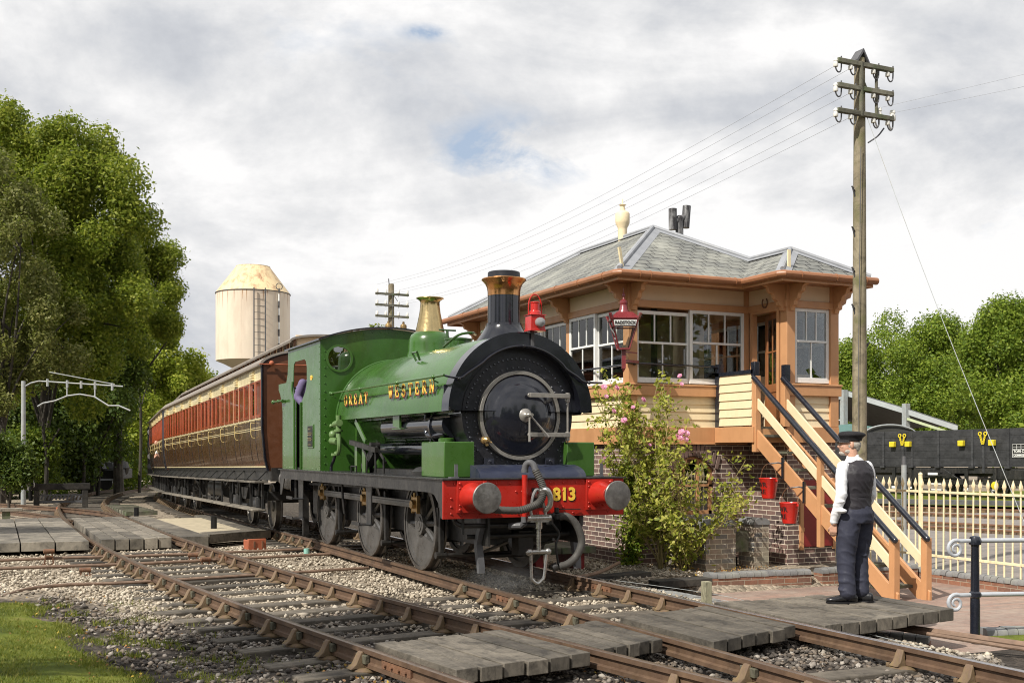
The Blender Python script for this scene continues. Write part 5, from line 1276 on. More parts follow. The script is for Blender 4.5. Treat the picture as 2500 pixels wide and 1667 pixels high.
# corner of main hip on the right front is at (ex1,ey0): porch roof replaces below the valley
plane(b,[A_,Bq,PB,R0]); plane(b,[A_,R0,R1,F_]); plane(b,[F_,R1,E_]); plane(b,[E_,R1,R0,PB,PA,D_]) ; plane(b,[C_,D_,PA]); plane(b,[C_,PA,PB,Bq])
bb(b,'roof',M['slate'],smooth=0)
roof=[c for c in box_.children if c.name.startswith('roof')][0]
b=MB()
def cap(p,q,w=.16,h=.03):
    p,q=Vector(p),Vector(q); d=(q-p).normalized()
    for s_ in (-1,1):
        side=d.cross(Vector((0,0,1))).normalized()*s_
        # flap lies along each adjoining slope
        dn=(side*.86-Vector((0,0,1))*(.42)).normalized()
        dn=(dn-d*dn.dot(d)).normalized()
        nn=d.cross(dn); nn=nn if nn.z>0 else -nn
        b.add([p+nn*.012,q+nn*.012,q+dn*w+nn*.012,p+dn*w+nn*.012,p+nn*.03,q+nn*.03,q+dn*w+nn*.02,p+dn*w+nn*.02],[(0,1,2,3),(7,6,5,4),(0,4,5,1),(1,5,6,2),(2,6,7,3),(3,7,4,0)])
    b.tube([p+Vector((0,0,.04)),q+Vector((0,0,.04))],.035,8)
cap(A_,R0,.15); cap(R0,R1,.09); cap(PB,R0,.09) ; cap(C_,PA,.13); cap(PA,PB,.08); cap(D_,PA,.08); cap(F_,R1); cap(E_,R1)
o_=bb(b,'lead_flashing',M['lead'],roof)
# gutters
b=MB()
g=[(ex0-.075,ey1+.1,ZE+.0),(ex0-.075,ey0-.02,ZE),(ex0-.03,ey0-.075,ZE),(exp_-.12,ey0-.075,ZE),(exp_-.075,ey0-.12,ZE),(exp_-.075,eyp-.02,ZE),(exp_-.03,eyp-.075,ZE),(ex1+.06,eyp-.075,ZE)]
b.tube(g,.058,10)
for k in range(8): 
    y=ey0+.3+k*.8; b.ring((ex0-.075,y,ZE),(0,1,0),.056,.066,.02,12)
for x in (9.0,9.2,9.9,10.8,11.3,12.0,12.6): 
    yy=ey0-.075 if x<exp_ else eyp-.075; b.ring((x,yy,ZE),(1,0,0),.056,.066,.02,12)
bb(b,'gutter',M['brown'])
# brackets
def bracket(x,y,dx,dy):
    b=MB(); prof=[(0,0),(0,-.42),(.05,-.42),(.07,-.36),(.12,-.34),(.13,-.28),(.2,-.24),(.22,-.17),(.3,-.14),(.33,-.06),(.4,-.04),(.4,0)]
    w=.04; vs=[]
    for s_ in (-1,1): vs+=[(x+dx*u+(dy!=0)*s_*w,y+dy*u+(dx!=0)*s_*w,ZE-.06+v) for u,v in prof]
    n=len(prof); b.add(vs,[tuple(range(n)),tuple(range(2*n-1,n-1,-1))]+[(i,(i+1)%n,n+(i+1)%n,n+i) for i in range(n)])
    bb(b,'eaves_bracket',M['tan'],bevel=.004)
bracket(X0-.0,Y0+.075,-1,0); bracket(X0+.075,Y0-.0,0,-1); bracket(X0,17.08,-1,0); bracket(X0,19.1,-1,0); bracket(X0,Y1-.08,-1,0)
bracket(XP-.0,YP+.075,-1,0); bracket(XP+.085,YP,0,-1); bracket(X1-.075,YP,0,-1); bracket(X1,YP+.075,1,0)
# finial stubs
b=MB(); b.bar((ex0+.12,ey0+.1,ZE+.1),(ex0+.05,ey0+.08,ZE+.42),.03,.05); b.bar((exp_+.25,eyp+.15,ZE+.12),(exp_+.25,eyp+.15,ZE+.42),.03,.05); bb(b,'roof_stub',M['cream2'],roof)
# stove pipes
b=MB(); c=Vector((11.62,17.3,0)); b.cyl(c+Vector((0,0,5.0)),c+Vector((0,0,5.92)),.075,n=16); b.ball(c+Vector((0,0,5.9)),.078); b.cyl(c+Vector((-.14,0,5.83)),c+Vector((.14,0,5.96)),.062,n=16); b.cyl(c+Vector((-.145,0,5.69)),c+Vector((-.15,0,6.08)),.077,n=18); b.cyl(c+Vector((.13,0,5.75)),c+Vector((.165,0,6.16)),.077,n=18)
bb(b,'stove_pipe',paint('tarred_pipe',(.03,.028,.03),.4,.4,6,dirt=(.5,.5,.5),dirta=.7,dsc=5),bevel=0)
b=MB(); c=Vector((10.75,17.9,rz-.5)); b.lathe([(.085,0),(.085,.72),(.09,.76),(.13,.84),(.135,.88),(.135,1.02),(.12,1.05),(.05,1.09),(.04,1.17),(.07,1.19),(.015,1.21),(.008,1.3)],c,n=24); bb(b,'vent_pipe',M['cream'])
# horseshoe
b=MB(); b.tube([(XP-.03,14.55+.065*math.cos(R(a)),ZW1+.14+.08*math.sin(R(a))) for a in range(130,411,14)],.012,6); bb(b,'horseshoe',M['rust'])
# ---------- lantern ----------
lt=thing('platform_lamp','maroon lantern with a name strip hanging on the signal box corner','lantern',(8.86,14.72,2.86))
b=MB(); b.prism([(-.03,0),(.03,0),(.03,.3),(-.03,.3)],-.03,.03,'y'); b.lathe([(0,-.06),(.03,0),(.03,.0)],(0,0,0),n=8); b.bar((0,0,.12),(.26,.26,.12),.03,.04); b.bar((0,0,.26),(.24,.24,.26),.02,.02)
b.build('bracket',M['lampmar'],lt,bevel=.004)
def sq(h,z,b): pass
b=MB(); w0,w1,z0,z1=.085,.195,.30,.74
for sx,sy in ((-1,-1),(1,-1),(1,1),(-1,1)):
    b.bar((sx*w0,sy*w0,z0),(sx*w1,sy*w1,z1),.022,.022); 
for z,w in ((z0,w0),(z1,w1),(z1-.10,w1-.024)):
    for a,c in (((-1,-1),(1,-1)),((1,-1),(1,1)),((1,1),(-1,1)),((-1,1),(-1,-1))): b.bar((a[0]*w,a[1]*w,z),(c[0]*w,c[1]*w,z),.02,.022)
b.box(-w0,w0,-w0,w0,z0-.02,z0); fr=b.build('lantern_frame',M['lampmar'],lt)
b=MB(); b.loft([[Vector((a*(w+.02),c*(w+.02),z)) for a,c in ((-1,-1),(1,-1),(1,1),(-1,1))] for w,z in ((w1,z1),(w1+.01,z1+.02),(.1,z1+.12))]); b.lathe([(.105,z1+.10),(.105,z1+.12),(.07,z1+.17),(.055,z1+.24),(.065,z1+.26),(.06,z1+.3),(.02,z1+.33),(.012,z1+.36),(.03,z1+.38),(.022,z1+.41),(.005,z1+.44),(.004,z1+.5)],(0,0,0),n=20)
for sx,sy in ((-1,-1),(1,-1),(1,1),(-1,1)): b.bar((sx*.2,sy*.2,z1),(sx*.235,sy*.235,z1+.09),.05,.02); 
b.build('lantern_roof',M['lampmar'],lt)
b=MB()
for a,c in (((-1,-1),(1,-1)),((1,-1),(1,1)),((1,1),(-1,1)),((-1,1),(-1,-1))):
    q=[Vector((a[0]*w0*.98,a[1]*w0*.98,z0)),Vector((c[0]*w0*.98,c[1]*w0*.98,z0)),Vector((c[0]*w1*.96,c[1]*w1*.96,z1-.1)),Vector((a[0]*w1*.96,a[1]*w1*.96,z1-.1))]; b.add(q,[(0,1,2,3)])
b.build('lantern_glass',M['lglass'],lt)
b=MB(); b.cyl((0,0,.3),(0,0,.36),.03,n=12); b.build('burner',M['cream2'],lt)
def face(sgnx,sgny):
    pass
b=MB(); b.add([(-w1+.035,-w1+.0,z1-.095),(w1-.035,-w1+.0,z1-.095),(w1-.015,-w1-.013,z1-.01),(-w1+.015,-w1-.013,z1-.01),(-w1+.035,-w1+.012,z1-.095),(w1-.035,-w1+.012,z1-.095),(w1-.015,-w1,z1-.01),(-w1+.015,-w1,z1-.01)],[(0,1,2,3),(7,6,5,4),(0,4,5,1),(1,5,6,2),(2,6,7,3),(3,7,4,0)])
np_=b.build('name_plate',M['white'],lt)
tx=text_mesh('RADSTOCK',.066,'name_text',M['blk'],np_,(0,-w1-.014,z1-.054),(R(90+9),0,0),.002,.0015,sx=.92)
lt.rotation_euler=(0,0,R(-24))
# fire buckets
def bucket(loc,label):
    t=thing('fire_bucket',label,'bucket',loc,rz=R(-78),group='red fire buckets on the staircase side')
    b=MB(); b.lathe([(.095,0),(.10,.005),(.145,.29),(.152,.3),(.145,.31),(.135,.29),(.09,.02),(0,.02)],(0,0,0),n=32); b.build('pail',M['lampred'],t)
    b=MB(); b.lathe([(.092,-.01),(.096,.012)],(0,0,0),n=32); b.build('base_rim',M['blk'],t)
    b=MB(); b.tube([(.155*math.cos(R(a)),0,.28+.24*math.sin(R(a))) for a in range(0,181,12)],.006,6); b.build('handle',M['rust'],t)
    for s_ in (-1,1):
        b=MB(); b.ball((s_*.15,0,.27),(.02,.02,.025),8); b.build('ear',M['lampred'],t)
    b=MB(); b.tube([(.0,0,.52),(.14,.05,.54),(.2,.1,.52)],.012,6); b.box(.18,.21,.07,.11,.3,.62); b.build('hook',M['hand'],t)
    b=MB(); 
    tx=text_mesh('GWR',.10,'bucket_letters',M['blk'],t,(-.03,-.13,.205),(R(90-8),0,0),.006,.002); 
    tx2=text_mesh('FIRE',.10,'bucket_letters',M['blk'],t,(-.025,-.122,.10),(R(90-8),0,0),.006,.002)
    for o_ in (tx,tx2):     # wrap the letters round the pail
        for v in o_.data.vertices:
            zz=o_.location.z+v.co.y; rr=.10+.155*zz+.001+(.002 if v.co.z>0 else -.004); a=(v.co.x+o_.location.x-.03)/rr
            v.co=(rr*math.sin(a),-rr*math.cos(a),zz)
        o_.location=(0,0,0); o_.rotation_euler=(0,0,0)
    return t
bucket((10.68,13.5,.87),'red fire bucket with black letters, the higher of the two on the stairs')
bucket((10.68,13.02,.52),'red fire bucket with black letters, the lower of the two on the stairs')
# ================= coaches =================
def coach(root,L,ncomp,ends=True,main=True):
    # local: x across, y back from near end, z up from rail
    W_=1.29; zb,zt=1.27,3.28
    # body: side profile with tumblehome, lower brown / upper cream
    def side(sx):
        b=MB(); prof=[(W_-.10,zb),(W_-.05,1.45),(W_-.01,1.75),(W_,2.02)]
        b.loft([[Vector((sx*x,y,z)) for x,z in prof]+[Vector((sx*(W_-.25),y,2.02)),Vector((sx*(W_-.25),y,zb))] for y in (0.0,L)]); b.build('lower_side',M['cbrown'],root,smooth=50)
        b=MB(); b.box(min(sx*(W_-.05),sx*W_),max(sx*(W_-.05),sx*W_),0,L,2.02,2.22); b.build('waist_panel',M['cbrown'],root)
        b=MB(); b.box(min(sx*(W_-.05),sx*W_),max(sx*(W_-.05),sx*W_),0,L,2.98,3.22); b.build('cream_panel',M['ccream'],root)
        b=MB(); b.box(min(sx*(W_-.06),sx*(W_-.004)),max(sx*(W_-.06),sx*(W_-.004)),0,L,2.22,2.98); b.build('window_band',M['mahog'],root)
        if sx>0: return
        cw=L/ncomp; fr=[]; X=-W_
        bl=MB()
        bl.box(X-.006,X,0,L,2.205,2.23); bl.box(X-.006,X,0,L,2.965,2.985); bl.box(X-.004,X,0,L,2.0,2.012); bl.box(X-.004,X,0,L,2.04,2.05); bl.box(X+.085,X+.095,0,L,zb,zb+.025)
        for i in range(ncomp):
            y0=i*cw; c=y0+cw/2; dwid=.62
            for y in (y0,c-dwid/2-.01,c+dwid/2+.01,y0+cw-.0001): bl.box(X-.008,X,y-.028,y+.028,2.22,2.98)
            for a,e in ((y0+.045,c-dwid/2-.055),(c-dwid/2+.04,c+dwid/2-.04),(c+dwid/2+.055,y0+cw-.045)):
                w=MB(); w.box(X-.016,X+.01,a,a+.035,2.24,2.96); w.box(X-.016,X+.01,e-.035,e,2.24,2.96); w.box(X-.016,X+.01,a+.035,e-.035,2.24,2.30); w.box(X-.016,X+.01,a+.035,e-.035,2.92,2.96)
                if abs((a+e)/2-c)<.05: w.box(X-.004,X+.002,a+.035,(a+e)/2,2.30,2.92,m=1); w.box(X-.01,X+.01,(a+e)/2,e-.035,2.30,2.92)
                else: w.box(X-.004,X+.002,a+.035,e-.035,2.30,2.92,m=2)
                w.build('coach_window',[M['mahog'],M['cglass'],M['cpane']],root,bevel=.003)
            w=MB()
            for k in range(4): w.box(X-.05+.006*k,X,c-.2,c+.2,3.0+.052*k,3.03+.052*k)
            w.build('door_vent',M['ccream'],root)
            for a,e in ((y0+.06,c-dwid/2-.06),(c-dwid/2+.06,c+dwid/2-.06),(c+dwid/2+.06,y0+cw-.06)):
                for z in (2.045,2.19): bl.box(X-.003,X,a,e,z,z+.008,m=1)
            w=MB(); w.tube(spline([(X-.0,c-dwid/2+.1,2.14),(X-.07,c-dwid/2+.1,2.15),(X-.08,c-dwid/2+.1,2.05),(X-.06,c-dwid/2+.1,1.88),(X-.0,c-dwid/2+.1,1.85)],3),.0075,5); w.tube([(X,c-dwid/2+.04,2.0),(X-.06,c-dwid/2+.04,2.0),(X-.06,c-dwid/2+.14,2.0)],.01,5); w.build('door_handle',M['gold'],root)
        bl.build('beading',[M['ccream'],M['gold']],root)
    side(-1); side(1)
    # door lines as thin dark gaps
    cw=L/ncomp
    for i in range(ncomp):
        for s_ in (-.31,.31): b=MB(); y=i*cw+cw/2+s_; b.tube([(-W_-.001,y,2.2),(-W_-.001,y,2.02),(-W_+.008,y,1.75),(-W_+.047,y,1.45),(-W_+.09,y,1.32)],.006,4); b.build('door_gap',M['blk'],root)
    # ends
    poly=[(-W_+.11,1.2),(-W_+.05,1.45),(-W_,2.02),(-W_,3.22)]+[(W_*math.cos(R(a))*-1,3.22+.34*math.sin(R(a))) for a in range(10,171,16)]+[(W_,3.22),(W_,2.02),(W_-.05,1.45),(W_-.11,1.2)]
    for y in (0,L):
        b=MB(); b.prism(poly,y-.03 if y==0 else y,y+.0 if y==0 else y+.03,'y'); e=b.build('end_wall',M['cend'],root)
        b=MB(); dy=-.045 if y==0 else .03
        q=[(x*1.0,z) for x,z in poly]; b.tube([(x,y+dy,z) for x,z in q],.028,6); o=b.build('end_moulding',M['black'],root); o.parent=e
    b=MB(); b.tube([(-1.35,-.1,3.25),(1.0,-.1,3.25)],.012,6); b.ball((-1.12,-.12,3.27),.05); b.tube(spline([(-.5,-.06,2.2),(-.2,-.16,2.1),(.4,-.16,2.0),(.9,-.06,2.0)],4),.02); b.box(-.62,-.1,-.25,-.05,2.05,2.12); b.build('end_fittings',M['rust2'],root)
    # roof: low arc plus clerestory
    def arcroof(w,z0,h,y0,y1,nm,mat,n=16,th=.04):
        b=MB(); up=[(w*math.cos(R(180-180*i/n)),z0+h*math.sin(R(180*i/n))) for i in range(n+1)]; lo=[(x*.98,z-th) for x,z in reversed(up)]
        b.prism(up+lo,y0,y1,'y'); return b.build(nm,mat,root,smooth=40)
    arcroof(W_+.05,3.24,.36,-.08,L+.08,'roof',M['croof'])
    b=MB(); b.box(-.62,-.58,.1,L-.1,3.5,3.76); b.box(.58,.62,.1,L-.1,3.5,3.76); b.box(-.6,.6,.1,.14,3.5,3.86); b.box(-.6,.6,L-.14,L-.1,3.5,3.86)
    cl_=b.build('clerestory_side',M['creamp'],root)
    b=MB(); 
    for i in range(ncomp*3): y=.3+(L-.6)*i/(ncomp*3-1); b.box(-.635,-.62,y-.2,y+.2,3.62,3.74)
    o=b.build('clerestory_glass',M['cglass'],root); o.parent=cl_
    b=MB(); b.box(-.64,-.625,.05,L-.05,3.5,3.6)
    for i in range(ncomp*3+1): y=.05+(L-.1)*i/(ncomp*3); b.box(-.66,-.62,y-.03,y+.03,3.5,3.76)
    b.build('clerestory_ribs',M['rust'],root)
    arcroof(.74,3.74,.14,-.02,L+.02,'clerestory_roof',M['croof'])
    b=MB(); b.box(-W_-.09,-W_-.03,-.08,L+.08,3.215,3.25); b.build('gutter',M['croof'],root)
    # underframe
    b=MB(); b.box(-1.12,-1.06,0,L,1.02,1.26); b.box(1.06,1.12,0,L,1.02,1.26); b.box(-1.12,1.12,-.05,.05,1.0,1.26); b.box(-1.12,1.12,L-.05,L+.05,1.0,1.26); b.box(-1.15,1.15,0,L,1.2,1.27)
    n=max(4,int(L/1.2))
    for i in range(n): y=.4+(L-.8)*i/(n-1); b.box(-1.34,-1.1,y-.03,y+.03,.97,1.02); b.bar((-1.12,y,1.2),(-1.32,y,1.0),.04,.02)
    b.build('underframe',M['frame'],root)
    b=MB(); b.box(-1.42,-1.16,.05,L-.05,.97,1.005); b.build('upper_footboard',M['board2'],root,bevel=.004)
    b=MB(); b.box(-1.40,-1.16,.35,L-.3,.42,.455); b.build('lower_footboard',M['board2'],root,bevel=.004)
    for i in range(n): b=MB(); y=.4+(L-.8)*i/(n-1); b.box(-1.22,-1.18,y-.02,y+.02,.455,.97); b.build('step_hanger',M['frame'],root)
    b=MB()
    b.bar((-1.0,L*.32,1.0),(-1.0,L*.42,.5),.05,.05); b.bar((-1.0,L*.42,.5),(-1.0,L*.58,.5),.05,.05); b.bar((-1.0,L*.58,.5),(-1.0,L*.68,1.0),.05,.05); b.bar((-1.0,L*.42,.5),(-1.0,L*.42,1.0),.04,.04); b.bar((-1.0,L*.58,.5),(-1.0,L*.58,1.0),.04,.04)
    b.build('truss_rod',M['frame'],root)
    b=MB(); b.cyl((-.9,L*.36,.75),(-.9,L*.5,.75),.22,n=20); b.build('gas_cylinder',M['frame'],root)
    b=MB(); b.lathe([(.1,0),(.2,.05),(.2,.3),(.05,.34)],(-.9,L*.28,.55),n=16); b.build('vacuum_chamber',M['frame'],root)
    # bogies
    pb=None
    for yc in (2.75,L-2.75):
        b=MB(); 
        for sx in (-1,1):
            b.box(sx*1.02-.04,sx*1.02+.04,-1.75,1.75,.62,.80)
            for yy in (-1.22,1.22):
                b.box(sx*1.06-.1,sx*1.06+.1,yy-.16,yy+.16,.36,.66); b.lathe([(.11,0),(.12,.05),(.12,.14),(.08,.16)],(sx*1.02,yy,.5),(sx,0,0),12)
                b.cyl((sx*1.12,yy-.33,.46),(sx*1.12,yy-.33,.68),.07,n=12); b.cyl((sx*1.12,yy+.33,.46),(sx*1.12,yy+.33,.68),.07,n=12); b.tube([(sx*1.12,yy-.33,.68),(sx*1.12,yy-.35,.9),(sx*1.1,yy-.4,1.02)],.03,8); b.tube([(sx*1.12,yy+.33,.68),(sx*1.12,yy+.35,.9),(sx*1.1,yy+.4,1.02)],.03,8)
            b.box(sx*1.08-.1,sx*1.08+.1,-.45,.45,.4,.5); b.prism([(-.45,.85),(.45,.85),(.2,.6),(-.2,.6)],sx*1.1-.05,sx*1.1+.05,'x')
        b.box(-1,1,-.25,.25,.5,.9); b.box(-1,1,-1.78,-1.7,.6,.78); b.box(-1,1,1.7,1.78,.6,.78)
        bo=b.build('bogie',M['frame'],root,bevel=.008); bo.location=(0,yc,0)
        for yy in (-1.22,1.22):
            for sx in (-1,1):
                w=MB(); w.lathe([(0,-.06),(.1,-.06),(.12,-.03),(.4,-.02),(.43,-.06),(.475,-.06),(.475,.03),(.505,.05),(.505,.07),(.4,.07),(.38,.03),(0,.03)],(0,0,0),(1,0,0),40)
                o=w.build('wheel',M['tyre'],bo); put(o,bo,(sx*.74,yy,.475),0 if sx<0 else math.pi)
    # near end buffers and gangway bits
    for x in (-.8635,.8635):
        b=MB(); b.lathe([(.12,0),(.1,.3),(.06,.32),(.06,.42),(.2,.43),(.205,.46),(.19,.48),(0,.49)],(x,-.05,1.05),(0,-1,0),28); b.build('buffer',M['buff'],root)
c1=thing('railway_coach','chocolate and cream clerestory coach coupled straight behind the locomotive','coach',(6.02,21.22,0),rot=(math.atan2(-.25,17.4),0,-math.atan2(.57,17.4)))
coach(c1,17.3,9)
c2=thing('railway_coach','second chocolate and cream coach, the far one on the bend, partly hidden','coach',(6.62,39.0,-.26),rot=(math.atan2(-.2,14),0,-math.atan2(1.05,12)))
coach(c2,11.6,6)
c3=thing('tail_vehicle','black vehicle end with pale round lamps at the far end of the train','coach',(8.2,52.3,-.42),rot=(-.014,0,-.16))
b=MB(); b.box(-1.62,1.35,0,8,1.15,3.15); b.build('body',M['frame'],c3,bevel=.1)
b=MB(); b.box(-1.72,-1.5,-.4,0,.9,3.1); b.build('corridor_end',M['frame'],c3,bevel=.05)
for z in (2.85,2.3,1.75,1.3): b=MB(); b.lathe([(.13,0),(.12,.05),(0,.07)],(-1.6,-.4,z),(0,-1,0),16); b.build('lamp',M['porcelain'] if z in (2.85,1.75) else M['irong'],c3)
# dark stored wagons left of the train tail
t=thing('low_wagon','low dark wagon heaped with scrap beyond the bend of the tracks','wagon',(5.0,66,-.62),rz=-.3)
b=MB(); b.box(-2.2,1.4,0,5,.55,1.15); b.build('body',M['blk'],t,bevel=.05)
b=MB()
for i in range(16): b.ball((rnd.uniform(-1.9,1.2),rnd.uniform(.3,4.5),1.2),(rnd.uniform(.3,.6),.5,rnd.uniform(.15,.5)),8)
b.build('load',M['frame'],t)
for x in (-1.9,.9): b=MB(); b.cyl((x,-.02,.4),(x,.1,.4),.38,n=20); b.build('wheel',M['frame'],t)
b=MB(); b.box(-2.3,1.5,-.06,0,.55,.65); b.build('sill',M['greyrail'],t)
# ================= black wagon at right =================
th=math.atan2(-7,4)   # lateral vs depth
def Wp(R_,D_): s,c=math.sin(TH),math.cos(TH); return (D_*s+R_*c, D_*c-R_*s)
pL=Wp(13.6,55.9); pR=Wp(24.5,36.8); d=Vector((pR[0]-pL[0],pR[1]-pL[1])); Lw=d.length; aw=math.atan2(d.y,d.x)
wz0,wz1=-.42,-.25
wag=thing('open_wagon','long black planked bogie wagon with yellow fittings behind the cream fence','wagon',(pL[0],pL[1],wz0),rot=Euler((0,-math.asin((wz1-wz0)/Lw),aw)))
b=MB()
for k in range(5): b.box(0,Lw,0,.1,1.32+k*.30,1.615+k*.30)
b.box(0,Lw,2.4,2.5,1.32,2.82); b.box(0,.1,0,2.5,1.32,2.82); b.box(Lw-.1,Lw,0,2.5,1.32,2.82); b.box(0,Lw,0,2.5,1.25,1.32)
b.build('planked_body',M['wagon'],wag,bevel=.01)
b=MB(); 
for xx in (2.2,5.6,6.6,8.2,9.6,11.3,13.0,14.5,16.2,18.0,19.5):
    b.box(xx-.05,xx+.05,-.03,0,1.25,2.82)
    for z in np.arange(1.4,2.8,.14): b.rivet((xx,-.03,z),(0,-1,0),.018)
    b.box(xx-.12,xx+.12,-.12,0,1.2,1.28)
b.build('body_straps',M['wagon'],wag)
b=MB(); b.box(0,Lw,-.02,.1,.98,1.2); b.box(0,Lw,.4,2.0,.85,1.2); b.build('solebar',M['frame'],wag)
def wx(px):  # local x along the wagon side for a bearing
    u=(px-1250)/2700; s,c=math.sin(TH),math.cos(TH); rx_,ry_=s+u*c,c-u*s
    dx,dy=math.cos(aw),math.sin(aw); det=rx_*(-dy)+ry_*dx
    t=(pL[0]*(-dy)+pL[1]*dx)/det; X,Y=rx_*t,ry_*t; return (X-pL[0])*dx+(Y-pL[1])*dy
for px in (2206,2403):
    b=MB(); c=wx(px)
    for s_ in (-1,1):
        b.ring((c+s_*.13,-.06,2.62),(0,-1,0),.05,.09,.03,14); 
        for k in range(5): b.ring((c+s_*(.11-.02*k),-.06-.0,2.52-.075*k),(0,-1,0),.02,.045,.03,10)
    b.build('chain_loop',M['ywl'],wag)
    b=MB(); b.box(c-.06,c+.06,-.05,0,1.0,2.45); b.build('door_bar',M['wagon'],wag)
for px in (2184,2222,2352,2427):
    b=MB(); c=wx(px); b.box(c-.13,c+.13,-.2,-.02,2.12,2.36); b.build('yellow_block',M['ywl'],wag,bevel=.02)
t=wx(2472)
b=MB(); b.box(t,t+1.6,-.012,-.004,1.62,2.18); pnl=b.build('data_panel',M['blk'],wag)
b=MB(); x0=t+.02
for z in (1.64,1.78,1.96,2.06,2.16): b.box(x0,x0+1.56,-.02,-.012,z,z+.012)
for k in range(9): b.box(x0+k*.19,x0+k*.19+.012,-.02,-.012,1.96,2.17)
b.box(x0,x0+.012,-.02,-.012,1.64,2.17)
b.build('panel_lines',M['white'],pnl)
text_mesh('TOPS CODE',.14,'panel_text',M['white'],pnl,(x0+.05,-.02,1.88),(R(90),0,0),.002,.004,'LEFT'); text_mesh('COMMODE CODES',.11,'panel_text',M['white'],pnl,(x0+.05,-.02,1.72),(R(90),0,0),.002,.004,'LEFT')
for px in (2185,2225,2362,2432):
    b=MB(); c=wx(px); b.box(c-.08,c+.08,-.08,-.02,.3,1.2); b.box(c-.1,c+.1,-.1,-.06,.28,.38,m=1); b.build('brake_post',[M['frame'],M['white']],wag)
for c0 in (wx(2270),wx(2490)):
    b=MB(); b.box(c0-1.7,c0+1.7,-.0,.1,.5,.75); b.prism([(c0-1.5,.75),(c0-.8,1.15),(c0+.8,1.15),(c0+1.5,.75)],-.03,.05,'y'); 
    for s_ in (-1.05,1.05): b.box(c0+s_-.18,c0+s_+.18,-.1,.1,.35,.7)
    bo=b.build('bogie',M['frame'],wag,bevel=.02)
    for s_ in (-1.05,1.05):
        w=MB(); w.lathe([(0,0),(.08,0),(.38,.03),(.42,0),(.46,0),(.46,.12),(.49,.14),(0,.14)],(c0+s_,-.0+.12,.46),(0,1,0),28); w.build('wheel',M['frame'],bo)
    b=MB(); b.lathe([(.16,0),(.16,.04),(.05,.06),(0,.06)],(c0+(-1.05 if c0>12 else 1.05),-.1,.5),(0,-1,0),16); 
    if c0>12: b.build('axle_cover',M['ywl'],bo)
b=MB(); c=wx(2262); b.box(c,c+.9,-.25,-.1,.95,1.0); b.box(c+.3,c+.8,-.27,-.24,.9,1.0,m=1); b.box(c+.5,c+1.0,-.3,-.25,.25,.3,m=1); b.box(c+.5,c+1.0,-.3,-.25,.5,.55,m=1); b.bar((c-.6,-.2,.75),(c+1.6,-.2,.95),.05,.06); b.build('brake_lever',[M['frame'],M['white']],wag)
# tracks behind the fence (as seen past the pickets)
def farrail(a,b_,label):
    p=[]; A_,B_=Vector(a),Vector(b_); n=12
    for i in range(n+1): q=A_.lerp(B_,i/n); p.append((Vector((q.x,q.y)),(Vector((B_.x-A_.x,B_.y-A_.y))).normalized()))
    t=thing('rail',label,'rail',(a[0],a[1],a[2])); o=Vector(a)
    m=MB(); prof=[(-.035,.0),(-.035,-.04),(-.01,-.05),(-.01,-.1),(-.035,-.12),(-.035,-.15),(.035,-.15),(.035,-.12),(.01,-.1),(.01,-.05),(.035,-.04),(.035,0)]
    nn=Vector((p[0][1].y,-p[0][1].x))
    m.loft([[Vector((q.x+nn.x*u,q.y+nn.y*u,A_.z+(B_.z-A_.z)*i/n+v))-o for u,v in prof] for i,(q,_) in enumerate(p)]); m.build('rail_web',M['rust'],t,smooth=20)
    m=MB()
    for i in range(36): 
        q=A_.lerp(B_,(i+.5)/36)-o; m.box(q.x-.1,q.x+.1,q.y-.1,q.y+.1,q.z-.16,q.z-.05)
    m.build('chairs',M['chair'],t); return t
def gp(px,py,z): 
    u=(px-1250)/2700; v=(1100-py)/2700; s,c=math.sin(TH),math.cos(TH); t=(z-1.59)/v; return ((s+u*c)*t,(c-u*s)*t,z)
farrail(gp(1950,1228,-.3),gp(2620,1247,-.3),'rusty rail behind the fence, farthest of four beside the grass strip')
farrail(gp(1950,1240,-.3),gp(2620,1264,-.3),'rusty rail behind the fence, second from the grass strip')
farrail(gp(1950,1258,-.3),gp(2620,1288,-.3),'rusty rail behind the fence, third from the grass strip')
farrail(gp(1950,1266,-.3),gp(2620,1302,-.3),'rusty rail behind the fence, nearest the brick paving')
def quad(name,pts,mat,label,cat='ground',kind='structure'):
    b=MB(); b.add(pts,[tuple(range(len(pts)))]); return solo(b,name,mat,label,cat,kind=kind)
q=[gp(1900,1206,-.40),gp(2700,1196,-.40),gp(2700,1244,-.40),gp(1900,1224,-.40)]
b=MB(); b.add([(x,y,.02-.40) for x,y,z in q],[(0,1,2,3)]); solo(b,'grass_strip',M['lawn'],'bright green grass strip in front of the black wagon','grass',kind='structure')
a,c=gp(1900,1226,-.42),gp(2700,1240,-.42); b=MB(); b.bar((a[0],a[1],-.33),(c[0],c[1],-.33),.5,.22); solo(b,'platform_kerb',M['irong'],'dark low kerb between the grass strip and the rusty rails','kerb')
# shed
def at(px,py,D): u=(px-1250)/2700; v=(1100-py)/2700; s,c=math.sin(TH),math.cos(TH); return Vector(((s+u*c)*D,(c-u*s)*D,1.59+v*D))
sh=thing('carriage_shed','open sided train shed with pale edged low roof behind the black wagon','shed',(at(2100,1180,66).x,at(2100,1180,66).y,-.6)); o=Vector(sh.location)
def shp(px,py,D): return at(px,py,D)-o
Dd=at(2100,1100,1).normalized(); back=Vector((math.sin(TH)*14,math.cos(TH)*14,0))
b=MB(); pts=[shp(2000,990,66),shp(2072,968,66),shp(2210,1010,64),shp(2338,1052,62)]
b.loft([[p,p+Vector((0,0,.3)),p+Vector((0,0,.3))+back*.01,p+back*.01] for p in pts]); b.build('fascia',M['shedroof'],sh)
b=MB(); b.loft([[p+Vector((0,0,.30)),p+Vector((0,0,.36)),p+Vector((0,0,.36))+back,p+Vector((0,0,.30))+back] for p in pts]); b.build('roof',M['irong'],sh)
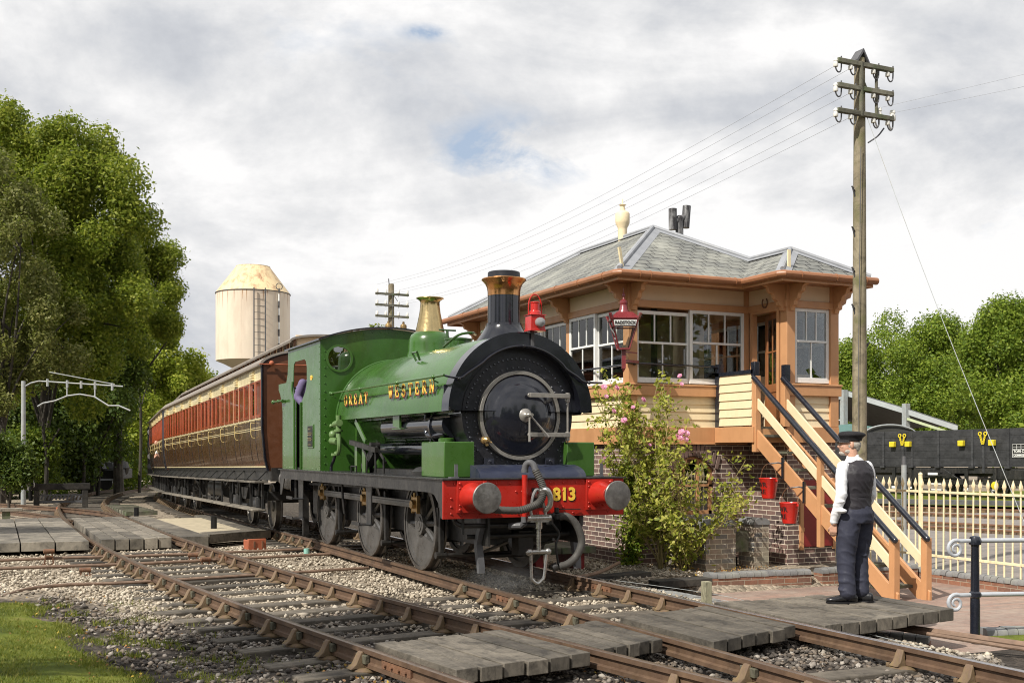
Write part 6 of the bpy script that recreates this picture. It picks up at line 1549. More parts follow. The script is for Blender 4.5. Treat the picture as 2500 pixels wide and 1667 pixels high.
b=MB(); b.loft([[p+back,p+back*.98-Vector((0,0,5)),p+back-Vector((0,0,5)),p+back+Vector((0,0,.1))] for p in pts]); b.build('back_wall',M['sheddk'],sh)
for px,py,D in ((2212,1006,64),(2060,972,66)):
    b=MB(); p=shp(px,py,D); b.box(p.x-.16,p.x+.16,p.y-.16,p.y+.16,-.2,p.z+.5); b.build('column',M['wgrey'],sh)
b=MB(); p,q=shp(2215,1022,63.8),shp(2338,1062,61.8); b.bar(p,q,.1,.14); b.build('edge_beam',paint('pale_green',(.45,.5,.3),.6),sh)
# covered vehicles under the shed
t=thing('sheeted_wagon','wagon under a pale teal sheet in the shed mouth','wagon',tuple(at(2075,1150,58)),rz=R(-30)); t.location.z=-.4
b=MB(); b.loft([[Vector((x,y,z)) for x,z in ((-3.2,0.5),(-3.2,2.6),(-1.8,3.2),(0,3.4),(1.6,3.2),(2.6,2.6),(2.6,.5))] for y in (0,8)]); b.build('sheet',M['teal'],t,smooth=50)
t=thing('dark_coach','coach end with a pale edged curved roof under the shed','coach',tuple(at(2172,1150,57)),rz=R(-25)); t.location.z=-.4
b=MB(); pr=[(-1.35,0),(-1.35,2.75)]+[(-1.35*math.cos(R(a)),2.75+.55*math.sin(R(a))) for a in range(10,171,16)]+[(1.35,2.75),(1.35,0)]
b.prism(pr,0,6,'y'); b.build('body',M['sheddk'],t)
b=MB(); b.tube([(1.4*-math.cos(R(a)),-.1,2.75+.58*math.sin(R(a))) for a in range(0,181,12)],.035,6); b.build('roof_edge',M['shedroof'],t)
# ================= fence, kerbs, walls, paving =================
b=MB(); FX=13.15
b.add([(8.35,7.4,-.415),(30,7.4,-.415),(30,16,-.415),(13,16.5,-.415),(13,13.1,-.415),(9.25,13.1,-.415),(8.0,12.0,-.415),(8.0,9.4,-.415)],[(0,1,2,3,4,5,6,7)])
solo(b,'brick_pavement',M['pave'],'worn pinkish brick paving around the foot of the stairs','paving',kind='structure')
q=[(13.25,9,-.40),(40,9,-.40),(60,30,-.40),(17,24,-.40),(13.25,17,-.40)]
b=MB(); b.add(q,[(0,1,2,3,4)]); solo(b,'far_pavement',brick('grey_paving',(.3,.26,.23),(.22,.2,.185),(.13,.12,.11),.24,.12,.012),'grey brick paving behind the cream fence','paving',kind='structure')
def kerbwall(name,label,p,q,top,bot,w=.22,brickmat=M['redbrick'],n=None,copr=.075):
    p,q=Vector((*p,0)),Vector((*q,0)); t=thing(name,label,'low wall',(p.x,p.y,bot)); L=(q-p).length; d=(q-p)/L; s_=Vector((-d.y,d.x,0)); a=math.atan2(d.y,d.x); t.rotation_euler=(0,0,a)
    b=MB(); b.box(0,L,-w/2+.01,w/2-.01,-.1,top-bot-copr); b.build('brickwork',brickmat,t)
    n=int(L/.115); b=MB()
    for i in range(n):
        x0=i*L/n; x1=x0+L/n-.008; h=top-bot; j=rnd.uniform(-.006,.006)
        prof=[(-w/2,h-copr),(-w/2,h-.045),(-w/2+.015,h-.015),(-w/2+.045,h),(w/2-.045,h),(w/2-.015,h-.015),(w/2,h-.045),(w/2,h-copr)]
        b.prism([(y+j,z+j) for y,z in prof],x0,x1,'x')
    b.build('coping',M['bluebrick'],t); return t
kerbwall('kerb_wall','low wall with rounded blue coping in front of the signal box, running behind the man',(9.3,13.15),(11.0,13.0),-.16,-.5)
kerbwall('kerb_wall','far run of rounded blue coping between the stairs and the fence',(11.2,13.0),(13.0,12.9),-.16,-.5)
kerbwall('kerb_wall','low blue coping beside the silvery rail, left of the standing man',(7.85,8.9),(7.85,12.1),-.20,-.5)
kerbwall('kerb_wall','blue coped kerb under the cream fence at right',(FX,8.2),(FX,13.0),-.22,-.5)
kerbwall('kerb_wall','short blue kerb behind the roller stand at lower right',(8.35,8.95),(8.75,8.45),-.3,-.5)
kerbwall('kerb_wall','short blue kerb at the right edge beside the black post',(9.6,8.55),(11.5,7.9),-.3,-.5)
b=MB(); b.add([(9.5,8.4,-.36),(9.3,7.9,-.36),(9.6,7.0,-.33),(13,6.0,-.3),(13,7.6,-.36)],[(0,1,2,3,4)]); solo(b,'grass_verge',M['lawn'],'small patch of green grass at the right edge behind the black post','grass',kind='structure')
# gravel bed in front of box
b=MB(); b.add([(7.9,12.2,-.27),(9.3,13.2,-.27),(13.1,13.0,-.27),(13.1,16,-.27),(9,16,-.27),(7.6,16,-.27),(7.6,12.2,-.27)],[tuple(range(7))]); solo(b,'gravel_bed',M['ground'],'pale stony bed along the foot of the signal box','gravel',kind='structure')
# coal pen
pen=thing('coal_pen','small grey brick pen with rounded coping against the signal box','brick pen',(9.75,14.0,-.28)); o=Vector(pen.location)
def penwall(x0,x1,y0,y1,h,nm):
    b=MB(); b.box(x0-o.x,x1-o.x,y0-o.y,y1-o.y,-.05,h); w=b.build(nm,M['brick2'],pen)
    b=MB(); X0_,X1_,Y0_,Y1_=x0-o.x-.012,x1-o.x+.012,y0-o.y-.012,y1-o.y+.012
    if x1-x0>y1-y0: m_=(Y0_+Y1_)/2; hw_=(Y1_-Y0_)/2; n=max(1,int((X1_-X0_)/.12)); 
    else: m_=(X0_+X1_)/2; hw_=(X1_-X0_)/2; n=max(1,int((Y1_-Y0_)/.12))
    pr=[(m_-hw_,h),(m_-hw_,h+.03)]+[(m_-hw_*math.cos(R(a)),h+.03+.08*math.sin(R(a))) for a in (30,60,90,120,150)]+[(m_+hw_,h+.03),(m_+hw_,h)]
    for i in range(n):
        if x1-x0>y1-y0: s0=X0_+(X1_-X0_)*i/n; b.prism(pr,s0,s0+(X1_-X0_)/n-.008,'x')
        else: s0=Y0_+(Y1_-Y0_)*i/n; b.prism(pr,s0,s0+(Y1_-Y0_)/n-.008,'y')
    b.build('coping',M['bluebrick'],w); return w
penwall(9.80,10.03,14.1,15.0,.72,'side_wall'); penwall(9.80,10.35,13.88,14.10,.72,'front_wall'); penwall(10.72,11.0,13.9,14.3,.72,'pier')
b=MB(); b.box(.62,.95,.02,.05,.3,.62); b.build('hatch_board',M['grey_wood'],pen)
b=MB(); b.box(.3,.95,.3,.9,.0,.2); b.build('coal_bin',M['blk'],pen)
# fence
fn=thing('picket_fence','cream iron picket fence with arrow tips at the right','fence',(FX,8.0,-.24))
b=MB(); b.box(-.02,.02,0,9.0,1.18,1.215); b.box(-.02,.02,0,9.0,.2,.235); b.build('fence_rail',M['cream2'],fn)
pk=None
for i in range(64):
    y=.1+i*.14
    if pk is None:
        b=MB(); b.cyl((0,0,.02),(0,0,1.27),.0135,n=8); b.loft([[Vector((math.cos(R(a))*r*1.0,math.sin(R(a))*r,z)) for a in range(0,360,60)] for z,r in ((1.25,.013),(1.27,.02),(1.31,.033),(1.34,.024),(1.41,.003))]); p_=b.build('picket',M['cream2'],fn); pk=p_
    else: p_=pk.copy(); COL.objects.link(p_)
    p_.location=(0,y,0); p_.rotation_euler=(rnd.uniform(-.006,.006),rnd.uniform(-.006,.006),rnd.uniform(0,1))
for y in (4.9,):
    b=MB(); b.cyl((.0,y,0),(0,y,1.45),.032,n=12); b.ball((0,y,1.46),.035); b.build('fence_post',M['cream2'],fn)
b=MB(); b.cyl((13.9,14.0,-.4),(13.9,14.0,1.35),.045,n=12); b.cyl((13.9,14.0,1.35),(13.9,14.0,1.5),.04,.03,n=12,m=1); 
solo(b,'banded_post',[M['wgrey'],M['irong']],'pale round post with dark cap standing behind the fence','post')
# scroll rail
sr=thing('scroll_handrail','black iron post carrying two grey pipes with curled ends','handrail',(9.24,8.32,-.36))
b=MB(); b.lathe([(.055,0),(.05,.05),(.05,.35),(.045,.46),(.038,.95),(.05,1.0)],(0,0,0),n=16); b.lathe([(.03,0),(.06,.01),(.065,.05),(.05,.09),(.03,.1)],(0,0,.97),n=18); b.lathe([(.04,0),(.06,.02),(.06,.06),(.04,.08)],(0,0,.42),n=16); b.build('post',M['hand'],sr)
dirp=Vector((1,-.28,0)).normalized()
for z in (1.02,.46):
    b=MB(); b.cyl((0,0,z),tuple(dirp*3+Vector((0,0,z-.02))),.024,n=12); 
    pts=[Vector((0,0,z))]; c=Vector((0,0,z))-dirp*.22+Vector((0,0,-.085))
    for k in range(26):
        a=R(60+k*22); rr=.095*(1-k/34); pts.append(c+(-dirp)*(-math.cos(a))*rr*1.0+Vector((0,0,math.sin(a)*rr)))
    b.tube(pts,[.022-.0003*i for i in range(len(pts))],10); b.build('grey_pipe',M['greyrail'],sr)
# planter at right
t=thing('brick_planter','low red and blue brick planter behind the fence at the right edge','planter',(15.6,11.6,-.42),rz=R(-65))
b=MB(); b.box(-.2,1.6,-.5,.5,0,.5); b.build('brickwork',M['redbrick'],t)
b=MB()
for i in range(15): b.prism([(-.53,.5),(-.53,.55),(-.48,.59),(.48,.59),(.53,.55),(.53,.5)],-.2+i*.12,-.09+i*.12,'x')
b.build('coping',paint('red_coping',(.42,.13,.07),.6,.2,5),t)
# wooden stake with wires, step platform, timbers
t=thing('wire_stake','short pale wooden stake with wires beside the silvery rail','stake',(7.40,10.47,-.24))
b=MB(); b.box(-.045,.045,-.045,.045,0,.34); b.build('stake',M['stake'],t,bevel=.006)
b=MB(); 
for z in (.12,.17): b.tube(spline([(-.5,3.2,z),(0.05,0,z+.03),(.1,-1.2,z-.03),(.15,-3.2,z-.1)],8),.003,5)
b.build('signal_wires',M['wgrey'],t)
t=thing('timber_step','low thick timber platform on blocks at the brick corner behind the buffer','step',(7.75,15.0,-.26))
b=MB()
for i in range(4): b.box(-.6+.3*i,-.31+.3*i,-.35,.6,.30,.40)
b.build('deck',M['grey_wood'],t,bevel=.01)
for x in (-.4,.3): b=MB(); b.box(x,x+.14,-.25,.4,0,.3); b.build('block',M['maroon'],t,bevel=.01)
for (x,y,L,a,lb) in ((8.1,13.6,1.1,.25,'dark flat timber lying by the brick corner, nearest the wall'),(8.55,12.7,.9,.05,'square dark timber lying on the cinders beside the stake')):
    b=MB(); b.box(-L/2,L/2,-.13,.13,0,.10); ob=solo(b,'timber_baulk',M['darkwood'],lb,'timber',bevel=.01); ob.location=(x,y,-.26); ob.rotation_euler=(0,0,a)
# ================= telegraph poles =================
def insulator(p,up=True,dk=False):
    b=MB(); p=Vector(p)
    return b
tp=thing('telegraph_pole','tall wooden telegraph pole with three crossarms right of the signal box','telegraph pole',(11.73,12.7,-.42))
b=MB(); b.lathe([(.115,-.1),(.108,2),(.092,6),(.078,7.85)],(0,0,0),n=20,sx=1,sy=1); b.build('pole',M['post'],tp,smooth=60)
b=MB(); b.prism([(-.14,7.78),(0,7.98),(.12,7.78),(.11,7.76),(0,7.93),(-.125,7.75)],-.09,.09,'y'); b.build('pole_cap',M['irong'],tp)
for k,z in enumerate((7.72,7.36,6.99)):
    b=MB(); b.box(-.52,.55,-.14,-.075,z-.035,z+.035); arm=b.build('crossarm',M['grey_wood'],tp,bevel=.008)
    xs_=[-.5,-.22,.22,.5]
    for x in xs_:
        b=MB(); yy=-.10
        b.tube(spline([(x+.06,yy,z+.07),(x+.06,yy,z-.08),(x+.045,yy,z-.15),(x,yy,z-.17),(x-.04,yy,z-.13),(x-.045,yy,z-.08)],4),.011,6); br=b.build('insulator_hook',M['irong'],arm)
        b=MB(); b.lathe([(.032,0),(.036,.01),(.036,.05),(.028,.055),(.028,.08),(.034,.085),(.03,.11),(.012,.125),(0,.125)],(x-.045,yy,z-.10),n=14); o_=b.build('insulator',M['porcelain'],arm)
    if k==2:
        for x in (.33,.60):
            b=MB(); b.lathe([(.045,0),(.05,.01),(.05,.07),(.035,.075),(.035,.1),(.045,.11),(.04,.15),(0,.16)],(x,-.05,z+.0),n=14); b.tube(spline([(x,-.05,z),(x+.0,-.05,z-.1),(x-.05,-.06,z-.13),(x-.08,-.06,z-.06)],4),.012,6); b.build('large_insulator',M['porcelain'],arm)
b=MB(); b.box(-.10,-.065,-.15,-.10,6.95,7.75); b.box(.24,.265,-.10,-.06,6.95,7.7); b.bar((-.07,-.1,7.6),(.07,-.1,7.35),.01,.02); b.build('arm_brace',M['grey_wood'],tp)
b=MB(); b.tube(spline([(.42,-.06,6.85),(.3,-.06,6.72),(.12,-.05,6.6)],5),.012,6); b.tube([(-.085,-.12,6.5),(-.11,-.1,3.5),(-.12,-.1,2.2)],.006,5)
for z in (5.9,5.3,4.7,4.15,3.6): 
    s_=-1 if int(z*10)%2 else 1
    b.tube([(s_*.085,0,z-.12),(s_*.15,-.02,z+.0),(s_*.085,0,z-.03)],.012,6); b.tube([(s_*.13,-.02,z),(s_*.17,-.02,z+.03)],.012,6)
b.build('climbing_step',M['irong'],tp)
p0=Vector((11.95,12.6,6.4)); 
# guy wire
g1=at(2500,1165,1) if False else None
b=MB(); e=Vector((10.1,8.3,.55)); s0=Vector((11.80,12.62,6.55)); b.tube([s0.lerp(e,i/8)+Vector((0,0,-.12*math.sin(math.pi*i/8))) for i in range(9)],.0045,5); solo(b,'guy_wire',M['wgrey'],'long pale stay wire slanting from the tall pole down to the curled handrail','wire')
# overhead wires to the far pole and off right
tp2=thing('telegraph_pole','distant telegraph pole with three pale arms behind the locomotive cab roof','telegraph pole',tuple(at(955,1100,42))); tp2.location.z=-.5; tp2.rotation_euler=(0,0,0)
b=MB(); b.lathe([(.15,0),(.11,8.35),(.1,8.42)],(0,0,0),n=14); b.build('pole',M['post'],tp2)
b=MB(); b.tube([(-.1,-.05,8.4),(-.12,-.05,8.6)],.02); b.bar((0,-.14,8.05),(.25,-.14,7.7),.01,.02); b.cyl((0,-.15,5.9),(0,-.15,8.0),.01); b.build('finial',M['irong'],tp2)
for k,z in enumerate((8.02,7.6,7.18)):
    b=MB(); b.box(-.66,.66,-.16,-.08,z-.05,z+.03); arm=b.build('crossarm',M['grey_wood'],tp2)
    for x in (-.6,-.25,.25,.6): b=MB(); b.lathe([(.05,.03),(.055,.05),(.055,.12),(.035,.17),(0,.19)],(x,-.12,z),n=10); b.cyl((x,-.12,z-.1),(x,-.12,z+.03),.01,n=5); b.build('insulator',M['porcelain'],arm)
a0=Vector((11.73,12.6,0)); q0=Vector(tp2.location)
wi=0
for k,(z,zf) in enumerate(((7.22,8.2),(6.86,7.8),(6.50,7.35))):
    for x,xf_ in ((-.54,-.6),(-.26,-.25)):
        A_=Vector((11.73+x,12.6,z)); B_=Vector((q0.x+xf_,q0.y-.12,zf-.5+.15)); b=MB()
        b.tube([A_.lerp(B_,i/16)-Vector((0,0,.5*math.sin(math.pi*i/16)*1.0)) for i in range(17)],.003,4)
        nm=('upper outer','upper inner','middle outer','middle inner','lower outer','lower inner')[wi]; wi+=1
        solo(b,'telegraph_wire',M['wire'],f'thin {nm} wire running left from the tall pole towards the distant one','wire','wires from the tall pole')
for x,z,l in ((.33,6.72,'thin wire leaving the tall pole for the upper right, higher one'),(.60,6.68,'thin wire leaving the tall pole for the upper right, lower one')):
    A_=Vector((11.73+x,12.6,z)); B_=Vector((26,6,11.5)) if z>6.7 else Vector((26,6,10.9)); b=MB(); b.tube([A_.lerp(B_,i/12)-Vector((0,0,.4*math.sin(math.pi*i/12))) for i in range(13)],.002,4); solo(b,'telegraph_wire',M['wire'],l,'wire')
# ================= water tower =================
wc_=at(618,1100,80); wt=thing('water_tower','cream cylindrical water tower with rust streaked cone roof and ladder','water tower',(wc_.x,wc_.y,-.6))
r_=2.62; zb_,zt_=8.65,13.5
b=MB(); b.cyl((0,0,zb_),(0,0,zt_),r_,n=64,cap=False); b.lathe([(r_,zb_),(2.1,zb_-.2),(1.0,zb_-.75),(.6,zb_-1.2)],(0,0,0),n=64,capa=False,capb=False)
for a in range(0,360,24):
    for z in np.arange(zb_+.1,zt_,.13): b.rivet(((r_)*math.cos(R(a)),(r_)*math.sin(R(a)),z),(math.cos(R(a)),math.sin(R(a)),0),.025)
b.build('tank',M['tank'],wt,smooth=40)
b=MB(); b.lathe([(r_+.04,zt_-.02),(r_+.04,zt_+.02),(1.22,zt_+1.93),(1.22,zt_+1.98),(0,zt_+2.1)],(0,0,0),n=48); b.build('cone_roof',M['tankroof'],wt,smooth=30)
va=math.atan2(-wc_.y,-wc_.x)
b=MB(); b.ring((0,0,zt_-.03),(0,0,1),r_,r_+.05,.05,64); b.build('rim',M['irong'],wt)
for k in range(14):
    a_=va-1.25+2.4*k/13+rnd.uniform(-.05,.05); h_=rnd.uniform(.25,1.3); w_=rnd.uniform(.006,.014); b=MB(); n_=4
    b.add([((r_+.006)*math.cos(a_+s_*w_*t_),(r_+.006)*math.sin(a_+s_*w_*t_),z_) for s_ in (-1,1) for t_,z_ in ((1,zt_-.03),(.8,zt_-.3*h_),(.1,zt_-h_))],[(0,1,4,3),(1,2,5,4)]); b.build('rust_streak',M['scorch'],wt)
b=MB(); b.cyl((0,0,0),(0,0,zb_-1.1),.6,n=32); b.build('pedestal',M['tank'],wt)
va=math.atan2(-wc_.y,-wc_.x)   # bearing back to the viewer
def onr(off,r,z): a=va+off; return (r*math.cos(a),r*math.sin(a),z)
b=MB()
for o_ in (.02,.30): b.tube([onr(o_,r_+.22,zb_-.3),onr(o_,r_+.2,zt_+.1)],.045,6)
for z in np.arange(zb_,zt_,.46): b.tube([onr(.02,r_+.22,z),onr(.30,r_+.22,z)],.015,5)
b.build('ladder',M['irong'],wt)
b=MB()
for i in range(10): 
    z0_=zt_-.2-.5*i; b.tube([onr(.72,r_+.08,z0_),onr(.72,r_+.08,z0_-.5)],.055,6,m=i%2)
b.ring(Vector(onr(.72,r_+.1,zt_+.32)),(math.cos(va+.2),math.sin(va+.2),0),.2,.25,.04,20,m=1); b.tube([onr(.72,r_+.1,zt_-.1),onr(.72,r_+.1,zt_+.2)],.05,6,m=1)
b.build('level_gauge',[M['white'],M['irong']],wt)
# ================= loading gauge =================
lg=thing('loading_gauge','white iron loading gauge hanging over the siding at the left','loading gauge',(at(57,1100,42).x,at(57,1100,42).y,-.55)); o=Vector(lg.location)
LG=lambda px,py: at(px,py,42)-o
b=MB(); p=LG(57,1100); b.cyl((0,0,0),(0,0,LG(57,930).z),.09,.075,n=10); b.build('post',M['wgrey'],lg)
b=MB(); b.tube([LG(60,944),LG(75,935),LG(95,930),LG(300,943)],.03,6); 
for px,py in ((116,931),(164,934),(198,936),(232,938),(274,941)): b.tube([LG(px,py-6),LG(px,py+12)],.045,6)
b.tube([LG(120,908),LG(280,938)],.02,5); b.build('top_beam',M['wgrey'],lg)
b=MB(); b.tube([LG(92,992),LG(105,984),LG(135,978),LG(165,966),LG(195,962),LG(230,968),LG(265,990),LG(290,990),LG(318,1002)],.032,6); b.tube([LG(164,934),LG(164,966)],.03,5); b.tube([LG(232,938),LG(232,968)],.03,5); b.build('curved_bar',M['wgrey'],lg)
# ground disc signal
ds=thing('disc_signal','small round white ground signal with a black mark on a black post','ground signal',tuple(at(75,1222,40))); ds.rotation_euler=(0,0,-R(26)-.43); 
b=MB(); b.cyl((0,0,0),(0,0,.45),.07,n=10); b.box(-.3,-.05,.02,.3,.35,.75); b.build('post',M['blk'],ds)
b=MB(); b.lathe([(0,0),(.22,0),(.22,.02),(0,.02)],(0,-.02,.58),(0,-1,0),28); dd=b.build('disc',M['white'],ds)
b=MB(); b.bar((-.19,-.05,.66),(.16,-.05,.68),.02,.10,up=(0,0,1)); b.bar((.13,-.05,.70),(.0,-.05,.38),.02,.09,up=(1,0,0)); b.build('black_mark',M['blk'],dd)
# ================= people =================
def fuse(mb,name,mat,parent,vox=.012,smooth_it=6,fac=.5):
    me=mb.mesh('tmp',mat,0); o=bpy.data.objects.new('tmp',me); COL.objects.link(o)
    r=o.modifiers.new('r','REMESH'); r.mode='VOXEL'; r.voxel_size=vox; r.use_smooth_shade=True
    s=o.modifiers.new('s','SMOOTH'); s.iterations=smooth_it; s.factor=fac
    bpy.context.view_layer.update()
    m2=bpy.data.meshes.new_from_object(o.evaluated_get(bpy.context.evaluated_depsgraph_get())); bpy.data.objects.remove(o)
    m2.name=name; m2.materials.clear(); m2.materials.append(mat); m2.shade_smooth()
    q=bpy.data.objects.new(name,m2); COL.objects.link(q); q.parent=parent; return q
def crease(o,amp,sc,stretch):
    # cloth folds: displaced along the normal by stretched ridged noise
    from mathutils import noise as N_
    me=o.data; ns=[v.normal.copy() for v in me.vertices]
    for v,n in zip(me.vertices,ns):
        p=Vector((v.co.x*sc,v.co.y*sc,v.co.z*sc*stretch+v.co.x*sc*.8)); r=1-abs(N_.noise(p))*2.2; v.co+=n*amp*(max(0,r)**2-.35)
    me.update(); return o
def limb(b,pts,n=14):     # pts: (x,y,z,r) or (x,y,z,rx,ry)
    for p,q in zip(pts[:-1],pts[1:]):
        b.cyl(p[:3],q[:3],p[3],q[3],n)
    for p in pts: b.ball(p[:3],p[3],n)
def sect(b,rows,n=28):    # rows: (cx,cy,z,rx,ry,rot)
    secs=[]
    for cx,cy,z,rx_,ry_,rot in rows:
        c,s=math.cos(rot),math.sin(rot)
        secs.append([Vector((cx+c*rx_*math.cos(2*math.pi*i/n)-s*ry_*math.sin(2*math.pi*i/n),cy+s*rx_*math.cos(2*math.pi*i/n)+c*ry_*math.sin(2*math.pi*i/n),z)) for i in range(n)])
    b.loft(secs)
def hand(b,wrist,down,fwd,sc=1,curl=.5,side=1):
    # hand hanging: down = finger direction, fwd = thumb side
    d=Vector(down).normalized(); f=Vector(fwd).normalized(); pn=d.cross(f)*side   # palm normal
    w=Vector(wrist)
    for i,t in enumerate((-.03,-.01,.01,.03)):   # across the palm from little to index
        base=w+d*.085*sc+f*t*sc; top=w+d*.01+f*t*.7*sc
        limb(b,[(*top,.014*sc),(*base,.0125*sc)],8)
        L=(.058,.072,.076,.068)[i]*sc; p=base; dirv=d.copy(); r=.0085*sc
        for k in range(3):
            ang=curl*(.45+.35*k); dirv=(dirv*math.cos(ang)+pn*math.sin(ang)).normalized(); q=p+dirv*L*(.45,.32,.23)[k]; limb(b,[(*p,r),(*q,r*.9)],8); p=q; r*=.92
    th0=w+d*.03*sc+f*.028*sc; th1=th0+(f*.75+d*.75+pn*.25).normalized()*.035*sc; th2=th1+(d*.9+f*.25+pn*.5).normalized()*.032*sc
    limb(b,[(*th0,.013*sc),(*th1,.011*sc),(*th2,.009*sc)],8)
man=thing('person','man in black cap, white shirt and dark waistcoat standing with his back turned','person',(8.17,8.92,.012),rz=R(9))
# local: +y ahead, x right. feet and head are turned to the left of the trunk
hd=R(52)      # head yaw (to the left)
def rot2(x,y,a): return (x*math.cos(a)-y*math.sin(a),x*math.sin(a)+y*math.cos(a))
HC=Vector((-.035,.035,1.585))     # head centre
b=MB()
def H(x,y,z): a,c=rot2(x,y,hd); return (HC.x+a,HC.y+c,HC.z+z)
def hball(x,y,z,r,n=16): 
    # ellipsoid turned with the head
    st=len(b.v); b.ball((0,0,0),r,n); b.xf(Matrix.Translation(H(x,y,z))@Matrix.Rotation(hd,4,'Z'),st)
hball(0,-.012,.03,(.073,.094,.09)); hball(0,.03,-.035,(.058,.068,.075)); hball(0,.05,-.075,(.036,.038,.034)); hball(0,.098,-.018,(.013,.022,.02),10); hball(0,.09,.008,(.012,.02,.03),10)
for s_ in (-1,1): hball(s_*.072,-.012,-.005,(.012,.022,.034),10); hball(s_*.032,.078,.028,(.02,.012,.009),10); hball(s_*.03,.075,-.02,(.022,.015,.02),10)
hball(0,.082,-.05,(.026,.014,.008),10)
limb(b,[(-.02,-.005,1.40,.058),(-.03,.01,1.53,.052)]); limb(b,[(-.14,0,1.33,.04),(.14,0,1.33,.04)]); limb(b,[(0,0,1.36,.09),(0,.0,1.0,.09)]); limb(b,[(-.18,-.005,1.34,.03),(-.25,-.04,1.08,.03),(-.25,.04,.80,.026)]); limb(b,[(.18,-.005,1.34,.03),(.243,-.01,1.08,.03),(.21,.105,.84,.026)])
limb(b,[(-.08,0,.95,.07),(-.085,.01,.1,.03)]); limb(b,[(.08,0,.95,.07),(.07,-.01,.1,.03)])
hand(b,(-.245,.05,.79),(-.0,.10,-1),(-.45,1,0),.92,.8,1); hand(b,(.205,.12,.83),(-.1,.3,-1),(.3,1,0),1.0,.6,1)
body=fuse(b,'body',M['skin'],man,.0065,3,.45)
# hair / beard
b=MB(); hball(0,-.03,.0,(.079,.088,.062)); hball(0,-.06,-.03,(.062,.045,.05)); fuse(b,'hair',M['hair'],man,.008,3)
b=MB(); hball(0,.062,-.084,(.036,.042,.026)); hball(-.048,.02,-.066,(.014,.04,.022),10); hball(.048,.02,-.066,(.014,.04,.022),10); fuse(b,'beard',M['hair'],man,.007,3)
b=MB(); 
for s_ in (-1,1): b.ring(H(s_*.034,.108,.022),(*rot2(0,1,hd),0),.018,.021,.003,16); b.tube([H(s_*.055,.106,.026),H(s_*.078,.0,.022)],.0022,5)
b.tube([H(-.014,.11,.026),H(.014,.11,.026)],.002,5); b.build('glasses',M['steel'],man)
# cap: flat top mariner style with peak
b=MB(); st=0
def capsec(rows):
    n=32; secs=[]
    for ox,oy,z,rx_,ry_ in rows: secs.append([Vector(H(ox+rx_*math.cos(2*math.pi*i/n),oy+ry_*math.sin(2*math.pi*i/n),z)) for i in range(n)])
    b.loft(secs)
capsec([(0,-.018,.036,.083,.103),(0,-.018,.062,.086,.106),(0,-.02,.075,.096,.116),(0,-.026,.095,.112,.134),(0,-.024,.114,.108,.128),(0,-.012,.128,.095,.105),(0,.0,.137,.05,.05),(0,.0,.139,.01,.01)])
cap_=fuse(b,'cap',M['cap'],man,.008,3)
b=MB(); n=14; top=[];bot=[]
for i in range(n+1):
    a=R(20+140*i/n); x,y=.082*math.cos(a),-.015+.10*math.sin(a); x2,y2=.088*math.cos(a),-.015+.10*math.sin(a)+.055*math.sin((a-R(20))/R(140)*math.pi); top.append((Vector(H(x,y,.052)),Vector(H(x2,y2,.032))))
vs=[p for q in top for p in q]+[p-Vector((0,0,.006)) for q in top for p in q]; k=2*(n+1)
fs=[(2*i,2*i+1,2*i+3,2*i+2) for i in range(n)]+[(k+2*i,k+2*i+2,k+2*i+3,k+2*i+1) for i in range(n)]+[(2*i+1,k+2*i+1,k+2*i+3,2*i+3) for i in range(n)]
b.add(vs,fs); o_=b.build('peak',M['cap'],man); o_.parent=cap_
# shirt: trunk, collar and sleeves
b=MB()
sect(b,[(0,0,1.06,.14,.10,0),(0,-.005,1.1,.15,.105,0),(0,-.01,1.22,.17,.115,0),(0,-.005,1.33,.185,.105,0),(0,0,1.39,.16,.088,0),(0,.0,1.435,.10,.075,0),(-.012,.004,1.46,.07,.068,0)])
limb(b,[(-.18,-.005,1.365,.058),(-.215,-.015,1.28,.059),(-.25,-.045,1.08,.055),(-.255,-.01,.98,.050),(-.25,.04,.845,.042),(-.248,.048,.815,.038)])
limb(b,[(.18,-.005,1.365,.062),(.215,-.005,1.28,.062),(.245,-.01,1.08,.055),(.232,.05,.96,.048),(.21,.105,.86,.042)])
for k in range(4):   # folds in the sleeves
    z=1.24-.09*k; b.ball((-.235-.006*k+.02*math.sin(k*2.1),-.04+.02*math.sin(k*1.7),z-.04),(.05,.05,.022),10)
crease(fuse(b,'shirt',M['shirt'],man,.009,4),.0055,9,1.6)
b=MB(); b.lathe([(.062,0),(.066,.01),(.058,.045),(.053,.05)],(-.017,.005,1.435),(-.05,.06,1),24); b.build('collar',M['shirt'],man)
# waistcoat
b=MB()
sect(b,[(0,0,.95,.190,.148,0),(0,-.003,1.02,.182,.142,0),(0,-.008,1.10,.178,.138,0),(0,-.018,1.22,.198,.150,0),(0,-.02,1.30,.196,.148,0),(0,-.015,1.36,.176,.130,0),(0,-.01,1.405,.135,.108,0),(0,-.005,1.43,.09,.085,0)])
vest=crease(fuse(b,'waistcoat',M['vest'],man,.009,3),.006,8,1.5)
b=MB(); sect(b,[(0,-.008,1.07,.181,.141,0),(0,-.008,1.10,.181,.141,0)]); o_=b.build('back_strap',M['vest'],man); o_.parent=vest
b=MB(); sect(b,[(0,0,.942,.192,.150,0),(0,0,.955,.192,.150,0)]); o_=b.build('hem',M['vest'],man); o_.parent=vest
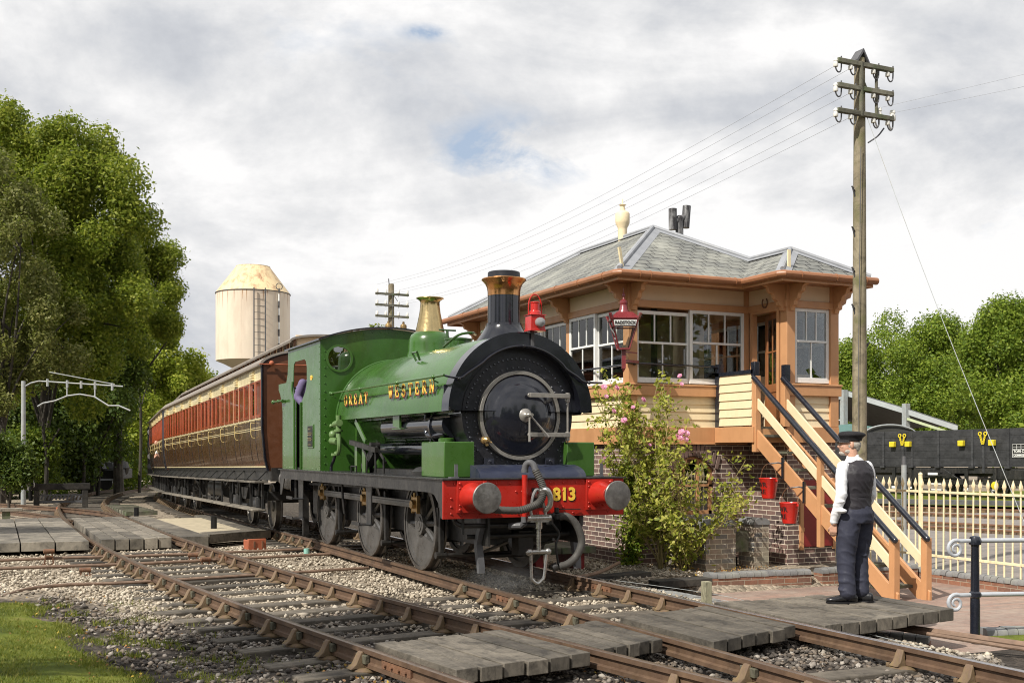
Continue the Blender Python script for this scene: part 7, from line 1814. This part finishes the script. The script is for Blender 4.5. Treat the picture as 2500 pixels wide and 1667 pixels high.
# trousers
b=MB()
sect(b,[(0,-.01,.80,.198,.155,0),(0,-.015,.9,.192,.158,0),(0,-.005,.99,.17,.13,0)])
L_=[(-.10,-.01,.82,.118),(-.112,-.005,.66,.108),(-.118,.012,.48,.092),(-.122,.0,.28,.084),(-.125,-.02,.11,.080)]
R__=[(.10,-.01,.82,.116),(.105,.0,.66,.104),(.095,.02,.48,.088),(.085,.0,.28,.08),(.078,-.02,.11,.078)]
limb(b,L_,18); limb(b,R__,18)
for px,py in ((-.125,-.02),(.078,-.02)):
    for k,z in enumerate((.10,.135,.17,.22)): b.ball((px+.012*(-1)**k,py+.012,z),(.084,.080,.03),14)
b.ball((-.095,-.045,.5),(.05,.04,.02),8); b.ball((.08,-.045,.47),(.05,.04,.02),8)
fuse(b,'trousers',M['trous'],man,.010,4); crease([c for c in man.children if c.name.startswith('trousers')][0],.006,6,1.6)
for (sx,px,py,a) in ((-1,-.135,.0,R(52)),(1,.078,-.02,R(28))):
    b=MB(); st=0
    b.loft([[Vector((w*math.cos(2*math.pi*i/20),yy,max(.012,zc+h*math.sin(2*math.pi*i/20)))) for i in range(20)] for yy,w,zc,h in ((-.115,.02,.045,.03),(-.10,.036,.048,.045),(-.05,.041,.055,.052),(.0,.043,.055,.05),(.06,.047,.042,.038),(.12,.05,.035,.028),(.165,.043,.032,.022),(.185,.022,.03,.014))])
    b.loft([[Vector((w*math.cos(2*math.pi*i/20),yy*1.0+d*math.sin(2*math.pi*i/20),z)) for i in range(20)] for z in (0,.016) for yy,w,d in ((.035,.05,.155),)])
    b.xf(Matrix.Translation((px,py,0))@Matrix.Rotation(a,4,'Z')); b.build('shoe',M['shoe'],man)
man.scale=(1.06,1.06,1.035)
# driver in the cab: turned away, elbow on the doorway
dv=thing('person','driver in a purple shirt leaning inside the green cab doorway','person',(5.10,18.95,1.40),rz=R(186))
b=MB(); limb(b,[(0,0,.9,.12),(0,0,1.3,.13)]); limb(b,[(.17,.02,1.34,.035),(.25,-.03,1.12,.035),(.19,.12,.98,.033)]); limb(b,[(-.17,.02,1.34,.035),(-.25,-.03,1.12,.035),(-.2,.14,.96,.033)]); limb(b,[(0,0,1.4,.06),(0,.02,1.5,.05)]); b.ball((0,.04,1.62),(.08,.1,.12),16); b.ball((0,.14,1.6),(.015,.025,.03),8); limb(b,[(-.1,0,.9,.09),(-.1,0,0.05,.05)]); limb(b,[(.1,0,.9,.09),(.1,0,0.05,.05)])
hand(b,(.18,.13,.97),(0,.6,-1),(-1,.2,0),1,.5,1); hand(b,(-.2,.16,.94),(0,.6,-1),(1,.2,0),1,.5,-1); fuse(b,'body',M['skin'],dv,.012,3)
b=MB(); sect(b,[(0,0,.9,.17,.12,0),(0,0,1.1,.18,.13,0),(0,0,1.3,.2,.13,0),(0,0,1.4,.14,.1,0),(0,0,1.45,.07,.07,0)]); limb(b,[(.19,.02,1.36,.078),(.26,-.03,1.12,.075),(.22,.06,1.02,.06)]); limb(b,[(-.19,.02,1.36,.078),(-.26,-.03,1.12,.07),(-.22,.06,1.02,.055)])
for k in range(6): b.ball((.25+.02*math.sin(k*2),-.05+.015*k,1.30-.055*k),(.05,.06,.013),8)
fuse(b,'shirt',M['purple'],dv,.011,3)
b=MB(); sect(b,[(0,0,.02,.15,.12,0),(0,0,.5,.17,.13,0),(0,0,.95,.18,.14,0)]); b.build('trousers',M['trous'],dv)
b=MB(); b.ball((0,.03,1.72),(.1,.12,.05),16); b.build('cap',M['cap'],dv)
# passenger leaning from the far coach
pa=thing('person','tiny passenger in white leaning out of the far coach window','person',(6.02,44.0,.95),rz=R(98)); pa.scale=(.7,.7,.75)
b=MB(); limb(b,[(0,0,.4,.14),(0,.18,1.0,.15)]); b.ball((0,.38,1.25),(.1,.12,.13),12); limb(b,[(.18,.15,.95,.06),(.22,.35,.7,.05),(.1,.45,.5,.04)]); limb(b,[(-.18,.15,.95,.06),(-.22,.35,.7,.05),(-.1,.45,.55,.04)]); limb(b,[(0,.2,1.0,.07),(0,.3,1.15,.06)]); fuse(b,'body',M['skin'],pa,.02,3)
b=MB(); limb(b,[(0,0,.4,.17),(0,.18,1.0,.19)]); limb(b,[(.18,.15,.98,.08),(.22,.33,.74,.07)]); limb(b,[(-.18,.15,.98,.08),(-.22,.33,.74,.07)]); fuse(b,'shirt',M['shirt'],pa,.02,3)
# ================= vegetation =================
def crown_mesh(name,blobs,nleaf,size,mat,seed,droop=.0,squash=1,quad=True,shell=.55):
    g=np.random.default_rng(seed); B_=np.array(blobs); w=B_[:,3]**2; w/=w.sum(); k=g.choice(len(B_),nleaf,p=w)
    d=g.normal(size=(nleaf,3)); d/=np.linalg.norm(d,axis=1)[:,None]; rad=(shell+(1-shell)*g.random(nleaf)**.6)*(1+.12*g.normal(size=nleaf))
    c=B_[k,:3]+d*(B_[k,3]*rad)[:,None]*np.array([1,1,squash])
    # secondary clumping: pull leaves to twigs
    nt=max(60,nleaf//22); tw=c[g.integers(0,nleaf,nt)]; ti=g.integers(0,nt,nleaf)
    # nearest of 4 random twigs keeps it cheap
    best=None
    for _ in range(5):
        cand=g.integers(0,nt,nleaf); dist=np.linalg.norm(tw[cand]-c,axis=1)
        if best is None: best,bd=cand,dist
        else: m_=dist<bd; best=np.where(m_,cand,best); bd=np.where(m_,dist,bd)
    pull=np.where(bd<1.6,.35,0)[:,None]*1.0; c=c*(1-pull)+tw[best]*pull+g.normal(size=c.shape)*size*.8
    nrm=d*.6+g.normal(size=(nleaf,3))*.6+np.array([0,0,.35]); nrm/=np.linalg.norm(nrm,axis=1)[:,None]
    u=np.cross(nrm,g.normal(size=(nleaf,3))); u/=np.linalg.norm(u,axis=1)[:,None]; v=np.cross(nrm,u); s=(size*g.uniform(.6,1.35,nleaf))[:,None]
    P0=c-u*s*1.0; P2=c+u*s*1.0; P1=c+v*s*.55+nrm*s*.12; P3=c-v*s*.55+nrm*s*.12; 
    V=np.stack([P0,P1,P2,P3],1).reshape(-1,3); F=np.arange(nleaf*4).reshape(-1,4); return npmesh(name,V,F,mat)
def mkblobs(env,n,r0,r1,seed):
    # env: list of (x,y,z,rx,ry,rz) ellipsoids making the outline
    g=random.Random(seed); out=[]
    for i in range(n):
        e=g.choice(env); 
        while True:
            x,y,z=(g.uniform(-1,1) for _ in range(3)); q=x*x+y*y+z*z
            if .25<q<1: break
        out.append((e[0]+x*e[3],e[1]+y*e[4],e[2]+z*e[5],g.uniform(r0,r1)))
    return out
def tree(label,loc,env,nb,r0,r1,nleaf,size,mat,seed,trunk=None,group=None,branches=10,name='tree',shell=.5,rz=0):
    t=thing(name,label,'tree',loc,rz=rz,group=group); bl=mkblobs(env,nb,r0,r1,seed)
    npobj('crown',crown_mesh('crown',bl,nleaf,size,mat,seed,shell=shell),t)
    g=random.Random(seed); b=MB(); h=trunk[1]; r=trunk[0]
    pts=[Vector((0,0,-.3)),Vector((g.uniform(-.1,.1),0,h*.3)),Vector((g.uniform(-.3,.3),g.uniform(-.2,.2),h*.65)),Vector((g.uniform(-.4,.4),0,h))]
    sp=spline(pts,5); b.tube(sp,[r*(1-.75*i/(len(sp)-1)) for i in range(len(sp))],9)
    for i in range(branches):
        q=g.choice(bl); k=g.randrange(int(len(sp)*.3),len(sp)); s0=sp[k]; e=Vector(q[:3]); 
        if e.z<s0.z-.5: continue
        m=s0.lerp(e,.5)+Vector((g.uniform(-.3,.3),g.uniform(-.3,.3),.2)); b.tube(spline([s0,m,e],4),[r*.32*(1-.1*j) for j in range(9)],6)
    b.build('trunk',M['bark'],t); return t
def T(px,D,z=-.6): p=at(px,1100,D); return (p.x,p.y,z)
def E(px,py,D,base,rx_,ry_,rz_):   # ellipsoid centred on a bearing, in the local frame of base
    p=at(px,py,D); return (p.x-base[0],p.y-base[1],p.z-base[2],rx_,ry_,rz_)
# great left trees
B=T(110,50); tree('tall broad ash tree at far left, highest crown against the sky',B,[E(90,540,50,B,4.6,4,5.2),E(20,400,51,B,2.6,3,2.4),E(160,450,50,B,2.4,3,2.6),E(250,560,49,B,2.0,2.5,3.0),E(240,760,48,B,2.6,2.5,3),E(90,860,49,B,3.8,3,3.5)],165,.5,1.15,165000,.085,M['treeB'],3,(.3,10),shell=.42,branches=26)
B=T(0,44); tree('grey green tree at the left edge, in front of the tall ash',B,[E(0,640,44,B,2.4,2.2,3.2),E(40,820,44,B,2.4,2.2,3.0),E(-90,500,45,B,2.6,2.2,2.5)],65,.45,.95,60000,.075,M['treeG'],5,(.22,7),shell=.45,branches=14)
B=T(60,56,-.8); tree('dark shaded tree filling the lower left edge behind the disc signal',B,[E(20,1010,56,B,3.2,2.5,3.2),E(110,960,58,B,3,2.5,3.4),E(-40,1060,54,B,3,2,2.8),E(100,1110,58,B,3,1.5,1.6)],70,.8,1.5,50000,.11,M['treeD'],9,(.3,4),shell=.4,branches=14)
B=T(225,60,-.9); tree('dark tree behind the white loading gauge arch',B,[E(220,960,60,B,3.2,2.4,3.4),E(170,1060,60,B,3.0,2,2.4),E(285,950,60,B,1.8,2,2.4),E(220,800,60,B,3,2,2.8)],62,.7,1.35,50000,.115,M['treeD'],11,(.25,8),shell=.4,branches=16)
B=T(290,62,-.8); tree('slimmer ash with drooping twigs overhanging the sky at mid height',B,[E(330,600,60,B,1.9,2,2.0),E(375,700,60,B,1.7,1.6,3.0),E(340,830,62,B,2.2,2,2.6),E(280,700,61,B,2.8,2,3.4),E(395,640,60,B,.9,1,1.0),E(410,790,60,B,.8,.8,1.4)],90,.35,.85,70000,.08,M['treeB'],13,(.3,11),shell=.3,branches=24)
B=(-5.0,6.9,-.3); tree('tree outside the left edge whose shade falls across the near stones',B,[(0,0,8,2.2,1.5,1.0),(1.5,.6,7.8,1.6,1.0,.9)],26,.35,.75,5500,.12,M['treeB'],91,(.25,6))
B=(-9,22.5,-.3); tree('tree outside the left edge shading the far plank deck',B,[(0,0,8,2.4,2.0,1.6),(2,0,8,2,1.4,1.2)],30,.4,.9,8000,.12,M['treeB'],92,(.25,6))
B=T(385,74,-1.0); tree('light green tree right behind the far coach',B,[E(390,990,74,B,2.8,2,2.8),E(430,930,75,B,2.0,2,1.7),E(345,960,70,B,2.4,2,3.0),E(460,950,76,B,1.2,1.4,1.4),E(385,860,72,B,1.8,1.6,2.0)],70,.5,1.0,38000,.12,M['treeL'],17,(.16,8),shell=.35,branches=20)
B=T(300,82,-1.2); tree('sunlit yellow green bush beyond the bend of the tracks',B,[E(300,1090,82,B,4.5,2.5,2.6),E(240,1110,80,B,3.0,2.5,2.2),E(350,1070,84,B,3,2,3)],45,.8,1.5,26000,.14,M['shrub'],19,(.3,3),shell=.35)
B=T(470,105,-1.2); tree('distant low tree whose top shows over the coach roofs',B,[E(460,960,105,B,3,3,2.2),E(420,990,105,B,3.4,3,3)],22,1.0,1.7,9000,.17,M['treeA'],21,(.4,5))
for i,(px,D,h,l) in enumerate(((340,66,9.5,'thin bare trunk rising beside the far coach'),(238,60,4.2,'dark bare trunk standing left of the curving rails'),(200,58,3.6,'dark stem by the rails, left of the bare trunk'),(108,47,4.5,'pale stem beside the disc signal'))):
    b=MB(); p=Vector((0,0,0)); b.tube(spline([(0,0,-.5),(.1,0,h*.4),(-.05,0,h*.75),(.1,0,h)],4),[.10*(1-.05*k) for k in range(13)],8); b.tube([(.05,0,h*.5),(.6,0,h*.72)],.04,5); o=solo(b,'bare_tree',M['bark'],l,'tree stem'); o.location=T(px,D,-.7)
# wood edge far left as a mass
g=np.random.default_rng(5); bl=[]
for i in range(90):
    px=rnd.uniform(-300,330); D=rnd.uniform(62,95); p=at(px,1100,D); bl.append((p.x,p.y,rnd.uniform(-.5,5.5),rnd.uniform(1.2,2.4)))
tag(npobj('woodland',crown_mesh('woodland',bl,52000,.16,M['treeA'],31,shell=.3)),'dark green woodland undergrowth behind the left hand trees','woodland',kind='stuff')
# right hand trees
B=T(2110,95,-1); tree('rounded green tree immediately right of the tall telegraph pole',B,[E(2110,960,95,B,3.6,3,4.6),E(2200,900,95,B,4.2,3,4.2),E(2150,1000,93,B,4.5,3,3),E(2075,930,96,B,2,2,3.0)],75,1.0,1.8,75000,.115,M['treeS'],41,(.6,7),shell=.45)
B=T(2290,88,-1); tree('highest rounded tree in the middle of the right hand row',B,[E(2280,890,88,B,3.4,3,4.0),E(2330,930,88,B,3.2,3,4),E(2280,1010,87,B,4.6,3,2.8),E(2340,850,89,B,1.8,2,1.8)],75,1.0,1.7,75000,.115,M['treeS'],43,(.6,7),shell=.45)
B=T(2460,74,-1); tree('big leafy sycamore filling the right edge behind the black wagon',B,[E(2480,880,74,B,2.6,3,3.2),E(2430,930,74,B,1.8,2.2,2.4),E(2520,840,74,B,2.4,2.5,2.4),E(2440,1020,73,B,3.2,2.5,2.2),E(2540,980,73,B,3.4,2.5,3),E(2445,800,75,B,.9,.9,1.4),E(2405,860,75,B,1,1,1.2)],85,.8,1.4,85000,.105,M['treeS'],47,(.6,6),shell=.45)
B=T(2400,100,-1); tree('lower tree filling the gap behind the two right hand crowns',B,[E(2390,980,100,B,5,3,4),E(2330,1020,100,B,6,3,3)],40,1.2,2.0,24000,.17,M['treeA'],51,(.5,5))
# distant trees behind locomotive and signal box (also seen through the windows)
B=T(2700,60,-1); tree('leafy tree just outside the right edge behind the wagon',B,[E(2720,950,60,B,4,3,4)],30,1.0,1.8,14000,.16,M['treeS'],53,(.5,5))
B=T(912,150,-1); tree('small distant tree top above the cab roof beside the far pole',B,[E(915,830,150,B,1.6,1.6,1.8),E(975,835,150,B,1.8,1.6,1.6),E(940,860,150,B,3.5,2,2.5)],24,.6,1.0,3500,.2,M['treeB'],55,(.4,12))
for i,(px,D) in enumerate(((1620,70),(1750,78),(1500,85))):
    B=T(px,D,-1); tree(('distant tree seen through the left panes of the signal box front','distant tree seen through the right panes of the signal box front','distant tree hidden behind the signal box corner')[i],B,[E(px,1030,D,B,4.5,3,2.6)],24,1.0,1.8,9000,.16,M['treeS'],61+i,(.5,3))
# trees behind the viewer, seen only as reflections in the panes and paintwork
for i,(x,y) in enumerate(((3,-22),(13,-24),(23,-22),(33,-20),(-22,-6),(-26,10))):
    tree('tree standing behind the photographer, number '+('one','two','three','four','five','six')[i] if False else ('broad tree behind the viewpoint opposite the '+('near track','engine front','signal box','staircase','lawn','disc signal')[i]),(x,y,-.4),[(0,0,6,5.5,3.5,5),(3,1,3,5,3,2.6),(-3,0,3,5,3,2.6)],40,1.4,2.4,11000,.3,M['treeA'],81+i,(.4,4),branches=5)
B=T(20,47,-.6); tree('leafy bush at the foot of the loading gauge post on the far left',B,[E(10,1120,47,B,1.6,1.2,1.3),E(70,1110,47.5,B,1.1,1,1.1),E(110,1150,48,B,1.2,1,.8)],40,.3,.7,16000,.075,M['treeA'],93,(.08,1),name='bush')
B=T(20,39.5,-.5); tree('low leafy bush hiding the foot of the gauge post at the left edge',B,[E(15,1110,39.5,B,.9,.7,1.1),E(42,1150,39.5,B,.5,.5,.6)],30,.25,.5,12000,.065,M['treeD'],94,(.06,1),name='bush')
B=T(200,68,-.9); tree('low undergrowth bush left of the curving rails',B,[E(190,1135,68,B,2.6,1.5,1.1),E(130,1140,66,B,2,1.5,1.2),E(250,1120,70,B,1.6,1.2,1.4)],45,.4,.9,16000,.10,M['treeA'],95,(.08,1),name='bush')
# small shrub in planter
B=(15.8,11.9,.0); tree('small yellow green shrub growing in the brick planter',B,[(0,0,.35,.45,.45,.35)],26,.14,.28,5000,.028,M['shrub'],71,(.03,.3),name='shrub')
# ----- climbing rose -----
def leafmesh(name,pts,size,mat,seed,n_per=1,spread=.03):
    g=np.random.default_rng(seed); c=np.repeat(np.array(pts),n_per,0)+g.normal(size=(len(pts)*n_per,3))*spread; n=len(c)
    nrm=g.normal(size=(n,3))*.7+np.array([-.5,-.5,.5]); nrm/=np.linalg.norm(nrm,axis=1)[:,None]
    u=np.cross(nrm,g.normal(size=(n,3))); u/=np.linalg.norm(u,axis=1)[:,None]; v=np.cross(nrm,u); s=(size*g.uniform(.55,1.3,n))[:,None]
    V=np.stack([c-u*s,c-u*s*.35+v*s*.5+nrm*s*.1,c+u*s*.5+v*s*.42,c+u*s*1.1,c+u*s*.5-v*s*.42,c-u*s*.35-v*s*.5+nrm*s*.1],1).reshape(-1,3); return npmesh(name,V,np.arange(n*6).reshape(-1,6),mat)
def rosebush(label,base,stems,seed,leafden=1,flowers=()):
    g=random.Random(seed); t=thing('rose_bush',label,'rose bush',base); o=Vector(base); b=MB(); leaves=[]; tips=[]
    for s0,e,bend in stems:
        p=[Vector(s0),Vector(s0).lerp(Vector(e),.35)+Vector(bend),Vector(s0).lerp(Vector(e),.7)+Vector(bend)*.8,Vector(e)]; sp=spline([q-o for q in p],6); r0=g.uniform(.008,.016)
        b.tube(sp,[r0*(1-.6*i/(len(sp)-1)) for i in range(len(sp))],5)
        for k in range(4,len(sp)):
            for _ in range(g.choice((1,2,2,3))):
                q=sp[k]; d=Vector((g.uniform(-1,1),g.uniform(-1,.35),g.uniform(-.3,1))).normalized()*g.uniform(.15,.42)*(1 if k>8 else .7); m=q+d*.5+Vector((0,0,.05)); e2=q+d+Vector((0,0,-.02)); tw=spline([q,m,e2],3)
                b.tube(tw,[.004,.0036,.0033,.003,.0028,.0025,.002],4)
                for w in tw[2:]:
                    for _ in range(int(g.choice((1,2,3,3))*leafden)): leaves.append(w+Vector((g.gauss(0,.03),g.gauss(0,.03),g.gauss(0,.03))))
                tips.append(e2)
    b.build('stems',M['twig'],t); npobj('leaves',leafmesh('leaves',[tuple(l) for l in leaves],.034,M['leafrose'],seed,1,.012),t)
    return t,o
st=[]
gg=random.Random(4)
# left tall group near corner (px 1440-1600), right group (px 1600-1830)
def W(px,py,D): return tuple(at(px,py,D))
root1=(9.35,14.35,-.27); 
for i in range(13):
    px=gg.uniform(1455,1640); py=gg.uniform(935,1120); e=W(px,py,gg.uniform(16.6,17.6)); st.append(((root1[0]+gg.uniform(-.12,.12),root1[1]+gg.uniform(-.1,.1),-.27),e,(gg.uniform(-.15,.1),gg.uniform(-.2,0),gg.uniform(-.1,.1))))
rb,ro=rosebush('climbing rose with pink blooms and yellow green leaves against the box corner',root1,st,8,1.05)
st=[]
root2=(9.6,14.15,-.27)
for i in range(10):
    px=gg.uniform(1600,1830); py=gg.uniform(1110,1290); e=W(px,py,gg.uniform(16.0,17.0)); st.append(((root2[0]+gg.uniform(-.1,.1),root2[1]+gg.uniform(-.1,.1),-.27),e,(gg.uniform(-.05,.05),gg.uniform(-.1,.05),gg.uniform(-.05,.1))))
for i in range(6):
    px=gg.uniform(1530,1640); py=gg.uniform(1190,1300); e=W(px,py,gg.uniform(16.2,17.0)); st.append(((root2[0]+gg.uniform(-.1,.1),root2[1]+gg.uniform(-.1,.1),-.27),e,(gg.uniform(-.1,.1),gg.uniform(-.1,.05),0)))
rosebush('sparser rose bush with bare yellowish stems spreading over the brick pen and lower window',root2,st,12,.8)
# flowers
def flower(px,py,D,r,lb):
    b=MB(); c=Vector((0,0,0))
    for k in range(26):
        a=k*2.4; rr=r*math.sqrt(k/26); h=r*.5*(1-k/26); d=Vector((math.cos(a),math.sin(a),0)); p=d*rr*.8+Vector((0,0,h)); up=Vector((0,0,1)); s=r*.42
        b.add([p-d.cross(up)*s,p+d*s+up*s*.6,p+d.cross(up)*s,p-up*s*.4],[(0,1,2,3)])
    o=b.build('rose_flower',M['pink'],rb,smooth=0); p=Vector(W(px,py,D))-ro; o.location=p; o.rotation_euler=(R(60),0,gg.uniform(-1,1)); return o
for i,(px,py,r) in enumerate(((1475,945,.045),(1505,947,.05),(1480,968,.035),(1498,1004,.045),(1524,1026,.045),(1570,976,.05),(1546,994,.03),(1664,1055,.05),(1676,1058,.05),(1661,1068,.05),(1674,1072,.045),(1652,1064,.035),(1586,1086,.03),(1660,918,.035),(1664,938,.03),(1585,1180,.02),(1680,1200,.02),(1475,1118,.025))): flower(px,py,16.3,r,'')
# ivy on the brick corner
iv=thing('ivy','dense ivy column climbing the brick corner behind the right buffer','ivy',(9.1,14.95,-.27)); o=Vector(iv.location); L_=[]
for i in range(2600):
    z=gg.uniform(-.2,1.35); c=9.12+.05*math.sin(z*4); w=.16+.05*math.sin(z*5); L_.append((c+gg.gauss(0,w*.7)-o.x,15.0-abs(gg.gauss(0,.09))-o.y,z-o.z))
npobj('leaves',leafmesh('leaves',L_,.03,M['ivy'],21,1,.01),iv)
b=MB()
for k in range(5): b.tube(spline([(gg.uniform(-.1,.1),-.0,0),(gg.uniform(-.15,.15),-.02,.6),(gg.uniform(-.15,.15),.02,1.4)],5),.008,4)
b.build('stems',M['twigd'],iv)
# weeds / leaf litter
def litter(n,fn,name,label,mat,size):
    V=[]
    for _ in range(n):
        x,y,z=fn(); V.append((x,y,z))
    tag(npobj(name,leafmesh(name,V,size,mat,77,1,.003)),label,'leaf litter',kind='stuff')
def lp():
    k=rnd.random()
    if k<.45: y=rnd.uniform(5,9); x=xat(C1,y)+rnd.choice((-1,1))*(.75+abs(rnd.gauss(0,.18)))
    elif k<.7: y=rnd.uniform(5,14); x=lawn_edge(y)+rnd.gauss(.1,.5)
    else: x=rnd.uniform(9.2,11); y=rnd.uniform(13.3,14.8)
    return x,y,groundz(x,y)+.03
litter(1100,lp,'leaf_litter','brown and yellow fallen leaves scattered along rails and lawn edge',M['litter'],.014)
# steam wisps
def steam(label,loc,r,dens):
    b=MB(); b.ball((0,0,0),r,20); me=NT('steam'+label[:4]); N,L=me.N,me.L; N.remove(me.b)
    v=N.new('ShaderNodeVolumePrincipled'); v.inputs['Color'].default_value=(.95,.95,.95,1); v.inputs['Anisotropy'].default_value=.2
    g_=N.new('ShaderNodeVectorMath'); g_.operation='LENGTH'; mp=N.new('ShaderNodeMapping'); mp.inputs['Scale'].default_value=(1/r[0],1/r[1],1/r[2]); L.new(me.tc.outputs['Object'],mp.inputs[0]); L.new(mp.outputs[0],g_.inputs[0])
    fall=N.new('ShaderNodeMapRange'); L.new(g_.outputs['Value'],fall.inputs[0]); fall.inputs[1].default_value=.1; fall.inputs[2].default_value=1; fall.inputs[3].default_value=1; fall.inputs[4].default_value=0
    n=me.ramp(me.noise(4.5,5,.7,None,1.0),[(.42,0),(.7,1)]); L.new(me.mth('MULTIPLY',me.mth('MULTIPLY',fall.outputs[0],n),dens),v.inputs['Density']); L.new(v.outputs[0],me.out.inputs['Volume'])
    o=solo(b,'steam',me.mat,label,'steam',kind='stuff'); o.location=loc; return o
steam('faint steam drifting under the front buffer beam',(5.55,11.9,.05),(.6,.35,.22),1.6)
